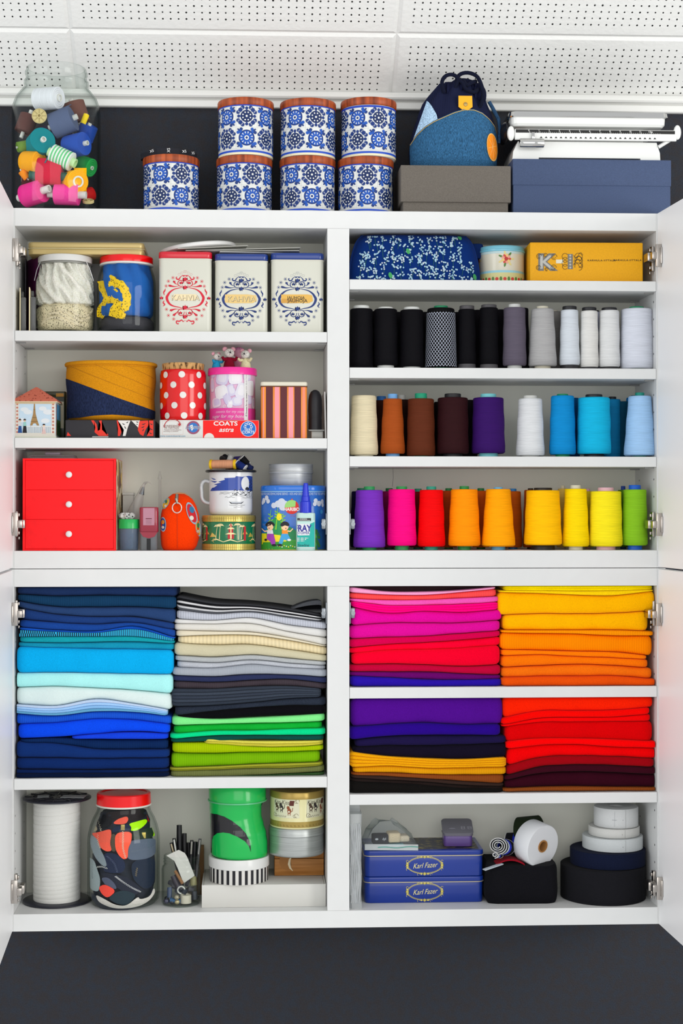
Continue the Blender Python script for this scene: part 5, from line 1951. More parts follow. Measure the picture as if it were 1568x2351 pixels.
for pts in ([(445, 310), (480, 322), (488, 330), (465, 326)], [(440, 335), (470, 340), (500, 342), (480, 352)]):
    pr.poly([(qx(a), qz(b)) for a, b in pts], MB, 1)
pr.circ(qx(725), qz(360), f.w(12), ENM, 2, 26, f.w(16))
INK = M('2a2c33', .5)
rnd = random.Random(8)
for i in range(70):
    x, y = rnd.uniform(620, 785), rnd.gauss(440, 14)
    pr.circ(qx(x), qz(y), f.w(rnd.uniform(.6, 2.2)), INK if rnd.random() < .6 else M('c9ccd2', .5), 3, 7, f.w(rnd.uniform(.5, 1.4)))
for k, (xa, xb, y) in enumerate(((520, 640, 430), (515, 600, 442), (600, 785, 458), (560, 640, 470), (700, 780, 475), (595, 720, 535), (630, 700, 550))):
    pr.stroke([(qx(xa + (xb - xa) * i / 6), qz(y + 3 * math.sin(i * 2.1 + k))) for i in range(7)], .0005, INK, 3)
pr.poly([(qx(592), qz(505)), (qx(610), qz(524)), (qx(690), qz(524)), (qx(712), qz(505)), (qx(690), qz(512)), (qx(610), qz(512))], INK, 3)
pr.poly([(qx(604), qz(508)), (qx(615), qz(519)), (qx(686), qz(519)), (qx(700), qz(508))], M('b9bdc4', .5), 4)
for i in range(14):
    x = 765 + 8 * math.sin(i * 1.7)
    pr.circ(qx(min(x, 786)), qz(330 + 7 * i), f.w(2.2), INK, 3, 8, f.w(1.6))
pr.poly([(qx(722), qz(412)), (qx(724), qz(395)), (qx(737), qz(385)), (qx(750), qz(395)), (qx(752), qz(412))], INK, 4)
pr.build('printed_lake_scene', t, cyl(R), cut=.005)
# ---- spools heaped in the mug
def spool(label, u, v, Y, L, r, tilt, yaw, thr, end, group='thread spools heaped in the mug'):
    p = P(u, v, Y)
    t = thing('thread_spool', label, 'spool', p, group=group)
    L, r = mm(L, Y), mm(r, Y)
    t.rotation_euler = (Matrix.Rotation(math.radians(yaw), 4, 'Z') @ Matrix.Rotation(math.radians(-tilt), 4, 'Y') @ Matrix.Rotation(PI / 2, 4, 'Y')).to_euler()
    obj('wound_thread', G().lathe([(r * .8, -L * .42), (r * .88, -L * .36), (r * .9, 0), (r * .88, L * .36), (r * .8, L * .42)], 24), M(thr, kind='thread'), t, 60)
    for s in (-1, 1):
        obj('spool_end', G().lathe([(r * .3, s * L * .5), (r * .9, s * L * .5), (r, s * L * .48), (r, s * L * .42), (r * .8, s * L * .41)], 24, caps=(1, 1)), M(end, .4), t, 40)
    return t


hz = ztin + hm
spool('peach thread spool with yellow ends lying on the mug', 512, 1066, .058, 62, 11.5, 0, -14, 'e2a27c', 'efc21a')
spool('black bobbin behind the peach spool on the mug', 514, 1052, .08, 14, 8, 20, 60, '1d1d22', '2a2a2e')
spool('white bobbin standing behind the peach spool on the mug', 527, 1053, .085, 16, 8.5, 60, 30, 'e8e8e4', 'f0f0ee')
spool('violet bobbin at the back of the mug', 545, 1054, .09, 18, 7, 5, 10, '4a3f86', '3a3270')
spool('black spool with white end leaning on the mug rim', 561, 1058, .07, 24, 9, -48, 15, '141418', 'dfdfdd')
spool('navy blue spool beside the peach one on the mug', 553, 1070, .052, 26, 10, -32, -18, '1b2c6c', 'e4e4e6')
spool('small navy bobbin at the rim of the mug', 572, 1073, .06, 14, 8, -30, 40, '1a2350', '1c2240')
spool('dark bobbin deep in the mug under the peach spool', 535, 1078, .08, 30, 11, 0, 20, '16181f', '24262c')
# ---- blue sweets tin
Yc = .085
loc, w = at(599, 747, 1190, Yc, A3 + .0002)
w = xdL - .0012 - (loc[0] - w / 2)
loc = (xdL - .0012 - w / 2, Yc, loc[2])
t = thing('sweets_tin', 'big blue tin printed with cartoon garden and a HARIBO ball', 'tin', loc)
f = Fr(loc, .02)
h1, h2 = f.z(1129, 672), f.z(1114, 672)
dpt = .135
LOOP = rrect(w, dpt, .042, 10)
loopN = len(LOOP)
HB = M('1560b8', .25, coat=.5)
def ring(z, k=1.0, dz=0):
    return [(x * k, y * k, z) for x, y in LOOP]
obj('tin_body', G().loft([ring(0, .985), ring(.0015), ring(h1), ring(h1 + .001, .99)]), HB, t, 40)
obj('tin_lid', G().loft([ring(h1 + .0008, 1.004), ring(h1 + .002, 1.012), ring(h2 - .004, 1.012), ring(h2 - .001, .995), ring(h2, .96)]), M('1768c6', .22, coat=.5), t, 40)
obj('lid_rim', G().loft([ring(h1 - .0005, 1.006), ring(h1 + .0006, 1.014), ring(h1 + .0014, 1.006)]), M('9fc4d8', .3, .3), t, 40)
# map along the front outline
per, acc = [], 0.0
cand = [(x, y) for x, y in LOOP]
fx = sorted([q for q in cand if q[1] <= -dpt / 2 + .0421], key=lambda q: q[0])


def ontin(x, z, o):
    r = .042
    hx = w / 2 - r
    if abs(x) <= hx:
        return (x, -dpt / 2 - o, z)
    a = min((abs(x) - hx) / r, PI / 2)
    return (math.copysign(hx + (r + o) * math.sin(a), x), -dpt / 2 + r - (r + o) * math.cos(a), z)


pr = Print()
def tq(zx, zy):
    x = f(590 + zx / 9.22, 1190)[0]
    z_ = f.z(1040 + zy / 9.22, 672)
    hx, r = w / 2 - .042, .042
    if abs(x) > hx:
        x = math.copysign(hx + r * math.asin(min((abs(x) - hx) / r, .995)), x)
    return (x, z_)
def tp(pts, m, lay):
    pr.poly([tq(a, b) for a, b in pts], m, lay)
k9 = f.w(1) / 9.22
CL, GR, LG, YE = M('d6dcea', .4), M('2e8a44', .4), M('7fbf2c', .4), M('e6d21e', .4)
tp([(60, 1720), (200, 1690), (420, 1650), (560, 1700), (760, 1640), (900, 1700), (1100, 1650), (1300, 1700), (1480, 1640), (1480, 2060), (60, 2060)], M('3f9a34', .4), 1)
tp([(110, 1700), (300, 1720), (480, 1740), (700, 1820), (560, 1900), (300, 1880), (110, 1940)], YE, 2)
tp([(60, 1900), (400, 1880), (760, 1870), (1480, 1880), (1480, 2062), (60, 2062)], M('2f8f2c', .4), 2)
tp([(200, 1640), (330, 1420), (440, 1300), (560, 1480), (680, 1640), (760, 1760), (500, 1720), (300, 1700)], M('1f8a4c', .4), 3)
tp([(560, 1700), (700, 1560), (820, 1640), (860, 1840), (640, 1840)], M('1a7c48', .4), 3)
for bx, ty in ((300, 1200), (440, 1150), (560, 1280)):
    pr.stroke([tq(bx - 40, 1620), tq(bx - 20, 1420), tq(bx, ty)], [.0032, .002, .0008], LG, 4)
    for i in range(6):
        pr.circ(*tq(bx - 30 + (i % 2) * 60 - 10, 1300 + 40 * i if bx != 440 else 1240 + 30 * i), 32 * k9, LG, 4, 8, 12 * k9, .5 if i % 2 else -.5)
pr.circ(*tq(470, 1355), 55 * k9, M('e9d31c', .4), 5, 18, 75 * k9)
for cl in ([(150, 1010, 60), (210, 950, 55), (240, 1020, 50), (130, 1050, 45)], [(360, 1110, 60), (450, 1080, 75), (520, 1040, 80), (590, 1100, 90), (540, 1150, 70)], [(1240, 1010, 50), (1220, 1080, 45), (1310, 1070, 60), (1380, 1030, 55), (1390, 1100, 45)]):
    for a, b, r in cl:
        pr.circ(*tq(a, b), r * k9, CL, 5, 14)
cx_, cz_ = tq(735, 1145)
rb = 150 * k9
pr.circ(cx_, cz_, rb, M('c8261e', .4), 6, 28)
pr.poly([(cx_ + rb * math.cos(a), cz_ + rb * math.sin(a)) for a in [PI + .1 - i * (PI * .72) / 14 for i in range(15)]] + [(cx_ + rb * .5, cz_ + rb * .05)], M('8fc66a', .4), 7)
pr.poly([(cx_ - rb * .98, cz_ - rb * .08), (cx_ + rb * .5, cz_ + rb * .02), (cx_ + rb * .95, cz_ + rb * .0), (cx_ + rb * .8, cz_ - rb * .6), (cx_ - rb * .8, cz_ - rb * .62)], M('d8352c', .4), 8)
pr.text('HARIBO', cx_ - .0004, cz_ - rb * .3, rb * .44, WHITE, 9, bold=.04)
pr.circ(*tq(740, 985), 18 * k9, M('d8352c', .4), 6, 10)
pr.stroke([tq(700, 1330), tq(780, 1330), tq(820, 1350)], .0006, M('b03a4a', .5), 4)
# two children at play
SK, HK = M('edc39a', .5), M('191a20', .5)
for (hx_, hy_, top, pants, tq2) in ((285, 1540, 'e9ecf2', '9a3aa8', -1), (590, 1540, 'ea8a20', '3f9ad0', 1)):
    pr.circ(*tq(hx_, hy_ + 30), 75 * k9, SK, 9, 18, 68 * k9)
    pr.poly([tq(hx_ + 95 * math.cos(a), hy_ - 5 - 85 * math.sin(a)) for a in [i * PI / 12 for i in range(13)]] + [tq(hx_ - 60, hy_ + 20), tq(hx_, hy_ - 10), tq(hx_ + 60, hy_ + 10)], HK, 10)
    pr.circ(*tq(hx_ + 20 * tq2, hy_ + 55), 12 * k9, M('8a2a24', .5), 10, 8)
    pr.poly([tq(hx_ - 65, hy_ + 90), tq(hx_ + 55, hy_ + 90), tq(hx_ + 70, hy_ + 190), tq(hx_ - 60, hy_ + 200)], M(top, .5), 8)
    pr.stroke([tq(hx_ + 55 * tq2, hy_ + 110), tq(hx_ + 110 * tq2, hy_ + 120), tq(hx_ + 170 * tq2, hy_ + 60)], [.003, .0026, .0022], SK, 9)
    pr.poly([tq(hx_ - 60, hy_ + 170), tq(hx_ + 70, hy_ + 170), tq(hx_ + 110, hy_ + 330), tq(hx_ + 100, hy_ + 400), tq(hx_ + 30, hy_ + 400), tq(hx_ + 0, hy_ + 330), tq(hx_ - 70, hy_ + 280)] if tq2 < 0 else [tq(hx_ - 70, hy_ + 170), tq(hx_ + 60, hy_ + 170), tq(hx_ + 110, hy_ + 260), tq(hx_ + 60, hy_ + 320), tq(hx_ - 20, hy_ + 290), tq(hx_ - 60, hy_ + 390), tq(hx_ - 130, hy_ + 370)], M(pants, .5), 9)
    pr.circ(*tq(hx_ + (80 if tq2 < 0 else -110), hy_ + 410), 55 * k9, HK, 10, 12, 24 * k9)
    pr.circ(*tq(hx_ + (-90 if tq2 < 0 else 90), hy_ + 300), 40 * k9, HK if tq2 < 0 else WHITE, 10, 12, 26 * k9)
for i in range(9):
    pr.circ(*tq(440 + 45 * i, 1960 + 14 * (i % 3)), 13 * k9, YE if i % 2 else WHITE, 10, 8)
pr.stroke([tq(60 + 140 * i, 870 if i < 5 else 872) for i in range(11)], .0001, HB, 1)
pr.text('MACHT KINDER FROH UND ERWACHSENE EBENSO - KIDS AND GROWN-UPS LOVE IT SO THE HAPPY WORLD OF', tq(745, 865)[0], tq(745, 865)[1], .0048, M('cfe0f2', .4), 5, sx=.52)
tp([(1280, 1640), (1480, 1620), (1480, 2060), (1260, 2060)], M('16508f', .4), 4)
for i in range(9):
    pr.circ(*tq(1250 + 20 * (i % 4), 1650 + 45 * i), 38 * k9, M('2a6a2c', .4), 5, 9)
pr.circ(*tq(1365, 1245), 46 * k9, M('3a8fc4', .4), 5, 14)
pr.clip(-w * .62, w * .62, .0015, h1 - .001)
pr.build('printed_garden', t, ontin, cut=.008)
obj('gold_foot', G().loft([ring(.0003, 1.003), ring(.003, 1.006), ring(.0036, 1.002)]), M('b9a84e', .3, .5), t, 40)
zt_ = A3 + h2 + .0005
# silver screw tin on it
loc, w = at(617, 719, 1090, .085, zt_)
t = thing('screw_tin', 'round silver screw-top tin standing on the blue tin', 'tin', loc)
f = Fr(loc)
R = w / 2
ha, hb_ = f.z(1086, 668), f.z(1066, 668)
SIL = M('cdd0d2', .42, .55, kind='brushed')
obj('tin_body', G().lathe([(R * .94, 0), (R * .955, .001), (R * .955, ha)], 56), SIL, t, 50)
obj('tin_lid', G().lathe([(R * .985, ha - .0015), (R, ha), (R, ha + .002), (R * .975, ha + .003), (R * .985, ha + .006), (R * .97, ha + .008), (R * .985, ha + .01), (R * .985, hb_ - .002), (R, hb_ - .001), (R * .985, hb_), (.001, hb_ - .001)], 56), SIL, t, 40)
# fray-check bottle
loc, w = at(680, 724, 1220, .0115, A3 + .0002)
Yb2 = .0125
t = thing('glue_bottle', 'small fabric glue bottle with blue nozzle reading FRAY STOPPER', 'bottle', (loc[0], Yb2 + .004, A3 + .0002))
f = Fr(loc)
hs = f.z(1177, 702)
bw, bd = w, .023
obj('bottle_body', G().loft([[(x * k, y * k, z) for x, y in rrect(bw, bd, .009, 6)] for k, z in ((.94, 0), (1, .0015), (1, hs - .004), (.97, hs - .0012), (.85, hs))]), M('b9d8d2', .3, coat=.3), t, 40)
pr = Print()
Xf = lambda zx: f(590 + zx / 9.22, 1220)[0]
Zf = lambda zy: f.z(1040 + zy / 9.22, 702)
pr.rect(Xf(832), Xf(1232), Zf(1990), Zf(1420), M('bfe3dc', .4), 0)
pr.poly([(Xf(832), Zf(1990)), (Xf(1232), Zf(1990)), (Xf(1232), Zf(1450)), (Xf(1120), Zf(1500)), (Xf(1120), Zf(1700)), (Xf(832), Zf(1720))], M('14a69a', .4), 1)
pr.rect(Xf(832), Xf(1140), Zf(1440), Zf(1380), M('191c20', .4), 2)
pr.text('WARNING', Xf(980), Zf(1398), .0022, WHITE, 3, bold=.02)
for i in range(11):
    pr.rect(Xf(842 + i * 26), Xf(842 + i * 26 + 19), Zf(1430), Zf(1420), WHITE, 3)
pr.poly([(Xf(834), Zf(1500)), (Xf(1115), Zf(1500)), (Xf(1110), Zf(1740)), (Xf(870), Zf(1745)), (Xf(834), Zf(1700))], M('eef0f4', .4), 2)
BLT = M('2c2a8a', .4)
pr.text('FRAY', Xf(968), Zf(1590), Zf(1525) - Zf(1655), BLT, 3, bold=.05, sx=.82)
pr.text('STOPPER', Xf(980), Zf(1692), Zf(1668) - Zf(1716), BLT, 3, bold=.02, sx=.92)
for y, n in ((1800, 9), (1830, 7), (1862, 6)):
    for i in range(n):
        pr.rect(Xf(848 + i * 28), Xf(848 + i * 28 + 20 - 6 * (i % 3)), Zf(y + 9), Zf(y - 9), WHITE, 3)
pr.text('Sewline', Xf(850), Zf(1950), .0055, M('10243a', .4), 3, align='LEFT', shear=.35)
pr.rect(Xf(832), Xf(1232), Zf(2000), Zf(1990), WHITE, 2)
pr.clip(-bw / 2 + .002, bw / 2 - .002, 0, 1)
pr.build('printed_label', t, flat(-bd / 2))
z1, z2, z3, z4 = f.z(1150, 702), f.z(1140, 702), f.z(1122, 702), f.z(1109, 702)
rc = f.w(13)
obj('blue_cap', G().lathe([(rc, hs - .0005), (rc * 1.02, hs + .001), (rc * .96, z1 - .002), (rc * .78, z1), (rc * .72, z2), (rc * .62, z2 + .0008), (rc * .4, z4 - .001), (rc * .33, z4), (.0005, z4)], 28, c=(0, 0, 0)), M('1c2fc4', .3, coat=.3), t, 30)

# ================================================================== upper cabinet, right column: first shelf
# ---- flowered zip case
Yc = .085
x0, x1 = xdR + .001, P(1100, 600, .06).x
w = x1 - x0
z_ = B1 + .0002
t = thing('zip_case', 'blue zip case printed with small white flowers', 'pouch', ((x0 + x1) / 2, Yc, z_))
lx = (x0 + x1) / 2
hh = P(950, 533.5, .03).z - B1 - .001
hh = min(hh, topin_u - B1 - .004)
BLF = M('0c2c6c', kind='fabric', var=.12)


def csec(z):
    k = z / hh
    q = .5 * (1 - .16 * k ** 2.2)
    e = max(0, (k - .8) / .2)
    return w * (q - .03 * e * e), .066 * (1 - .25 * k ** 2) * (1 - .25 * e * e)


loops = []
for i in range(22):
    z = hh * i / 21
    a, b = csec(z)
    loops.append([(a * math.copysign(abs(math.cos(th)) ** .45, math.cos(th)), b * math.copysign(abs(math.sin(th)) ** .45, math.sin(th)), z) for th in [2 * PI * j / 64 for j in range(64)]])
obj('case_body', G().loft(loops), BLF, t, 60)


def oncase(x, z, o):
    a, b = csec(z)
    q = min(abs(x) / a, .999)
    return (x, -b * (1 - q ** (2 / .45)) ** (.45 / 2) - o * 3, z)


fc = Fr((lx, Yc, z_), .03)
pr = Print()
FW = [M('d7e8f0', .8), M('9cc6dc', .8), M('b6d8e6', .8)]
rnd = random.Random(11)
for i in range(84):
    cx_, cz_ = w * (-.45 + .9 * ((i % 14) + rnd.uniform(.1, .9)) / 14), hh * ((i // 14) + rnd.uniform(.1, .9)) / 6
    if abs(cx_) > csec(cz_)[0] * .9:
        continue
    pr.stroke([(cx_, cz_ - .002), (cx_ + rnd.uniform(-.004, .004), cz_ - rnd.uniform(.012, .024))], .0007, M('2f6a4c', .8), 1)
    for j in range(rnd.randint(7, 12)):
        a, r = rnd.uniform(0, 6.3), rnd.uniform(0, .009)
        fx_, fz_ = cx_ + r * math.cos(a), cz_ + r * math.sin(a)
        m = FW[rnd.randrange(3)]
        b = rnd.uniform(0, 1.2)
        for q in range(5):
            pr.circ(fx_ + .0011 * math.cos(b + q * 1.257), fz_ + .0011 * math.sin(b + q * 1.257), .0008, m, 2 + j % 3, 5)
for u, v in ((936, 578), (1057, 543), (895, 634), (1090, 636)):
    q = fc(u, v)
    pr.circ(q[0], q[1], .004, M('3f9a5a', .8), 6, 10, .0065, .3)
pr.clip(-w * .47, w * .47, .001, hh - .003)
pr.build('flower_print', t, oncase, cut=.02, cutz=.008)
pp = []
for i in range(41):
    q = i / 40
    if q < .3:
        zz_ = hh * .97 * q / .3
        a = -csec(zz_)[0] * .985
    elif q > .7:
        zz_ = hh * .97 * (1 - q) / .3
        a = csec(zz_)[0] * .985
    else:
        zz_ = hh * .985
        a = csec(hh * .97)[0] * .985 * (q - .5) / .2
    pp.append((a, -csec(min(zz_, hh))[1] * .55, zz_))
obj('piping', G().tube(pp, .0026, 8), M('16306e', kind='fabric'), t, 60)
q = fc(1104, 556)
obj('side_gusset', G().rbox(.03, .05, .032, .008, .004, (w / 2 - .004, .01, hh - .045)), M('152c62', kind='rib', scale=160), t, 40)
# ---- round floral tin
loc, w = at(1097, 1205, 610, .085, z_)
t = thing('round_tin', 'small round cream tin with pale blue lid and painted flowers', 'tin', loc)
f = Fr(loc)
R = w / 2
h1, h2 = f.z(583, 1150), f.z(571, 1150)
obj('tin_body', G().lathe([(R * .94, 0), (R * .955, .001), (R * .955, h1)], 56), M('dfdac6', .35, coat=.4), t, 50)
obj('tin_lid', G().lathe([(R * .985, h1 - .001), (R, h1), (R * 1.0, h1 + .003), (R * .975, h1 + .004), (R * .97, h2 - .002), (R * .94, h2), (.001, h2 + .001)], 56), M('74b9cc', .3, coat=.4), t, 40)
pr = Print()
Rb_ = R * .955
T2 = 2 * PI * Rb_
pr.rect(-T2 / 2, T2 / 2, f.z(633, 1150), f.z(628, 1150), M('8fc4d2', .4), 1)
pr.rect(-T2 / 2, T2 / 2, 0.0005, f.z(633, 1150), M('c9c48a', .4), 1)
pr.rect(-T2 / 2, T2 / 2, h1 - .006, h1, M('c4dcdc', .4), 1)
for i in range(18):
    x = -T2 / 2 + T2 * i / 18
    pr.circ(x, .0085, .0036, M('c43a34', .4), 3, 10)
    pr.circ(x + T2 / 36, .0085, .003, M('4f7a36', .4), 2, 8, .005)
for a0 in (-.5 * PI, .06, .6 * PI, PI * .95):
    cx_, cz_ = a0 * Rb_, f.z(602, 1150)
    for j in range(7):
        a = j * 2 * PI / 7
        pr.circ(cx_ + .0125 * math.cos(a), cz_ + .0125 * math.sin(a), .0052, M('4f7a36', .4) if j % 2 else M('d8c884', .4), 2, 8, .0022, a)
    for j in range(9):
        a = j * 2 * PI / 9
        pr.circ(cx_ + .0065 * math.cos(a), cz_ + .0065 * math.sin(a), .0042, M(('c9483c', 'e09a86', 'e3c07a')[j % 3], .4), 3, 9, .0028, a)
    pr.circ(cx_, cz_, .0042, M('b0302c', .4), 4, 10)
pr.clip(-T2 / 2, T2 / 2, .0005, h1)
pr.build('painted_flowers', t, cyl(Rb_), cut=.006)
# ---- yellow carton
loc, w = at(1219, 1477, 600, .02, z_)
t = thing('carton', 'yellow cardboard carton with ornate K and I lettering', 'box', (loc[0], .09, z_), math.radians(-1.2))
f = Fr(loc, .02)
hh = f.z(557, 1350)
obj('carton_body', G().rbox(w, .14, hh, .002, .0012), M('e0a000', .55, kind='grain', scale=300, var=.05), t, 30)
pr = Print()
Xy = lambda zx: f(1180 + zx / 4.04, 600)[0]
Zy = lambda zy: f.z(480 + zy / 4.04, 1350)
INKY, GREY = M('2a2410', .5), M('73716c', .5)
pr.text('K', Xy(305), Zy(492), (Zy(425) - Zy(565)), GREY, 1, bold=.09, sx=1.15)
pr.text('K', Xy(305), Zy(492), (Zy(435) - Zy(558)), M('b9b8b2', .5), 2, bold=.015, sx=1.2)
for s in (-1, 1):
    for cxx, cyy, r in ((240, 440, 24), (380, 445, 26), (235, 545, 22), (375, 545, 26), (300, 430, 18), (310, 560, 16)):
        pr.arc(Xy(cxx), Zy(cyy), r / 4.04 * f.w(1), 0, 5.2, .0008, INKY, 3, 14)
        pr.arc(Xy(cxx), Zy(cyy), r * .55 / 4.04 * f.w(1), 1, 6.2, .0006, INKY, 3, 10)
pr.rect(Xy(397), Xy(463), Zy(505), Zy(470), M('f0ead2', .5), 1)
pr.rect(Xy(505), Xy(552), Zy(558), Zy(418), GREY, 2)
for i in range(5):
    pr.star(Xy(528), Zy(432 + 28 * i), 14 / 4.04 * f.w(1), M('c4c2ba', .5), 3, 4, .4)
for i in range(4):
    pr.arc(Xy(480), Zy(440 + 32 * i), (28 - 4 * (i % 2)) / 4.04 * f.w(1), .6, 5.6, .0008, INKY, 3, 14)
    pr.stroke([(Xy(560 + 85 * (j / 10)), Zy(430 + 30 * i + 26 * math.sin(j / 10 * 2 * PI + i))) for j in range(11)], .0008, INKY, 3)
    pr.arc(Xy(605), Zy(445 + 30 * i), 36 / 4.04 * f.w(1), -1.5, 3.4, .0008, INKY, 3, 14)
for i in range(2):
    pr.text('KARHULA-IITTALA', Xy(818 + 238 * i), Zy(476 - 3 * i), .0034, INKY, 1, bold=.02, sx=1.3, space=1.15)
pr.build('printing', t, flat(-.07))
# ================================================================== thread cones
def cone(label, row, z, u0t, u1t, u0b, u1b, vt, core, col, Yc, vct=None, lift=4, vshelf=None, net=False, group=None, rtop=.004, cr=.26):
    """thread cone: top and bottom silhouettes in photo pixels, core tube above and below"""
    uc = (u0b + u1b) / 2
    loc, w = at(u0b, u1b, vshelf, Yc, z)
    _, wt = at(u0t, u1t, vt, Yc, z)
    t = thing('thread_cone', label, 'thread cone', loc, 0, group)
    f = Fr(loc)
    rb, rt = w / 2, wt / 2
    zt = f.z(vt, uc)
    zl = mm(lift, Yc)
    m = M(col, kind='thread')
    prof = [(rb * .35, zl + .001), (rb * .9, zl), (rb, zl + .003)] + [(rb + (rt - rb) * k / 8 + (.0006 if 0 < k < 8 else 0) * math.sin(k * 1.7), zl + .003 + (zt - zl - .003 - rtop) * k / 8) for k in range(1, 9)] + [(rt * .97, zt - rtop * .3), (rt * .9, zt), (rt * .3, zt + .0004)]
    obj('wound_thread', G().lathe(prof, 40), m, t, 50)
    rc = min(rb, rt) * (.55 if cr is None else cr * 2)
    top = f.z(vct, uc) if vct else zt - .002
    if core:
        rc1, rc2 = rc * rt / max(rb, rt), rc
        obj('core', G().lathe([(rc2 * .8, 0), (rc2 * 1.12, 0), (rc2 * 1.1, zl), (rc2, zl + .004), (rc1, zt), (rc1, top - .0012), (rc1 * .93, top), (rc1 * .7, top), (rc1 * .68, top - .008), (.0006, top - .008)], 28), M(core, .45), t, 40)
    if net:
        # white knitted net sleeve: two sets of crossing strands
        for sg in (1, -1):
            pr = Print()
            R = (rb + rt) / 2 + .0012
            T2 = 2 * PI * R
            n = 30
            hh = zt - zl - .012
            rows = 26
            for i in range(n):
                pts = []
                for k in range(rows + 1):
                    pts.append((-T2 / 2 + T2 * (i + (.5 if sg > 0 else 0) + .38 * sg * (1 if k % 2 else -1)) / n, zl + .002 + hh * k / rows))
                pr.stroke(pts, .0011, M('b9bfd0', .6), 2)
            o = pr.build('net_sleeve', t, cyl(R, lambda z: rb + (rt - rb) * (z - zl) / (zt - zl) + .0008))
            o['kind'] = 'stuff'
    return t


def cz(z, k):
    return k


def row1(u):
    return 780 + u / 3.92


def row1b(u):
    return 1140 + u / 3.664


WHC, BKC, GNC = 'eef0ec', '232326', '1c8a5c'
Y1 = .045
z = B2 + .0002
g1 = 'black to white thread cones'
r, q = row1, lambda v: 660 + v / 3.92
r2, q2 = row1b, lambda v: 660 + v / 3.664
VS = 800
for lab, u, vt, vct, core, col, lift, net, cr in (
        ('black thread cone with white core, first beside the divider', (92, 297, 88, 300), 196, 166, WHC, '08070c', 2, 0, .36),
        ('black thread cone with white core, second from the divider', (310, 517, 306, 520), 198, 180, WHC, '09080d', 8, 0, .33),
        ('black thread cone with white core, third from the divider', (545, 752, 541, 754), 206, 180, WHC, '08070c', 5, 0, .35),
        ('black thread cone in a white net sleeve with green core', (785, 1030, 772, 1048), 192, 168, GNC, '070709', 3, 1, .29),
        ('slim black thread cone with grey core beside the netted cone', (1068, 1220, 1062, 1226), 200, 166, '4b494c', '08070c', 11, 0, .47),
        ('slim black thread cone with grey core beside the dark grey cone', (1260, 1425, 1256, 1428), 186, 158, '4b494c', '08070c', 11, 0, .44)):
    cone(lab, 1, z, r(u[0]), r(u[1]), r(u[2]), r(u[3]), q(vt), core, col, Y1, q(vct), lift, VS, net, g1, cr=cr)
for lab, u, vt, vct, core, col, lift, cr in (
        ('dark violet-grey thread cone with white core', (48, 230, 52, 250), 174, 143, WHC, '5d5664', 9, .3),
        ('light grey thread cone with cream core', (290, 478, 268, 505), 184, 160, 'e3ddc8', 'a9a8a8', 8, .33),
        ('bluish white thread cone with black core beside the light grey cone', (548, 693, 528, 700), 192, 160, BKC, 'e3eaf2', 11, .48),
        ('white thread cone with black core between two other white cones', (696, 838, 702, 857), 200, 170, BKC, 'efeeea', 6, .46),
        ('white thread cone with black core beside the largest white cone', (862, 1025, 860, 1037), 196, 172, BKC, 'eceded', 7, .42),
        ('largest white thread cone with green core beside the cabinet side', (1042, 1300, 1040, 1316), 184, 165, GNC, 'e4e8f4', 3, .26)):
    cone(lab, 1, z, r2(u[0]), r2(u[1]), r2(u[2]), r2(u[3]), q2(vt), core, col, Y1 if u[1] < 1200 else .05, q2(vct), lift, VS, 0, g1, cr=cr)
YB = .128
for lab, a, b, v, core, col in (('black thread cone at the back behind the first black cones', r(250), r(420), 716, None, '0e0d12'), ('black thread cone at the back behind the second black cone', r(440), r(620), 718, None, '100f15'), ('black thread cone at the back behind the netted cone', r(690), r(860), 718, None, '0e0d12'), ('black thread cone at the back before the slim cones', r(1000), r(1150), 718, None, '0f0e14'), ('black thread cone at the back between the slim cones', r(1170), r(1330), 713, None, '121016'), ('black thread cone at the back beside the violet-grey cone', r(1370), r(1520), 712, None, '121016'), ('near-black thread cone at the back behind the violet-grey cone', r2(135), r2(275), 708, None, '1a171e'), ('grey thread cone at the back behind the light grey cone', r2(420), r2(555), 716, 'dcd6c4', '8d8a88'), ('lavender-white thread cone at the back between white cones', r2(770), r2(900), 717, BKC, 'b4b8d0')):
    cone(lab, 1, z, a + 2, b - 2, a, b, v, core, col, YB, v - 4 if core else None, 4, VS, 0, 'thread cones in the back rows')
# second row
z = B3 + .0002
g2 = 'cream to blue thread cones'
q = lambda v: 860 + v / 3.92
q2 = lambda v: 860 + v / 3.664
VS = 1000
for lab, u, vt, vct, core, col, lift, cr in (
        ('cream thread cone beside the divider', (100, 323, 88, 345), 191, None, 'e8e4d0', 'dfd2b0', 4, .35),
        ('rust orange thread cone with light blue core', (390, 560, 365, 587), 220, 175, '6fa6dc', 'a04a18', 7, .33),
        ('chestnut brown thread cone with green core', (615, 850, 602, 858), 220, 170, '1f9a74', '5c2a16', 2, .25),
        ('dark maroon-brown thread cone with black core', (878, 1148, 874, 1160), 210, 173, BKC, '2c0e12', 7, .29),
        ('deep purple thread cone with aqua core', (1195, 1468, 1188, 1486), 210, 175, '7ccfd4', '34105e', 8, .28)):
    cone(lab, 2, z, r(u[0]), r(u[1]), r(u[2]), r(u[3]), q(vt), core, col, Y1, q(vct) if vct else None, lift, VS, 0, g2, rtop=.006 if not vct else .003, cr=cr)
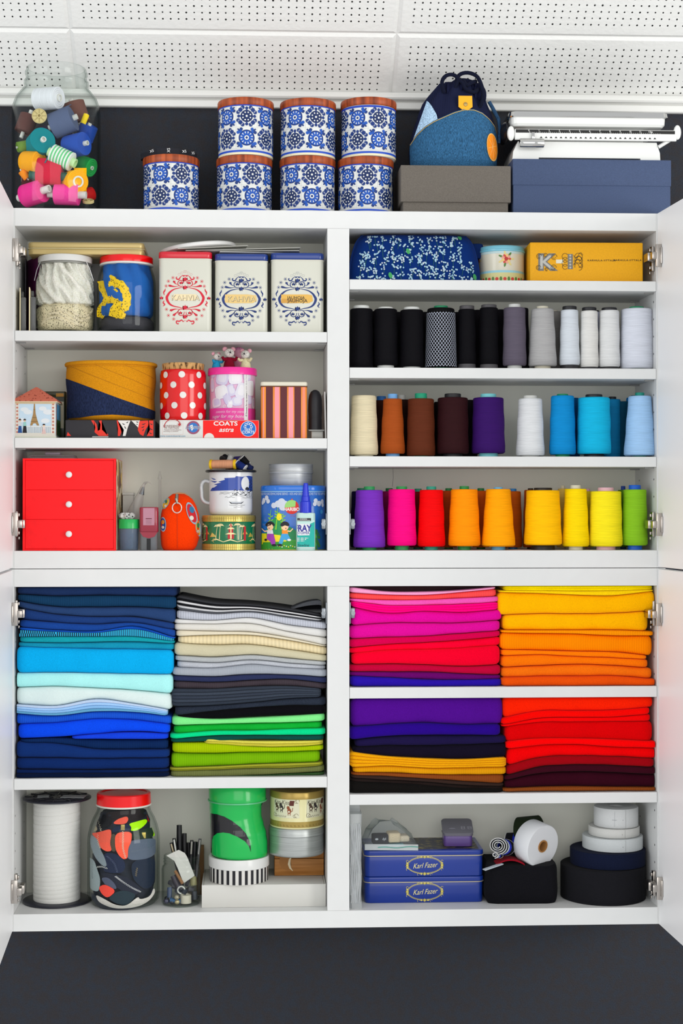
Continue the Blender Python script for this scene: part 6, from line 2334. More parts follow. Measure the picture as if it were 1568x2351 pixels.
for lab, u, vt, vct, core, col, lift, cr, yy in (
        ('lone white thread cone with white core beside the purple cone', (187, 385, 165, 402), 204, 178, 'e6e6e0', 'eef0f2', 3, .34, Y1),
        ('blue thread cone with green core beside the lone white cone', (462, 655, 445, 665), 180, 164, GNC, '0a86c8', 6, .28, Y1),
        ('broad cyan thread cone with black core', (680, 945, 678, 960), 195, 168, BKC, '12aed8', 7, .28, Y1),
        ('pale blue thread cone with green core beside the cabinet side', (1112, 1302, 1072, 1338), 182, 153, '1c8a78', '9cc2e8', 3, .28, .04)):
    cone(lab, 2, z, r2(u[0]), r2(u[1]), r2(u[2]), r2(u[3]), q2(vt), core, col, yy, q2(vct), lift, VS, 0, g2, cr=cr)
for lab, a, b, v, core, col, vc in (('dark brown thread cone at the back behind the cream cone', r(280), r(470), 920, '2f6fb8', '33130a', 910), ('dark thread cone with white core at the back behind the rust cone', r(470), r(640), 918, 'dfe0dc', '2a1510', 907), ('black-brown thread cone at the back behind the chestnut cone', r(680), r(830), 917, '1f9a74', '20120e', 910), ('black thread cone at the back behind the maroon-brown cone', r(840), r(960), 923, None, '130c0c', None), ('black thread cone at the back between maroon and purple cones', r(1080), r(1240), 919, None, '120b12', None), ('cyan-blue thread cone with black core at the back', r2(900), r2(1050), 917, BKC, '1688c0', 911), ('dark teal thread cone at the back beside the pale blue cone', r2(1000), r2(1120), 922, None, '0d4a66', None), ('medium blue thread cone at the back behind the pale blue cone', r2(1085), r2(1240), 913, '1c5a58', '1b7cc4', 908), ('deep blue thread cone at the back behind the blue cone', r2(560), r2(700), 914, None, '0a4f86', None)):
    cone(lab, 2, z, a + 2, b - 2, a, b, v, core, col, .13, vc, 4, VS, 0, 'thread cones in the back rows')
# third row
z = A3 + .0002
g3 = 'bright thread cones on the lowest cone shelf'
q = lambda v: 1070 + v / 3.92
q2 = lambda v: 1070 + v / 3.664
VS = 1200
for lab, u, vt, vct, core, col, lift, cr in (
        ('bright purple thread cone with green core', (152, 395, 122, 410), 217, 184, '2f9a56', '7430b4', 6, .24),
        ('hot pink thread cone with green core', (434, 672, 425, 690), 210, 184, '2f9a50', 'f6007e', 10, .23),
        ('scarlet thread cone with teal core', (715, 925, 700, 948), 215, 184, '2a9a80', 'f00004', 8, .25),
        ('orange thread cone with green core', (1002, 1240, 976, 1265), 210, 181, '2a8a44', 'ff9200', 9, .22),
        ('golden orange thread cone with light blue core', (1312, 1532, 1276, 1578), 208, 190, '6db4dc', 'ffa400', 8, .25)):
    cone(lab, 3, z, r(u[0]), r(u[1]), r(u[2]), r(u[3]), q(vt), core, col, Y1, q(vct), lift, VS, 0, g3, rtop=.002, cr=cr)
for lab, u, vt, vct, core, col, lift, cr in (
        ('broad amber yellow thread cone with black core', (250, 525, 232, 548), 205, 183, '26201c', 'ffbe00', 11, .32),
        ('slim yellow thread cone with cream core', (570, 752, 553, 778), 192, 161, 'ece8d2', 'fad600', 8, .29),
        ('lemon yellow thread cone with pink core', (787, 1042, 780, 1057), 212, 181, 'e6b8c8', 'f6e21c', 8, .28),
        ('lime green thread cone with blue core beside the hinge', (1047, 1240, 1057, 1268), 198, 160, '1a5ec8', '84bc22', 10, .28)):
    cone(lab, 3, z, r2(u[0]), r2(u[1]), r2(u[2]), r2(u[3]), q2(vt), core, col, Y1, q2(vct), lift, VS, 0, g3, rtop=.002, cr=cr)
for lab, a, b, v, core, col, vc in (('navy purple thread cone at the back behind the purple cone', 804, r(300), 1128, GNC, '1c1048', 1121), ('dark magenta thread cone at the back between purple and pink cones', r(360), r(530), 1128, '1c6a3a', '8a0a50', 1121), ('dark red thread cone at the back between pink and scarlet cones', r(620), r(790), 1129, '1f8a6a', '7a0812', 1122), ('brick orange thread cone at the back behind the orange cone', r(900), r(1060), 1127, '1c7a3a', 'b8400c', 1121), ('burnt orange thread cone at the back behind the golden cone', r(1190), r(1350), 1127, '1c7a3a', 'c8520a', 1121), ('dark orange thread cone with blue core at the back', r2(60), r2(215), 1128, '2a7cc0', 'c0560c', 1122), ('brown-orange thread cone at the back behind the amber cone', r2(222), r2(350), 1125, '221a14', 'b8500a', 1121), ('pale yellow thread cone with cream core at the back', r2(505), r2(610), 1122, 'e6dcc0', 'e8c25a', 1115), ('yellow thread cone with pink core at the back', r2(720), r2(820), 1128, 'e0a8c0', 'e0c41c', 1122), ('green thread cone with blue core at the back', r2(1010), r2(1120), 1125, '123f9a', '5a8a1a', 1116)):
    cone(lab, 3, z, a + 3, b - 3, a, b, v, core, col, .13, vc, 4, VS, 0, 'thread cones in the back rows')
# loose grey thread hanging from the shelf
p = P(902, 1075, .1)
t = thing('loose_thread', 'single grey thread hanging under the shelf above the pink cone', 'thread', (p.x, .1, B3b - .04))
obj('strand', G().tube([(.0, 0, .0396), (.0008, 0, .02), (-.0006, 0, .006), (-.001, 0, .0)], .0004, 5), M('5a5856', .7), t)
# ================================================================== folded fabrics
def stack(name, col_label, ox, oy, k, us, front, layers, floor, ceil_z, xlim):
    """layers from the top: (words, colour, kind, (end u0, end u1), top v at us, bottom v at us, folds)"""
    n_ = 0
    prev = None
    xs = [ox + u / k for u in us]
    for L in layers:
        words, colr, kind, (e0, e1), top, bot, folds = L[:7]
        extra = L[7] if len(L) > 7 else {}
        if top is None:
            top = prev
        prev = bot
        lab = '%s, %s in the %s stack' % (words, ORD[n_] + (' from top' if n_ else ''), col_label)
        n_ += 1
        Yf = front + extra.get('dy', 0) + .003 * math.sin(n_ * 2.3)
        U0, U1 = ox + e0 / k, ox + e1 / k
        nx = 30
        c0 = P((U0 + U1) / 2, oy + sum(bot) / len(bot) / k, Yf)
        t = thing('folded_fabric', lab, 'fabric', (c0.x, Yf, c0.z), 0, 'folded fabrics in the ' + col_label + ' stack')
        mats = []
        fl = folds if isinstance(folds, (list, tuple)) else [colr] * folds
        for c in fl:
            m = M(c, kind='rib', dir='X', scale=extra.get('scale', 85), var=extra.get('var', .13)) if kind == 'rib' else M(c, kind='fabric', var=extra.get('var', .15))
            if m not in mats:
                mats.append(m)
        mi = [mats.index(M(c, kind='rib', dir='X', scale=extra.get('scale', 85), var=extra.get('var', .13)) if kind == 'rib' else M(c, kind='fabric', var=extra.get('var', .15))) for c in fl]
        nf = len(fl)
        Yb = D - .012
        loops = []
        ph = n_ * 1.7
        for i in range(nx + 1):
            s = i / nx
            s = .5 - .5 * math.cos(PI * s) * (1 - .35 * math.sin(PI * s) ** 2) if 0 < i < nx else s
            U = U0 + (U1 - U0) * s
            q = (U - xs[0]) / (xs[-1] - xs[0])
            vt, vb = oy + spl(top, q) / k, oy + spl(bot, q) / k
            zt, zb = P(U, vt, Yf).z, P(U, vb, Yf).z
            zt, zb = min(zt, ceil_z - .0006), max(zb, floor + .0004)
            if zt - zb < .0012:
                zt = zb + .0012
            gap = min(.0005, (zt - zb) * .1)
            zt -= gap
            x = min(max(P(U, vt, Yf).x, xlim[0]), xlim[1])
            e = min(s, 1 - s) * (U1 - U0) * mm(1)
            re = .016
            rec = re * (1 - math.sqrt(max(0, 1 - (1 - min(e / re, 1)) ** 2))) * .8
            sq = 1 - .32 * (1 - min(e / .008, 1)) ** 2
            mid = (zt + zb) / 2
            zt, zb = mid + (zt - mid) * sq, mid - (mid - zb) * sq
            yw = .0012 * math.sin(x * 38 + ph) + .0008 * math.sin(x * 95 + ph * 2)
            loop = [(x - c0.x, Yb - Yf, zb - c0.z)]
            h = (zt - zb) / nf
            for j in range(nf):
                r = min(h * .55, .011)
                b0 = zb + h * j
                for a in range(9):
                    th = -PI / 2 + PI * a / 8
                    yy = yw + rec + r * (1 - max(math.cos(th), 0) ** .75)
                    zz = b0 + h * (.5 + .5 * math.copysign(abs(math.sin(th)) ** .85, math.sin(th)))
                    loop.append((x - c0.x, yy, zz - c0.z))
            loop.append((x - c0.x, Yb - Yf, zt - c0.z))
            loops.append(loop)
        g = G()
        n = len(loops[0])
        vs = [p for l in loops for p in l]
        fs, ms = [], []
        for a in range(nx):
            for b in range(n):
                c = (b + 1) % n
                fs.append((a * n + b, a * n + c, (a + 1) * n + c, (a + 1) * n + b))
                j = min(max((b - 1) // 9, 0), nf - 1)
                ms.append(mi[j])
        fs.append(tuple(range(n)))
        ms.append(mi[0])
        fs.append(tuple(nx * n + b for b in range(n)))
        ms.append(mi[0])
        g.v, g.f, g.m = vs, fs, ms
        obj('folded_cloth', g, mats, t, 60)
        if 'squares' in extra:
            pr = Print()
            for (ua, ub, rows, ca, cb) in extra['squares']:
                nn = int((ub - ua) / 9)
                for i in range(nn):
                    for rw in range(rows):
                        U = ox + (ua + (ub - ua) * i / nn) / k
                        q = (U - xs[0]) / (xs[-1] - xs[0])
                        zt = P(U, oy + spl(top, q) / k, Yf).z
                        zb = P(U, oy + spl(bot, q) / k, Yf).z
                        hh = (zt - zb) / rows
                        xx = P(U, oy + spl(top, q) / k, Yf).x - c0.x
                        ww = (ub - ua) / nn / k * mm(1)
                        pr.rect(xx, xx + ww, zb + hh * rw - c0.z + .0004, zb + hh * (rw + 1) - c0.z - .0004, M(ca if (i + rw) % 2 else cb, .9), 1)
            pr.build('check_pattern', t, lambda x, z, o: (x, -.0016 - o + .0012 * 0, z))


R_, Fb = 'rib', 'fabric'
usA = (150, 485, 820, 1155, 1490)
A = [
    ('navy folded knit', '1d3058', Fb, (145, 1513), (168, 168, 168, 168, 168), (240, 256, 250, 252, 260), 1),
    ('petrol blue ribbed knit', '15395a', R_, (148, 1508), None, (295, 345, 348, 346, 365), 1),
    ('slate navy folded knit', '27406c', Fb, (148, 1505), None, (352, 412, 432, 435, 488), 1),
    ('dark blue knit with a curled corner', '1d3a74', Fb, (172, 1492), None, (455, 482, 497, 484, 545), 1),
    ('deep blue folded knit', '194290', Fb, (165, 1500), None, (520, 545, 556, 512, 608), 1),
    ('thin bright blue jersey', '1c5ed0', Fb, (165, 1500), None, (545, 562, 570, 540, 622), 1, {'dy': .002}),
    ('checked black and turquoise border', '1fa0c4', Fb, (165, 1488), None, (604, 600, 600, 600, 642), 1, {'squares': ((168, 480, 2, '0c1020', '2aa6d0'), (480, 860, 1, '0c1020', '2aa6d0'), (864, 1480, 1, '1c5a78', '23a2c8'))}),
    ('teal folded jersey', '149aa6', Fb, (165, 1495), None, (650, 655, 650, 646, 662), 1),
    ('blue-teal folded jersey', '1490b0', Fb, (155, 1492), None, (690, 700, 710, 712, 720), 1),
    ('thick cyan folded jersey', '08a6e4', Fb, (136, 1486), None, (914, 912, 916, 924, 928), 1, {'dy': -.003}),
    ('pale aqua folded jersey', 'a8ecea', Fb, (120, 1482), None, (1040, 1030, 1045, 1064, 1095), 1, {'dy': -.004, 'var': .08}),
    ('mint white folded jersey', 'e8faf8', Fb, (130, 1474), None, (1184, 1196, 1140, 1180, 1240), 1, {'dy': -.003, 'var': .06}),
    ('pale blue jersey folded in thin layers', '8fbbe6', Fb, (118, 1436), None, (1262, 1280, 1245, 1250, 1290), ['5f9cc0', '86b6e4', '9cc4ee', 'c4d8f4'], {'var': .1}),
    ('medium blue ribbed knit', '1a52ca', R_, (130, 1470), None, (1354, 1342, 1308, 1320, 1360), 1),
    ('vivid blue folded jersey', '0a48e6', Fb, (150, 1455), None, (1482, 1466, 1440, 1418, 1436), 1, {'dy': -.002}),
    ('vivid blue short fold at the end', '1440d6', Fb, (612, 1440), (1475, 1468, 1440, 1424, 1440), (1480, 1480, 1482, 1484, 1484), 1, {'dy': -.001}),
    ('ink navy ribbed knit', '0e2856', R_, (170, 1440), (1484, 1470, 1484, 1486, 1486), (1504, 1520, 1568, 1572, 1570), 1),
    ('deep navy folded knit', '112e6a', Fb, (130, 1450), None, (1642, 1644, 1648, 1646, 1640), 1),
    ('midnight navy folded knit', '0e2860', Fb, (132, 1446), None, (1742, 1742, 1746, 1740, 1735), 1),
    ('dark midnight folded knit', '0b2050', Fb, (118, 1448), None, (1780, 1776, 1776, 1770, 1764), 1),
    ('blackish navy knit at the bottom', '071534', Fb, (115, 1448), None, (1816, 1816, 1814, 1810, 1806), 1),
]
stack('a', 'blue', 0, 1300, 3.733, usA, .012, A, LA1, topin_l, (iL + .004, 1))
usB = (100, 420, 740, 1060, 1370)
B = [
    ('black, white and grey striped jersey', '111114', Fb, (95, 1340), (246, 306, 325, 362, 420), (375, 408, 395, 440, 482), ['4c4e54', 'dcdde0', '18181c', 'e4e4e6', '141418', '35363a'], {'var': .1}),
    ('white-grey wide rib knit', 'c6cad6', R_, (95, 1386), None, (452, 462, 440, 500, 540), 1, {'scale': 60}),
    ('white folded jersey', 'f0efec', Fb, (75, 1386), None, (490, 494, 490, 562, 612), 1, {'var': .06}),
    ('ivory folded jersey', 'efece4', Fb, (75, 1386), None, (550, 558, 566, 612, 680), 1, {'var': .06}),
    ('thin cream jersey', 'f0e6cc', Fb, (90, 1380), None, (602, 588, 590, 632, 690), 1, {'var': .06}),
    ('cream ribbed knit', 'e9d9b0', R_, (105, 1386), None, (655, 675, 672, 714, 762), 1, {'scale': 40, 'var': .1}),
    ('beige folded jersey', 'c9c2a4', Fb, (75, 1386), None, (765, 780, 760, 790, 816), 1, {'var': .08}),
    ('grey melange jersey', 'b4b8ba', Fb, (82, 1376), None, (810, 825, 802, 828, 850), 1),
    ('light grey melange jersey', 'c4c8d0', Fb, (98, 1372), None, (868, 872, 842, 868, 885), 1),
    ('mid-grey ribbed knit', 'a8aeb8', R_, (58, 1386), None, (935, 946, 926, 930, 950), 1, {'scale': 150}),
    ('grey-navy folded jersey', '2c3356', Fb, (65, 1386), None, (984, 994, 976, 968, 1002), 1),
    ('plum grey ribbed knit', '413940', R_, (68, 1386), None, (1050, 1050, 1032, 1026, 1052), 1),
    ('charcoal melange rib in several folds', '363d4a', Fb, (50, 1336), None, (1200, 1190, 1166, 1132, 1122), ['2f3642', '39414e', '343b48', '3b4350', '323945']),
    ('dark grey melange jersey', '2b3240', Fb, (80, 1376), None, (1282, 1242, 1212, 1196, 1196), 1, {'var': .4}),
    ('black folded jersey', '0c0b10', Fb, (100, 1372), None, (1322, 1310, 1292, 1280, 1266), 1),
    ('pale green folded jersey', '7ee688', Fb, (54, 1366), (1290, 1310, 1300, 1284, 1264), (1366, 1352, 1346, 1340, 1330), 1, {'dy': -.003, 'var': .1}),
    ('grass green folded jersey', '12ac36', Fb, (68, 1342), None, (1436, 1412, 1410, 1396, 1390), 1),
    ('mint green folded jersey', '06d488', Fb, (38, 1372), None, (1478, 1452, 1446, 1450, 1446), 1, {'dy': -.002}),
    ('dark pine green jersey', '0c4a42', Fb, (45, 1356), None, (1510, 1500, 1484, 1490, 1490), 1),
    ('khaki yellow folded strip', 'cfc546', Fb, (330, 1352), (1480, 1482, 1496, 1496, 1492), (1520, 1522, 1545, 1546, 1530), ['c2b83c', 'd6cc50'], {'dy': -.004}),
    ('lime ribbed knit', 'a0bc04', R_, (56, 1354), (1512, 1514, 1545, 1548, 1532), (1600, 1606, 1592, 1590, 1576), 1),
    ('leaf green ribbed knit', '76ae0a', R_, (48, 1326), None, (1728, 1716, 1700, 1690, 1680), 1),
    ('olive yellow thin folds', '8f9026', Fb, (34, 1350), None, (1756, 1744, 1732, 1730, 1706), ['7a7c22', 'a0a030'], {'dy': -.003}),
    ('olive ribbed knit', '6a7040', R_, (44, 1362), None, (1808, 1804, 1794, 1776, 1762), 1),
    ('forest green knit at the bottom', '33502a', R_, (44, 1364), None, (1812, 1810, 1808, 1806, 1800), 1),
]
stack('b', 'grey and green', 380, 1300, 3.733, usB, .014, B, LA1, topin_l, (0, xdL - .001))
usC = (90, 430, 770, 1110, 1440)
C = [
    ('dark brown knit at the back', '3a2a2c', Fb, (110, 1300), (172, 172, 172, 172, 172), (190, 226, 228, 200, 190), 1, {'dy': .03}),
    ('light pink folded jersey', 'f09cc8', Fb, (90, 1406), (185, 228, 230, 216, 182), (236, 256, 258, 232, 200), 1, {'dy': -.002, 'var': .1}),
    ('coral ribbed knit', 'fe5050', R_, (90, 1412), None, (290, 304, 300, 286, 270), 1),
    ('orchid pink folded jersey', 'ee56b4', Fb, (90, 1438), None, (312, 350, 350, 340, 320), 1, {'dy': -.002}),
    ('hot pink jersey folded in three', 'fc0080', Fb, (100, 1430), None, (360, 420, 402, 412, 388), 3),
    ('magenta folded jersey', 'e00898', Fb, (100, 1462), None, (536, 512, 510, 510, 486), 1, {'dy': -.003}),
    ('fuchsia folded jersey', 'dc0c96', Fb, (88, 1446), None, (656, 640, 630, 606, 580), 1),
    ('crimson folded jersey', 'd4004c', Fb, (88, 1448), None, (736, 702, 686, 662, 632), 1),
    ('bright red folded jersey', 'f80030', Fb, (88, 1448), None, (786, 756, 750, 736, 712), 1),
    ('thick red folded jersey', 'f2002a', Fb, (110, 1446), None, (886, 880, 886, 902, 886), 1, {'dy': -.002}),
    ('raspberry folded jersey', 'be0438', Fb, (88, 1452), None, (950, 950, 950, 966, 980), 1),
    ('dark purple folded jersey', '660666', Fb, (90, 1452), None, (986, 1000, 1020, 1022, 1014), 1),
    ('indigo jersey at the bottom', '2812a0', Fb, (95, 1462), None, (1084, 1084, 1084, 1084, 1084), 1),
]
stack('c', 'pink and red', 780, 1300, 3.92, usC, .012, C, LB1, topin_l, (xdR + .001, 2))
usD = (90, 395, 700, 1000, 1300)
Dd = [
    ('lemon yellow folded jersey', 'fee600', Fb, (100, 1326), (148, 148, 148, 148, 148), (200, 200, 204, 200, 192), 2),
    ('sunny yellow folded jersey', 'fcd208', Fb, (60, 1332), None, (214, 222, 235, 240, 206), 1),
    ('thick amber folded jersey', 'fcb400', Fb, (48, 1348), None, (400, 390, 390, 386, 366), 1, {'dy': -.003}),
    ('amber folded jersey with a turned edge', 'fcb200', Fb, (90, 1288), None, (526, 526, 526, 526, 534), 1),
    ('orange ribbed knit', 'fc9404', R_, (78, 1332), None, (546, 550, 556, 570, 572), 1),
    ('thick orange folded rib', 'fe8800', R_, (68, 1322), None, (686, 692, 700, 706, 736), 1, {'dy': -.002}),
    ('bright orange folded jersey', 'fc7c02', Fb, (80, 1276), None, (736, 726, 740, 752, 766), 1),
    ('tangerine folded jersey', 'f87404', Fb, (80, 1288), None, (832, 816, 806, 814, 836), 1),
    ('soft orange folded jersey', 'f2700c', Fb, (80, 1320), None, (916, 906, 906, 902, 926), 1, {'dy': -.001}),
    ('burnt orange jersey at the bottom', 'e65008', Fb, (80, 1358), None, (986, 986, 986, 985, 984), 1, {'dy': -.003}),
]
stack('d', 'yellow and orange', 1130, 1300, 3.58, usD, .012, Dd, LB1, topin_l, (0, iR - .002))
E_ = [
    ('thick violet folded jersey', '4e0c8a', Fb, (100, 1472), (1180, 1180, 1180, 1180, 1180), (1450, 1424, 1412, 1426, 1422), 1, {'dy': -.002}),
    ('indigo violet folded jersey', '280682', Fb, (88, 1452), None, (1566, 1534, 1522, 1522, 1526), 1),
    ('dark aubergine folded jersey', '1c1440', Fb, (140, 1502), None, (1632, 1616, 1616, 1610, 1592), 1),
    ('blackish violet folded jersey', '130e20', Fb, (120, 1504), None, (1696, 1710, 1730, 1738, 1724), 1),
    ('mustard ribbed knit in four folds', 'e8a008', Fb, (88, 1506), (1668, 1710, 1730, 1738, 1722), (1812, 1796, 1815, 1812, 1806), 4, {'dy': -.002}),
    ('mustard folded ribbed knit', 'de980c', R_, (120, 1502), None, (1856, 1860, 1872, 1880, 1876), 1, {'dy': -.003}),
    ('rust brown ribbed knit', '86441a', R_, (105, 1482), None, (1882, 1890, 1912, 1936, 1956), 1),
    ('dark brown folded jersey', '34241f', Fb, (105, 1482), None, (1906, 1922, 1942, 1968, 1982), 1),
    ('black-brown folded jersey', '231a18', Fb, (95, 1476), None, (1936, 1950, 1972, 2000, 2002), 1),
    ('black jersey at the bottom', '131110', Fb, (90, 1472), None, (2046, 2046, 2044, 2040, 2036), 1),
]
stack('e', 'violet and mustard', 780, 1300, 3.92, usC, .012, E_, LB2, LB1b, (xdR + .001, 2))
F_ = [
    ('vermilion folded jersey', 'fa2000', Fb, (88, 1328), (1070, 1070, 1070, 1070, 1070), (1250, 1190, 1190, 1184, 1162), 1, {'dy': -.002}),
    ('thin red folded jersey', 'f80400', Fb, (80, 1302), None, (1304, 1250, 1242, 1240, 1216), 1),
    ('thin scarlet folded jersey', 'f40204', Fb, (80, 1306), None, (1320, 1282, 1278, 1276, 1274), 1),
    ('thick deep red folded jersey', 'd80004', Fb, (108, 1326), None, (1446, 1418, 1418, 1426, 1440), 1),
    ('scarlet folded jersey', 'fc0002', Fb, (120, 1364), None, (1510, 1472, 1466, 1486, 1496), 1, {'dy': -.003}),
    ('thick scarlet folded jersey', 'ee0004', Fb, (124, 1362), None, (1652, 1576, 1560, 1566, 1582), 1),
    ('wine red folded jersey', '980410', Fb, (124, 1338), None, (1736, 1652, 1632, 1640, 1652), 1),
    ('maroon folded jersey', '380818', Fb, (105, 1366), None, (1766, 1702, 1690, 1696, 1712), 1),
    ('dark maroon folded jersey', '320616', Fb, (105, 1366), None, (1828, 1816, 1812, 1816, 1818), 1),
    ('brown ribbed knit at the bottom', '84441a', R_, (88, 1368), None, (1854, 1850, 1848, 1846, 1846), 1),
]
stack('f', 'scarlet and maroon', 1130, 1300, 3.58, usD, .012, F_, LB2, LB1b, (0, iR - .002))

# turned-up corner of the striped jersey
sj = [o for o in COL.objects if o.get('label', '').startswith('black, white and grey striped')][0]
for k, (c, v0, v1) in enumerate((('5a5c62', 1378, 1388), ('141418', 1387, 1397), ('77797e', 1396, 1404))):
    loops = []
    for i in range(13):
        q = i / 12
        u = 662 + 76 * q
        lift = (1 - (1 - q) ** 2) if q < .9 else 1 - 1.2 * (q - .9)
        va = 1400 - (1400 - v0) * lift + k
        vb = 1401 - (1401 - v1) * lift + k
        y = .05 + .012 * k
        a, b = P(u, va, y), P(u, vb, y)
        l = sj.location
        loops.append([(a.x - l.x, y - l.y, a.z - l.z), (b.x - l.x, y - .004 - l.y, b.z - l.z), (b.x - l.x, y + .08 - l.y, b.z - l.z - .001), (a.x - l.x, y + .08 - l.y, a.z - l.z - .001)])
    obj('turned_corner', G().loft(loops), M(c, kind='fabric'), sj, 40)
# ================================================================== lower cabinet, floor
def floorY(u, v, z):
    r = ray(u, v)
    return (CAM + r * ((z - CAM.z) / r.z)).y


zf = LF + .0002
# ---- reel of white elastic
loc, w = at(43, 207, 2060, .095, zf)
R = w / 2 * .96
t = thing('elastic_reel', 'large black-flanged reel of white elastic tape', 'reel', (iL + .0035 + R, .112, zf))
f = Fr((iL + .0035 + R, .112, zf))
hr = f.z(1834, 125)
BP = M('1c1e2a', .35, coat=.2)
fl = [(.012, 0), (R * .97, 0), (R, .0012), (R, .0035), (R * .97, .0048), (.012, .0048)]
obj('flange', G().lathe(fl, 64), BP, t, 40)
o = obj('flange', G().lathe(fl, 64), BP, t, 40)
o.location = (0, 0, hr)
ru = f.w(106) / 2
wraps = 23
pf = []
z0, z1 = .0049, hr - .0002
for i in range(wraps):
    a, b = z0 + (z1 - z0) * i / wraps, z0 + (z1 - z0) * (i + 1) / wraps
    k = 1 + .007 * math.sin(i * 2.7)
    pf += [(ru * k * .994, a), (ru * k, a + .0007), (ru * k, b - .0007), (ru * k * .994, b)]
g = G().lathe(pf, 56)
g.warp(lambda x, y, z: (x, y, z + x * .07 * min(1, (z - z0) / .02, (z1 - z) / .02)))
obj('wound_elastic', g, M('ededE8'.lower(), kind='fabric', var=.05), t, 50)
for i in range(12):
    a = i * PI / 6
    obj('flange_rib', G().box(R * .2, R * .95, -.0008, .0008, hr + .0048, hr + .0062).xf(Matrix.Rotation(a, 4, 'Z')), BP, t, 0)
for r_ in (.45, .72):
    obj('flange_ring', G().lathe([(R * r_ - .0008, hr + .0047), (R * r_ - .0008, hr + .006), (R * r_ + .0008, hr + .006), (R * r_ + .0008, hr + .0047)], 48, caps=(0, 0)), BP, t, 0)
for x, y, ww, dd, a in ((-.028, -.006, .024, .028, .1), (.036, -.012, .05, .034, -.12)):
    obj('paper_label', G().box(-ww / 2, ww / 2, -dd / 2, dd / 2, 0, .0006).xf(Matrix.Translation((x, y, hr + .0064)) @ Matrix.Rotation(a, 4, 'Z')), M('b9bec0', .6), t, 0)
# ---- zipper jar
Yj = .088
loc, w = at(201, 367, 1980, Yj, zf)
t = thing('glass_jar', 'tall glass jar of zippers with a red lid', 'jar', loc)
f = Fr(loc)
R = w / 2
zz = lambda v: f.z(v, 284)
rl = f.w(124) / 2
jar_glass(t, [(R * .72, 0), (R * .88, .0025), (R * .97, .01), (R, .024), (R, zz(1930)), (R * .985, zz(1912)), (R * .93, zz(1893)), (R * .85, zz(1876)), (rl * 1.0, zz(1862)), (rl * .96, zz(1853)), (rl * .96, zz(1846))], .003, 56)
obj('lid', G().lathe([(rl * .98, zz(1845)), (rl, zz(1844)), (rl * .985, zz(1820)), (rl * .95, zz(1818)), (rl * .86, zz(1818)), (rl * .84, zz(1820)), (.001, zz(1820))], 56), RED, t, 40)
obj('lid_rim', G().lathe([(rl * .96, zz(1848)), (rl * 1.012, zz(1847)), (rl * 1.02, zz(1845)), (rl, zz(1843.5))], 56), M('f0eee6', .4), t, 40)
tt = thing('fabric_bundle', 'dark bundle of zipper tapes filling the middle of the zipper jar', 'zippers', (loc[0], loc[1], zf + .008))
obj('bundle', lump([(.001, 0), (R * .6, 0), (R * .8, .01), (R * .84, .04), (R * .84, zz(1940) - .008), (R * .72, zz(1885) - .008), (R * .6, zz(1862) - .008), (.001, zz(1858) - .008)], .014, 48, 4, 21), M('2a2f3a', kind='fabric', var=.3), tt, 60)


def zipper(label, pts, colr, lay, teeth=None, tcol='cfd0cc', pull=None):
    for _ in range(2):
        pts = [p for i in range(len(pts)) for p in ((pts[i - 1][0] * .22 + pts[i][0] * .78, pts[i - 1][1] * .22 + pts[i][1] * .78), (pts[i][0] * .78 + pts[(i + 1) % len(pts)][0] * .22, pts[i][1] * .78 + pts[(i + 1) % len(pts)][1] * .22))]
    q = [f(190 + x / 7.585, 1790 + y / 7.585) for x, y in pts]
    cx = sum(a for a, b in q) / len(q)
    czz = sum(b for a, b in q) / len(q)
    rr = R * .9 + lay * .0011
    shz = zz(1925)

    def fn(x, z, o):
        X, Z_ = x + cx, z + czz
        lim = rr if Z_ < shz else rr * max(.6, 1 - .34 * ((Z_ - shz) / (zz(1860) - shz)) ** 1.3)
        low = .018
        if Z_ < low:
            lim *= .86 + .14 * max(Z_, 0) / low
        X = max(-lim * .97, min(lim * .97, X))
        return (X - cx, -math.sqrt(lim * lim - X * X) - o * 2, z)
    t = thing('zipper', label, 'zipper', (loc[0] + cx, loc[1], loc[2] + czz), 0, 'zippers in the tall jar')
    pr = Print()
    pr.poly([(a - cx, b - czz) for a, b in q], M(colr, kind='fabric', var=.15), 0)
    o = pr.build('tape', t, fn, cut=.005, cutz=.006)
    md = o.modifiers.new('thickness', 'SOLIDIFY')
    md.thickness = .0009
    if teeth:
        g = G()
        tp = [f(190 + x / 7.585, 1790 + y / 7.585) for x, y in teeth]
        n = max(10, int(sum(math.hypot(tp[i + 1][0] - tp[i][0], tp[i + 1][1] - tp[i][1]) for i in range(len(tp) - 1)) / .0016))
        for i in range(n):
            s = i / (n - 1)
            x, z_ = spl([a for a, b in tp], s) - cx, spl([b for a, b in tp], s) - czz
            x2, z2 = spl([a for a, b in tp], s + .02) - cx, spl([b for a, b in tp], s + .02) - czz
            l = math.hypot(x2 - x, z2 - z_) or 1
            nx, nz = -(z2 - z_) / l, (x2 - x) / l
            sd = 1 if i % 2 else -1
            x += nx * .0009 * sd
            z_ += nz * .0009 * sd
            p = fn(x, z_, .0003)
            g.box(p[0] - .0011, p[0] + .0011, p[1] - .0014, p[1], p[2] - .0006, p[2] + .0006)
        o = obj('zip_teeth', g, M(tcol, .3, .7), t, 0)
        o['kind'] = 'stuff'
    if pull:
        x, z_ = f(190 + pull[0] / 7.585, 1790 + pull[1] / 7.585)
        p = fn(x - cx, z_ - czz, .001)
        obj('zip_pull', G().rbox(.008, .0016, .012, .0006, .0004, (p[0], p[1] - .001, p[2] - .006)), M(pull[2], .3, .7), t, 30)


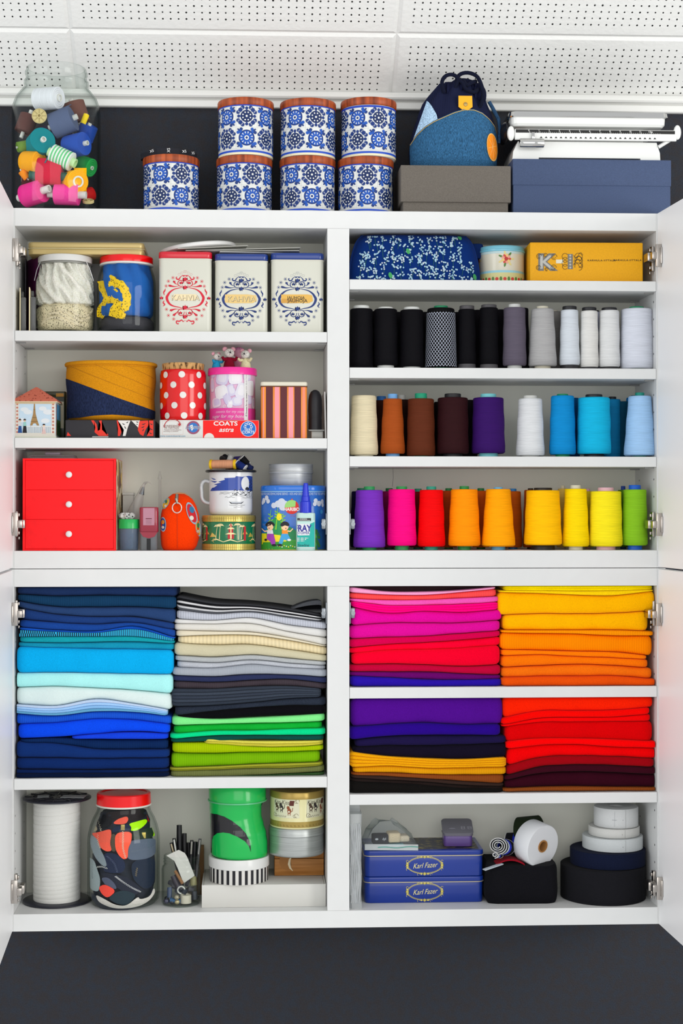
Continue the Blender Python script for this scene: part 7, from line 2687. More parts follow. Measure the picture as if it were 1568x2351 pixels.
for a in (
    ('dark pine zipper tape high in the tall jar', [(900, 810), (1180, 790), (1250, 860), (1240, 960), (1060, 960), (900, 950)], '26362a', 0, None, None, (1090, 890, 'c9b45e')),
    ('black zipper with metal teeth at the jar shoulder', [(240, 600), (420, 560), (560, 600), (540, 720), (340, 800), (270, 740)], '16171c', 0, [(290, 690), (330, 760), (350, 820)], 'cfc9b0'),
    ('dark red zipper tape near the jar shoulder', [(1130, 590), (1200, 600), (1225, 700), (1140, 710)], 'a31d22', 1),
    ('brown-black zipper tape at the top of the tall jar', [(420, 520), (800, 470), (1100, 480), (1150, 590), (1000, 650), (700, 640), (460, 640)], '241d20', 0),
    ('beige zipper tape at the jar wall', [(120, 880), (200, 740), (300, 820), (170, 905)], 'b3a68a', 0),
    ('navy zipper tape low at the side of the tall jar', [(880, 1290), (1285, 1280), (1250, 1800), (1080, 1810), (900, 1600)], '222c3e', 0, [(960, 1560), (980, 1430)], '8a7a5a'),
    ('olive-brown zipper tape behind the coral ones', [(520, 860), (620, 840), (640, 1130), (540, 1140)], '5a5345', 0),
    ('deep blue zipper tape in the middle of the tall jar', [(410, 1170), (600, 1160), (740, 1250), (795, 1360), (750, 1490), (560, 1510), (400, 1490), (430, 1350)], '232c46', 1, [(470, 1220), (590, 1330), (650, 1480)], '4a5470'),
    ('slate grey zipper tape band across the tall jar', [(850, 940), (1250, 960), (1290, 1080), (1280, 1290), (820, 1290), (830, 1120)], '5c6678', 1, [(880, 1140), (1060, 1125), (1270, 1115)], '6e7888'),
    ('long light grey zipper tape curving down the jar', [(130, 930), (300, 940), (340, 1100), (430, 1250), (475, 1400), (380, 1390), (250, 1270), (150, 1080)], '8b969e', 2, [(290, 1430), (380, 1410), (470, 1430)], 'dcdcd8'),
    ('coral zipper strip folded at the side of the tall jar', [(160, 900), (300, 850), (530, 760), (545, 860), (520, 1000), (560, 1120), (460, 1140), (360, 1090), (310, 960)], 'f5614c', 3, [(300, 880), (310, 1000), (350, 1090)], 'd9b8a4'),
    ('coral zipper with gold-white teeth facing out', [(605, 820), (890, 800), (890, 960), (830, 1080), (830, 1240), (760, 1265), (680, 1200), (615, 1080)], 'fa5f45', 3, [(745, 800), (745, 950), (750, 1080), (790, 1230)], 'e4dcc4'),
    ('navy zipper end with brass pull near the jar top', [(550, 760), (720, 690), (860, 690), (885, 740), (870, 795), (700, 790), (560, 830)], '1d2842', 3, None, None, (738, 735, 'a89458')),
    ('short coral zipper piece under the jar shoulder', [(550, 690), (640, 610), (800, 560), (830, 620), (780, 690)], 'f5614c', 2),
    ('neon lime zipper tape near the top of the tall jar', [(830, 680), (1000, 650), (1110, 640), (1140, 690), (1060, 760), (960, 800), (870, 795), (885, 740)], 'b0f400', 4),
    ('small neon lime zipper end at the jar wall', [(1290, 780), (1300, 900), (1230, 960), (1250, 870)], 'a8ec04', 2),
    ('pale grey zipper tape at the lower jar wall', [(100, 1330), (230, 1320), (290, 1470), (350, 1620), (340, 1780), (300, 1860), (130, 1850), (95, 1600)], 'a0acb0', 2, [(200, 1340), (190, 1500), (200, 1650)], '6f7a80'),
    ('charcoal zipper with big silver teeth across the tall jar', [(370, 1500), (640, 1520), (820, 1570), (1090, 1800), (900, 1910), (640, 1740), (440, 1600)], '2b2e3a', 3, [(620, 1550), (740, 1640), (900, 1750), (1040, 1835)], 'ececec'),
    ('slate violet zipper tape in the lower tall jar', [(360, 1600), (480, 1570), (600, 1660), (655, 1780), (460, 1730)], '545a6e', 4),
    ('coral red zipper end low in the tall jar', [(320, 1760), (440, 1690), (640, 1790), (490, 1930), (380, 1870)], 'f24e40', 5.2),
    ('dark green-grey zipper tape low in the tall jar', [(490, 1930), (650, 1800), (820, 1790), (985, 1880), (800, 2060), (620, 2010)], '2c3a42', 4),
    ('charcoal zipper tape on the floor of the tall jar', [(160, 1900), (280, 1930), (420, 2040), (560, 2100), (800, 2110), (1050, 2040), (1060, 2080), (700, 2170), (400, 2180), (220, 2080)], '383d46', 3),
    ('off-white zipper tape curving along the jar floor', [(260, 1890), (440, 1950), (620, 2040), (800, 2060), (1000, 1900), (1030, 1960), (1200, 1940), (1255, 1800), (1275, 1900), (1180, 2010), (1000, 2090), (600, 2110), (330, 2020)], 'dcdad2', 6.4)):
    zipper(*a)
# ---- small jar of tools
Yj = floorY(415, 2086, LF) + mm(45) + .002
loc, w = at(371, 460, 2040, Yj, zf)
t = thing('glass_jar', 'small open glass jar of markers and sewing bits', 'jar', loc)
f = Fr(loc)
R = w / 2
zz = lambda v: f.z(v, 415)
jar_glass(t, [(R * .85, 0), (R * .95, .0015), (R, .006), (R, zz(1994)), (R * .97, zz(1988)), (R * .9, zz(1985)), (R * .88, zz(1980)), (R * .92, zz(1977)), (R * .88, zz(1973)), (R * .92, zz(1970)), (R * .88, zz(1967)), (R * .9, zz(1964)), (R * .87, zz(1962))], .002, 40)
zb = zf + .0042
fj = Fr((loc[0], loc[1], zb))
qj = lambda x, y: fj(360 + x / 10.68, 1880 + y / 10.68)
GB = 'bits in the small jar'
t = thing('paper_tag', 'creased white paper tag sticking out of the small jar', 'paper', (loc[0], loc[1] - .008, zb), 0, GB)
pts = [(240, 890), (430, 790), (540, 742), (690, 820), (750, 920), (930, 1380), (660, 1560), (520, 1200), (430, 1010)]
g = G().prism([qj(*p) for p in pts], 0, .0012)
g.warp(lambda x, y, z: (x, y + 3 * x * x, z))
obj('sheet', g, M('dcdbd4', .7), t, 0)


def rod(label, a, b, r, colr, y0=.0, y1=.0, tip=None, name='marker_pen', cat='pen'):
    p, q = qj(*a), qj(*b)
    t = thing(name, label, cat, (loc[0], loc[1], zb), 0, GB)
    rr = fj.w(r)
    v0, v1 = Vector((p[0], y0, max(p[1], rr))), Vector((q[0], y1, q[1]))
    obj('barrel', G().tube([v0, v0.lerp(v1, .8), v1], [rr, rr, rr * .96], 14), M(colr, .3), t, 50)
    if tip:
        obj('flat_face', G().tube([v0.lerp(v1, .6) + Vector((0, -rr * .75, 0)), v1 + Vector((0, -rr * .75, -.002))], rr * .5, 6), M(tip, .4), t, 30)


rod('tall black marker standing in the small jar', (545, 1500), (540, 195), 6.2, '17171a', .012, .02)
rod('shorter black marker beside the tall one in the small jar', (660, 1500), (665, 405), 5.6, '121214', .016, .022)
rod('black pen with pale face leaning out of the small jar', (560, 1400), (420, 485), 4.2, '161618', 0, .004, 'd4d4ce')
rod('black pen with worn face leaning furthest out of the small jar', (540, 1350), (350, 600), 4.4, '161618', .004, .008, 'b9aa8c')
rod('grey and black slim pen upright in the small jar', (800, 1400), (850, 570), 4.0, '202022', .018, .02, '9a9890')
rod('grey slim pen at the edge of the small jar', (960, 1450), (1055, 520), 3.6, '47474a', .01, .014, '8f8f8a')
rod('black round cap behind the pens in the small jar', (900, 1300), (930, 620), 6.5, '131316', .022, .026)
rod('short black cap behind the slim pen in the small jar', (770, 1300), (765, 640), 4.5, '141416', .024, .026)
rod('brown wooden stick slanting inside the small jar', (640, 1560), (450, 1260), 3.6, '8a5f38', -.012, -.004, None, 'wooden_stick', 'stick')
rod('dark violet tube slanting inside the small jar', (560, 1720), (400, 1400), 7.5, '3a3540', -.002, .004, None, 'tube', 'tube')
rod('blue bead tube lying inside the small jar', (330, 1925), (580, 1970), 5.5, '31557c', -.022, -.02, None, 'tube', 'tube')
rod('slate blue tube upright inside the small jar', (320, 1880), (320, 1640), 5.6, '3d4a66', -.018, -.014, None, 'tube', 'tube')
rod('olive cylinder at the back of the small jar', (900, 1650), (880, 1440), 8, '8f8a62', .006, .01, None, 'tube', 'tube')
rod('dark glass tube at the side of the small jar', (940, 2050), (930, 1760), 6, '4a4e56', -.006, -.004, None, 'tube', 'tube')
for lab, x, y, r, c, yy in (('silver bullet-shaped bead in the small jar', 500, 1850, 6.5, 'a39c86', -.026), ('pale gold bead on the floor of the small jar', 510, 2070, 6.2, 'b9ad88', -.024), ('grey-violet bead on the floor of the small jar', 250, 2020, 7, '55566a', -.018), ('small black bead at the wall of the small jar', 250, 1900, 5, '2a2a30', -.016), ('dark bead between the others in the small jar', 380, 2090, 6, '3a3a40', -.022)):
    p = qj(x, y)
    t = thing('bead', lab, 'bead', (loc[0] + p[0], loc[1] + yy, max(zb + p[1], zb + fj.w(r) * .9)), 0, GB)
    obj('bead_body', G().ball((0, 0, 0), (fj.w(r), fj.w(r) * .9, fj.w(r) * .9)), M(c, .25, .5), t, 60)
rnd = random.Random(31)
for k in range(14):
    x0_, y0_ = rnd.uniform(300, 900), rnd.uniform(1560, 2040)
    a_ = rnd.uniform(-1.2, 1.2)
    LABELS.discard('small dark tube or cap among the bits in the small jar')
    rod('small dark tube or cap among the bits in the small jar', (x0_, y0_), (x0_ + 130 * math.cos(a_), y0_ - 130 * math.sin(a_)), rnd.uniform(4, 7), rnd.choice(['3a3a42', '55565e', '2c3440', '6a665c', '4a4a50']), rnd.uniform(-.006, .024), rnd.uniform(-.006, .024), None, 'tube', 'tube')
p = qj(715, 2000)
t = thing('thimble', 'cream cup-shaped thimble on the floor of the small jar', 'thimble', (loc[0] + p[0], loc[1] - .014, zb), 0, GB)
rr = fj.w(13)
hh = qj(700, 1820)[1]
obj('thimble_body', G().lathe([(rr * .8, 0), (rr, .001), (rr * .98, hh - .001), (rr * .9, hh), (rr * .86, hh - .003), (.001, hh - .003)], 28), M('d6d0be', .4), t, 40)
p = qj(610, 1680)
t = thing('metal_ring', 'open white ring hooked among the bits in the small jar', 'ring', (loc[0] + p[0], loc[1] - .024, zb + p[1]), 0, GB)
obj('ring', G().tube([(fj.w(8) * math.cos(.2 + 4.6 * i / 20), 0, fj.w(8) * math.sin(.2 + 4.6 * i / 20)) for i in range(21)], fj.w(2), 8), M('cfcfca', .3, .3), t, 60)
p0 = P(463, 1960, .15)
t = thing('cardboard_piece', 'brown cardboard piece standing behind the small jar', 'cardboard', (p0.x, .165, zf))
obj('board', G().box(-mm(12), mm(5), -.012, .012, 0, P(463, 1944, .155).z - zf, .0006), M('7a5a38', .8), t, 0)
# ---- long white carton
Yf = max(floorY(600, 2083, LF), .004)
x0, x1 = P(463, 2055, Yf).x, xdL - .0012
w = x1 - x0
dp = D - .006 - Yf
t = thing('carton', 'long flat white carton under the striped tin and wooden box', 'box', ((x0 + x1) / 2, Yf + dp / 2, zf))
hc = P(600, 2031, Yf).z - zf
obj('carton_body', G().rbox(w, dp, hc, .001, .0006), M('e3e2dc', .6), t, 30)
for s in (-1, 1):
    obj('corner_flap', G().box(s * (w / 2 - .004) - .0004, s * (w / 2 - .004) + .0004, -dp / 2 + .001, dp / 2, hc - .0002, hc + .0005), M('8a8578', .7), t, 0)
zc = zf + hc + .0006
# ---- striped tin with white lid
Yt = .088
loc, w = at(479, 618, 1990, Yt, zc)
t = thing('striped_tin', 'low round tin with black and white stripes and a white lid', 'tin', loc)
f = Fr(loc)
R = w / 2
h1, h2 = f.z(1984, 548), f.z(1962, 548)
h1 = max(h1, .02)
Rb = R * .97
obj('tin_body', G().lathe([(Rb * .99, 0), (Rb, .001), (Rb, h1)], 64), M('eceae4', .35), t, 50)
pr = Print()
for i in range(30):
    x = -PI * Rb + 2 * PI * Rb * i / 30
    pr.rect(x, x + 2 * PI * Rb / 60 * .92, .0008, h1, M('16161c', .35), 1)
pr.build('printed_stripes', t, cyl(Rb), cut=.006)
obj('tin_lid', G().lathe([(R * .985, h1 - .001), (R, h1), (R, h2 - .002), (R * .985, h2), (R * .9, h2), (R * .88, h2 - .002), (.001, h2 - .002)], 64), M('ecedea', .3, coat=.3), t, 40)
zt_ = zc + h2 + .0005
# ---- green boot-shaped tin
loc, w = at(484, 614, 1900, Yt, zt_)
t = thing('curved_tin', 'tall green waisted tin with black leaf shapes', 'tin', loc)
f = Fr(loc)
GRN = M('0cae4c', .25, coat=.4)
top = min(LA1b - .004 - zt_, f.z(1796, 548))
lv = [(1970, 488, 613), (1960, 485, 614), (1935, 484, 614), (1910, 484, 611), (1890, 483, 605), (1870, 482, 600), (1850, 481, 600), (1836, 480, 606)]
ZL = [f.z(v, 548) for v, a, b in lv]
ZL[0] = 0.0
CX = [f((a + b) / 2, v)[0] for v, a, b in lv]
HW = [f.w(b - a) / 2 for v, a, b in lv]


def gsec(z):
    k = 0
    while k < len(ZL) - 2 and z > ZL[k + 1]:
        k += 1
    q = min(max((z - ZL[k]) / (ZL[k + 1] - ZL[k]), 0), 1)
    q = q * q * (3 - 2 * q)
    return CX[k] + (CX[k + 1] - CX[k]) * q, HW[k] + (HW[k + 1] - HW[k]) * q


loops = []
for i in range(30):
    z = ZL[-1] * i / 29
    c, a = gsec(z)
    loops.append([(c + a * math.cos(2 * PI * j / 56), a * .98 * math.sin(2 * PI * j / 56), z) for j in range(56)])
obj('tin_body', G().loft(loops), GRN, t, 60)
rt = f.w(133) / 2
cxt = f(545, 1830)[0]
obj('tin_rim', G().tube([(cxt + rt * math.cos(2 * PI * i / 56), rt * math.sin(2 * PI * i / 56), ZL[-1] + .0005) for i in range(56)], .0016, 6, True), M('5fb884', .3, .3), t, 60)
obj('tin_lid', G().lathe([(rt * .985, ZL[-1]), (rt * .985, top - .002), (rt * .96, top), (.001, top)], 56, (cxt, 0, 0)), GRN, t, 40)


def ongreen(x, z, o):
    c, a = gsec(z)
    q = max(-.997, min(.997, (x - c) / a))
    return (c + (a + o) * q, -(a * .98 + o) * math.sqrt(1 - q * q), z)


pr = Print()
gq = lambda x, y: f(340 + x / 3.409, 1780 + y / 3.409)
BLK = M('14141a', .25, coat=.5)
pr.poly([gq(*p) for p in ((492, 285), (540, 278), (600, 290), (660, 320), (720, 365), (765, 415), (795, 475), (803, 520), (804, 560), (790, 515), (760, 475), (700, 438), (640, 415), (590, 412), (545, 425), (515, 455), (503, 490), (500, 560), (497, 600), (492, 600))], BLK, 1)
pr.poly([gq(*p) for p in ((884, 165), (912, 165), (918, 300), (925, 400), (915, 385), (900, 330), (888, 250))], BLK, 1)
pr.clip(-1, 1, .001, ZL[-1] - .001)
pr.build('leaf_print', t, ongreen, cut=.004, cutz=.006)
# ---- wooden box, silver tin, cat tin
Yw = floorY(690, 2010, zc)
Yw = max(Yw, .03)
x0, x1 = P(630, 1985, Yw).x, xdL - .002
w = x1 - x0
dp = D - .008 - Yw
t = thing('wooden_box', 'small wooden box with a shell mark under the silver tin', 'box', ((x0 + x1) / 2, Yw + dp / 2, zc))
hm_, hh = P(690, 1971, Yw).z - zc, P(690, 1953, Yw).z - zc
WD = M('b87e40', .5, kind='wood', scale=6, stretch=(2, 2, 30), dark='9a6228')
obj('box_base', G().rbox(w, dp, hm_ - .0006, .0015, .0008), WD, t, 30)
obj('box_lid', G().rbox(w, dp, hh - hm_ - .0004, .0015, .0008, (0, 0, hm_ + .0004)), WD, t, 30)
pr = Print()
fw = Fr(((x0 + x1) / 2, Yw, zc))
wq = lambda x, y: fw(340 + x / 3.409, 1780 + y / 3.409)
pr.poly([wq(*p) for p in ((1110, 595), (1060, 600), (1030, 640), (1028, 690), (1050, 730), (1090, 745), (1120, 740), (1105, 690))], M('a06a30', .5), 1)
pr.stroke([wq(*p) for p in ((1128, 628), (1108, 660), (1103, 695), (1112, 725), (1132, 748))], [.0008, .004, .0055, .004, .0008], M('ecdcb8', .5), 2)
pr.build('shell_mark', t, flat(-dp / 2))
zw = zc + hh + .0006
Yc = .095
loc, w = at(619, 746, 1920, Yc, zw)
R = min(w / 2, .0615)
xc = xdL - .003 - R
t = thing('round_tin', 'plain round silver tin between the wooden box and cat tin', 'tin', (xc, Yc, zw))
f = Fr((xc, Yc, zw))
hs1, hs2 = f.z(1912, 684), f.z(1893, 684)
SIL2 = M('b4b8b6', .38, .75, kind='brushed')
obj('tin_body', G().lathe([(R * .95, 0), (R * .99, .002), (R, .006), (R * .985, hs1)], 56), SIL2, t, 50)
obj('tin_lid', G().lathe([(R * .99, hs1 + .0004), (R, hs1 + .001), (R * .99, hs2 - .002), (R * .96, hs2), (.001, hs2)], 56), SIL2, t, 40)
zs = zw + hs2 + .0005
R = min(P(747, 1850, Yc).x - P(622, 1850, Yc).x, .124) / 2
xc = xdL - .002 - R
t = thing('cat_tin', 'round cream and gold tin with cats reading Kiss-Kiss', 'tin', (xc, Yc, zs))
f = Fr((xc, Yc, zs))
h1 = f.z(1825, 684)
h2 = min(f.z(1810, 684), LA1b - .003 - zs)
obj('tin_body', G().lathe([(R * .985, 0), (R, .002), (R * .985, .003), (R * .985, h1)], 64), M('dcd6a2', .3, coat=.3), t, 50)
pr = Print()
Rb = R * .985
kq = lambda x, y: (Rb * math.asin(max(-.98, min(.98, ((340 + x / 3.409) - 684) * f.w(1) / Rb))), f.z(1780 + (y - 22 - 10) / 3.409, 684))
GO = M('a8904a', .3, .4)
pr.rect(-PI * Rb, PI * Rb, .003, f.z(1876, 684), GO, 1)
for i in range(44):
    x = -PI * Rb + 2 * PI * Rb * i / 44
    pr.rect(x, x + .005, .0055, .0062, M('6a5a28', .5), 2)
    pr.rect(x, x + .0035, .0078, .0085, M('6a5a28', .5), 2)
for cx0 in (1075, 1340, 800):
    if cx0 == 1340:
        off = Rb * 1.35
    elif cx0 == 800:
        off = -Rb * 1.6
    else:
        off = 0
    P0 = lambda x, y: (kq(1075, 250)[0] + off + (x - 1075) / 3.409 * f.w(1), kq(1075, y)[1])
    pr.poly([P0(965, 175), P0(1185, 175), P0(1190, 330), P0(960, 330)], M('e2e0c2', .4), 1)
    pr.text('Kiss-Kiss', *P0(1040, 210), .0085, M('3c3222', .5), 3, shear=.15, sx=.9)
    pr.poly([P0(1115, 195), P0(1150, 195), P0(1145, 235), P0(1110, 235)], M('5a2a20', .5), 3)
    for (x, y, c) in ((1000, 255, '4a3a2c'), (1045, 255, '2f2a2a'), (1110, 275, '8a4a2c')):
        cm_ = M(c, .5)
        pr.circ(*P0(x, y), .0042, cm_, 3, 12, .0058)
        pr.circ(*P0(x - 8, y - 24), .0034, cm_, 4, 10)
        pr.poly([P0(x - 18, y - 28), P0(x - 14, y - 42), P0(x - 8, y - 30)], cm_, 4)
        pr.poly([P0(x - 6, y - 30), P0(x, y - 42), P0(x + 2, y - 26)], cm_, 4)
        pr.stroke([P0(x + 10, y + 8), P0(x + 24, y), P0(x + 28, y - 26)], .0014, cm_, 3)
        pr.rect(P0(x - 12, 0)[0], P0(x - 7, 0)[0], P0(x, y + 34)[1], P0(x, y)[1], cm_, 3)
        pr.rect(P0(x + 5, 0)[0], P0(x + 10, 0)[0], P0(x, y + 34)[1], P0(x, y)[1], cm_, 3)
        pr.circ(*P0(x - 2, y + 6), .0022, M('e8dcc4', .5), 5, 8)
    for (x, y, s) in ((975, 310, 1), (1165, 310, -1), (1175, 200, -1)):
        pr.arc(*P0(x, y), .004, 0, 5, .0007, M('6a5a38', .5), 3, 10)
        pr.arc(*P0(x + 14 * s, y + 4), .003, 1, 6, .0006, M('6a5a38', .5), 3, 10)
    pr.stroke([P0(985 + 9 * i, 318 + 6 * (-1) ** i) for i in range(12)], .0008, M('5a4a30', .5), 3)
pr.clip(-PI * Rb, PI * Rb, .003, h1 - .001)
pr.build('printed_cats', t, cyl(Rb), cut=.006)
obj('tin_lid', G().lathe([(R * .985, h1 - .0004), (R, h1 + .0005), (R, h2 - .002), (R * .98, h2), (.001, h2)], 64), M('a88e48', .3, .5), t, 40)

# ================================================================== lower cabinet, right floor
# ---- flat plastic bag standing at the divider
p0, p1 = P(803, 2000, .03), P(834, 2000, .03)
w = p1.x - p0.x - .002
t = thing('plastic_bag', 'tall clear plastic bag of folded film standing at the divider', 'bag', (xdR + .001 + w / 2, .05, zf))
hh = P(818, 1866, .03).z - zf
loops = []
rnd = random.Random(3)
for i in range(15):
    z = hh * i / 14
    loops.append([(x * (1 + .06 * math.sin(i * 1.3 + j)), y + .002 * math.sin(i * 1.1 + j * 2), z) for j, (x, y) in enumerate(rrect(w * .94, .07, .004, 2))])
FILM = glass((.9, .92, .93), name='crinkled_film', mist=.35, rough=.15)
obj('film', G().loft(loops), FILM, t, 40)
for k in range(6):
    pts = [(w * (-.35 + .13 * k) + .0015 * math.sin(i * .9 + k), -.0355, hh * (.06 + .84 * i / 12)) for i in range(13)]
    obj('film_fold', G().tube(pts, .0011, 6), M('c2c6c8', .3), t, 60)
obj('film_top', G().box(-w * .47, w * .42, -.005, .03, hh - .001, min(hh + mm(18), LB2b - zf - .003), .001), FILM, t, 30)
# ---- two blue tins
Yb = floorY(970, 2073, LF)
Yb = max(Yb, .012)
x0, x1 = P(836, 2030, Yb).x, P(1111, 2030, Yb).x
w = x1 - x0
dp = .15
hA = P(970, 2013, Yb).z - zf
BT = M('12328c', .3, coat=.35)
GLD = M('cdbf62', .35, .4)
for k, (zz_, lab) in enumerate(((zf, 'lower of two blue sweets tins reading Karl Fazer'), (zf + hA + .0006, 'upper of two blue sweets tins reading Karl Fazer, with gold-printed top'))):
    t = thing('flat_tin', lab, 'tin', ((x0 + x1) / 2, Yb + dp / 2, zz_), 0, 'blue chocolate tins')
    hb = hA * .82
    obj('tin_body', G().rbox(w - .003, dp - .003, hb, .012, .0015), BT, t, 40)
    obj('tin_lid', G().rbox(w, dp, hA - hb + .001, .013, .0022, (0, 0, hb - .001)), BT, t, 40)
    obj('lid_rim', G().rbox(w + .0016, dp + .0016, .0017, .0135, .0006, (0, 0, hb - .0022)), M('c9bd9c', .35, .5), t, 40)
    pr = Print()
    rx, rz = w * .145, hb * .40
    zc_ = hb * .52
    xo = w * .005
    pr.arc(xo, zc_, rx, 0, 2 * PI, .0011, GLD, 1, 40, rz)
    pr.arc(xo, zc_, rx * .95, 0, 2 * PI, .0005, GLD, 1, 40, rz * .9)
    for a in (0, PI / 2, PI, 3 * PI / 2):
        X, Z_ = xo + rx * math.cos(a), zc_ + rz * math.sin(a)
        pr.star(X, Z_, .0042, GLD, 2, 6, .5)
        for q in (-1, 1):
            dx, dz = (q * .007, 0) if abs(math.cos(a)) < .5 else (0, q * .0045)
            pr.circ(X + dx, Z_ + dz, .0022, GLD, 2, 8)
            pr.arc(X + dx * 1.9, Z_ + dz * 1.9 - (.001 if abs(dx) else 0), .0022, 0, 4.5, .0007, GLD, 2, 8)
    pr.text('Karl Fazer', xo, zc_, hb * .24, M('e8dc96', .4, .2), 2, shear=.45, bold=-.004, sx=.8, rot=.06)
    pr.build('gold_emblem', t, flat(-(dp - .003) / 2))
    if k:
        pr = Print()
        rnd = random.Random(9)
        pr.rect(-.02 - w * .1, w / 2 - .008, -dp / 2 + .012, dp / 2 - .01, M('2b2c44', .4), 0)
        for i in range(170):
            x, y = rnd.uniform(-w * .15, w / 2 - .01), rnd.uniform(-dp / 2 + .014, dp / 2 - .012)
            pr.stroke([(x, y), (x + rnd.uniform(.003, .009), y + rnd.uniform(-.003, .003)), (x + rnd.uniform(.006, .014), y + rnd.uniform(-.004, .004))], [.0006, .0018, .0006], GLD, 1)
        pr.clip(-w * .17, w / 2 - .009, -1, 1)
        pr.build('lid_print', t, lambda x, z, o: (x, z, hA + o))
zt2 = zf + 2 * (hA + .0006) + .0004
# ---- zip bag with cloth scraps
p = P(895, 1915, Yb + .05)
t = thing('zip_bag', 'clear zip bag holding small cloth pieces on the upper blue tin', 'bag', (p.x, Yb + .045, zt2))
f = Fr((p.x, Yb + .045, zt2), Yb + .02)
loops = []
hB = f.z(1886, 895)
for i, (k, kk) in enumerate(((0, 1.02), (.12, 1.05), (.32, .96), (.55, .76), (.78, .52), (.9, .3))):
    loops.append([(x * kk - .012 * k + .003 * math.sin(j * 2.2 + i * 1.7), y * (kk * .9 + .1) + .01 * k, k * hB * (1 + .12 * math.sin(j * 1.3 + 1) * k)) for j, (x, y) in enumerate(rrect(.108, .085, .012, 3))])
obj('bag_film', G().loft(loops), glass((.93, .95, .96), name='bag_film', mist=.07, rough=.08), t, 50)
g = G().box(-.057, .055, -.052, -.05, .0005, .013, .0004)
g.warp(lambda x, y, z: (x, y + 1.2 * x * x, z + .001 * math.sin(x * 90)))
obj('zip_strip', g, glass((.9, .95, .95), name='strip_film', mist=.45, rough=.1), t, 30)
obj('zip_line', G().tube([(-.03 + .0085 * i, -.0525 + 1.2 * (-.03 + .0085 * i) ** 2, .0075 + .001 * math.sin(i)) for i in range(11)], .0008, 6), M('3aa08c', .4), t, 60)
for lab, x, y, z, wx, wy, wz, c in (('black folded label with white lettering in the zip bag', -.022, -.012, .008, .034, .03, .02, '23252c'), ('cream folded cloth piece in the zip bag', .006, -.01, .012, .026, .035, .02, 'e0cdaa'), ('small ivory folded cloth piece in the zip bag', .026, -.006, .012, .026, .03, .013, 'e6d8bc'), ('aqua folded cloth piece in the zip bag', .0, -.02, .0015, .056, .03, .007, '86c2cc')):
    tt = thing('cloth_piece', lab, 'cloth', (p.x + x, Yb + .045 + y, zt2 + z), .1, 'cloth pieces in the zip bag')
    obj('folded_cloth', G().rbox(wx, wy, wz, .005, .003), M(c, kind='fabric'), tt, 50)
    if c == '23252c':
        pr = Print()
        pr.circ(-.01, wz * .6, .0035, M('d5dadd', .5), 1, 10, .0022)
        pr.text('dyl', .006, wz * .62, .005, M('d5dadd', .5), 1, bold=.02)
        pr.build('lettering', tt, flat(-wy / 2))
# ---- purple tin
p = P(1053, 1930, Yb + .03)
w = mm(66, Yb + .03)
t = thing('hinged_tin', 'small purple tin with a grey lid on the upper blue tin', 'tin', (p.x, Yb + .055, zt2), -.03)
obj('tin_base', G().rbox(w, .05, .0245, .008, .002), M('5c4484', .35, coat=.3), t, 40)
g = G().rbox(w + .005, .056, .004, .009, .0015)
g.xf(Matrix.Translation((0, 0, .036)) @ Matrix.Rotation(math.radians(24), 4, 'X'))
obj('tin_lid', g, M('6b6a72', .4), t, 40)
obj('lid_skirt', G().rbox(w + .003, .054, .004, .0085, .001, (0, 0, .0225)), M('66636e', .4), t, 40)
pr = Print()
for x in (.012, .026):
    pr.stroke([(x - .004, -.012), (x + .003, -.012), (x + .003, -.003), (x - .004, -.003), (x - .004, -.012)], .0008, M('c9c9d2', .5), 1)
    pr.stroke([(x - .004, -.0075), (x + .003, -.0075)], .0008, M('c9c9d2', .5), 1)
pr.circ(-.012, -.01, .007, M('8f8f9a', .5), 1, 16, .0018)
RX = Matrix.Translation((0, 0, .036)) @ Matrix.Rotation(math.radians(24), 4, 'X')
pr.build('lid_print', t, lambda x, z, o: tuple(RX @ Vector((x, z, .004 + o))))
# ---- black cloth pouch
Yp = .1
loc, w = at(1117, 1283, 2020, Yp - .06, zf)
t = thing('cloth_pouch', 'black boxy cloth pouch under the white paper roll', 'pouch', (loc[0], Yp, zf))
hp = P(1200, 1988, .04).z - zf - .002
loops = []
for i in range(14):
    k = i / 13
    s = 1.01 - .05 * (2 * k - 1) ** 6 - .03 * k + .012 * math.sin(k * 7)
    z = hp * k
    l = []
    for j, (x, y) in enumerate(rrect(w * s, .125 * s, .022, 6)):
        l.append((x + .0018 * math.sin(z * 70 + j * .7), y + .003 * math.sin(z * 60 + j * .55), z + (.007 * (abs(x) / (w / 2)) ** 4 * k ** 3)))
    loops.append(l)
obj('pouch_body', G().loft(loops), M('141418', kind='fabric', var=.3), t, 60)
zp = zf + hp + .001
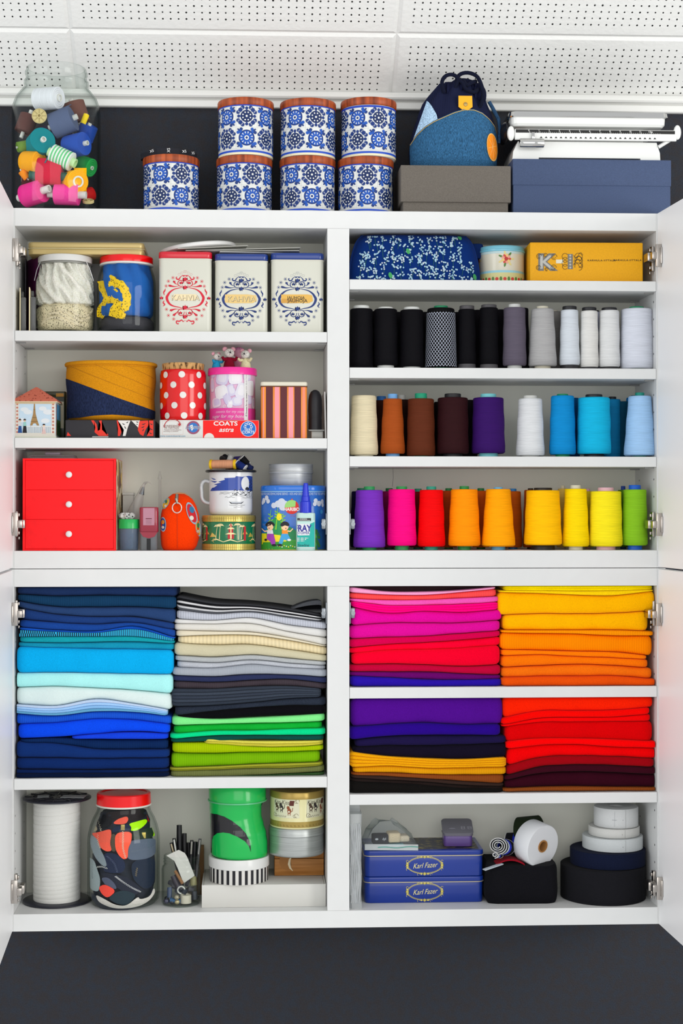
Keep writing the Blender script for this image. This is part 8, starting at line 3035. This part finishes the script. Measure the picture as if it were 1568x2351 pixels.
# ---- white paper roll on the pouch
t = roll('paper_roll', 'big white paper roll with a brown cardboard core on the black pouch', 'paper roll', 1230, 1936, .068, 46, 51, -9, -54, 'eceef0', core=None, mat=M('eceef2', .6))
for o in list(t.children):
    bpy.data.objects.remove(o)
L, Rr = mm(46, .068), mm(50.5, .068)
obj('wound_paper', G().lathe([(Rr * .28, L / 2 - .001), (Rr * .97, L / 2), (Rr, L / 2 - .002), (Rr, -L / 2 + .002), (Rr * .97, -L / 2), (Rr * .28, -L / 2)], 56, caps=(0, 0)), M('ebedf0', .6), t, 40)
obj('cardboard_core', G().lathe([(Rr * .275, -L / 2), (Rr * .285, L / 2 + .0008), (Rr * .23, L / 2 + .0008), (Rr * .225, -L / 2 + .004), (.001, -L / 2 + .004)], 32), M('a3733f', .7), t, 40)
for lab, u, v, yy, L_, r_, ti, ya, c in (('black, blue and white striped ribbon roll beside the paper roll', 1152, 1943, .06, 40, 25, 14, -126, '15161c'), ('dark green webbing roll behind the paper roll', 1216, 1912, .125, 52, 38, 10, -30, '222c1c'), ('navy ribbon roll behind the striped ribbon', 1186, 1936, .12, 44, 34, 5, -20, '15162a'), ('small striped ribbon coil in front of the pouch top', 1142, 1963, .05, 30, 9, 10, -120, '17181f')):
    t = roll('ribbon_roll', lab, 'ribbon roll', u, v, yy, L_, r_, ti, ya, c, core=None, group='ribbon rolls on the black pouch')
    if 'striped' in lab:
        for o in list(t.children):
            bpy.data.objects.remove(o)
        L, Rr = mm(L_, yy), mm(r_, yy)
        tape, pipe = [], []
        n = 64
        turns = 3.2 if r_ > 15 else 1.4
        sp = []
        for i in range(n + 1):
            a = turns * 2 * PI * i / n
            rr = Rr * (1 - .75 * i / n)
            sp.append((rr * math.cos(a) * .8, rr * math.sin(a)))
        segs = (('black_band', '15161c', -.5, -.1), ('blue_band', '1f2fb0', -.1, .15), ('white_band', 'cfdbe0', .15, .32), ('edge_band', '15161c', .32, .5))
        for nm, cc, a, b in segs:
            g = G()
            for i in range(n):
                (xa, ya_), (xb, yb_) = sp[i], sp[i + 1]
                ka = .93
                g.add([(xa, ya_, L * a), (xb, yb_, L * a), (xb, yb_, L * b), (xa, ya_, L * b), (xa * ka, ya_ * ka, L * a), (xb * ka, yb_ * ka, L * a), (xb * ka, yb_ * ka, L * b), (xa * ka, ya_ * ka, L * b)], [(0, 1, 2, 3), (7, 6, 5, 4), (3, 2, 6, 7), (4, 5, 1, 0)])
            obj(nm, g, M(cc, kind='fabric'), t, 60)
        for e in (L * .5, -L * .5):
            obj('white_edge', G().tube([(x * .965, y * .965, e) for x, y in sp], .0011, 6), M('e4e4e2', .6), t, 60)
p = P(1160, 1980, .05)
t = thing('ribbon_strip', 'dark red ribbon strip lying on the pouch below the rolls', 'ribbon', (p.x + .01, .062, zp))
g = G()
g.loft([[(x, -.018, z), (x, .018, z), (x, .018, z + .003), (x, -.018, z + .003)] for x, z in [(-.03 + .06 * i / 12, .011 - 11 * (-.03 + .06 * i / 12) ** 2) for i in range(13)]])
obj('strip', g, M('8c1020', kind='fabric'), t, 30)
t = thing('ribbon_strip', 'white folded ribbon edge lying beside the red strip', 'ribbon', (p.x - .028, .035, zp - .002), .4)
g = G().box(-.022, .022, -.006, .006, 0, .002, .0005)
g.warp(lambda x, y, z: (x, y, z + .2 * x + .002))
obj('strip', g, M('c4ccd4', kind='fabric'), t, 30)
# ---- reels of tape stacked in the corner
Yr = .1
zcur = zf
for u0, u1, vt, c, lab, seam in ((1296, 1489, 1981, '1a1a1e', 'broad black tape reel at the bottom of the reel stack', 0), (1316, 1486, 1945, '141a30', 'navy tape reel second from the bottom of the reel stack', 0), (1338, 1474, 1915, 'd7dcdd', 'wide white tape reel in the middle of the reel stack', 1), (1352, 1467, 1894, 'dfdfdb', 'ivory tape reel second from the top of the stack', 1), (1364, 1464, 1850, 'e2e4e4', 'tall white tape reel on top of the stack', 1)):
    loc, w = at(u0, u1, vt, Yr, zcur)
    R = min(w / 2, D / 2 - .008)
    x = min(loc[0], iR - .003 - R)
    t = thing('tape_reel', lab, 'tape reel', (x, Yr, zcur), 0, 'tape reels stacked in the corner')
    hh = P((u0 + u1) / 2, vt, Yr).z - zcur
    g = G().lathe([(R * .98, 0), (R, .001), (R * 1.0, hh * .5), (R, hh - .001), (R * .985, hh)] + [(R * (.985 - .08 * k), hh - (.0006 if k % 2 else 0)) for k in range(1, 9)] + [(R * .3, hh - .001), (R * .28, hh - .01), (.001, hh - .01)], 64)
    obj('wound_tape', g, M(c, kind='fabric', var=.2 if seam == 0 else .05), t, 50)
    if seam:
        pr = Print()
        a = .22 * R
        pr.rect(a - .0003, a + .0003, .001, hh - .001, M('9a9c9c', .7), 1)
        pr.circ(a - .006, hh * .45, .0007, M('55565a', .7), 1, 6)
        if hh > .03:
            pr.stroke([(-.018, hh * .45), (-.009, hh * .45)], .0006, M('6a6c74', .7), 1)
            pr.stroke([(-.0135, hh * .1), (-.0125, hh * .9)], .0004, M('9a9ca4', .7), 1)
        pr.build('seam', t, cyl(R), cut=.006)
    zcur += hh + .0005
# ================================================================== prints, rims and small fittings belong to the part that carries them
CARRY = [
    (('lid_rim', 'lid_seam', 'lid_print', 'lid_pattern', 'roof_rim', 'tin_lip'), ('tin_lid', 'lid', 'roof_lid')),
    (('printed', 'printing', 'polka_dots', 'painted_flowers', 'gold_emblem', 'leaf_print', 'shell_mark', 'label', 'seam', 'flower_print', 'cover_drawing', 'side_stripes', 'sewn_patches', 'navy_panel', 'quilting_stitch', 'check_pattern', 'lettering', 'patterned_side_paper', 'turned_corner'),
     ('tin_body', 'canister_body', 'carton_body', 'carton', 'mug_body', 'bottle_body', 'case_body', 'pouch_body', 'cover', 'basket_body', 'box_base', 'red_case', 'wound_tape', 'folded_cloth', 'card', 'tape', 'carcass')),
    (('ruler_print', 'beam_bearing', 'beam_arm'), ('beam',)),
    (('weight_hook',), ('sliding_weight',)),
    (('chrome_rim',), ('weighing_tray',)),
    (('snap_button',), ('tab',)),
    (('stitching', 'orange_patch'), ('denim_panel',)),
    (('whiskers', 'nose', 'ear', 'headscarf'), ('head',)),
    (('zip_teeth', 'zip_pull'), ('tape',)),
    (('zip_line',), ('zip_strip',)),
    (('nozzle', 'ragged_edge'), ('cone',)),
    (('mug_rim',), ('mug_body',)),
    (('collar',), ('handle',)),
]
kids = {}
for o in COL.objects:
    if o.parent and not o.parent.parent:
        kids.setdefault(o.parent, []).append(o)
for root, ch in kids.items():
    if root.type != 'EMPTY':
        continue
    named = {}
    for o in ch:
        named.setdefault(o.name.split('.')[0], []).append(o)
    for subs, carriers in CARRY:
        host = next((named[c][0] for c in carriers if c in named and named[c][0].location.length < 1e-9), None)
        if not host:
            continue
        for o in ch:
            n = o.name.split('.')[0]
            if o is not host and o.location.length < 1e-9 and any(n == s or (s == 'printed' and n.startswith('printed')) for s in subs) and not host.parent.parent:
                o.parent = host
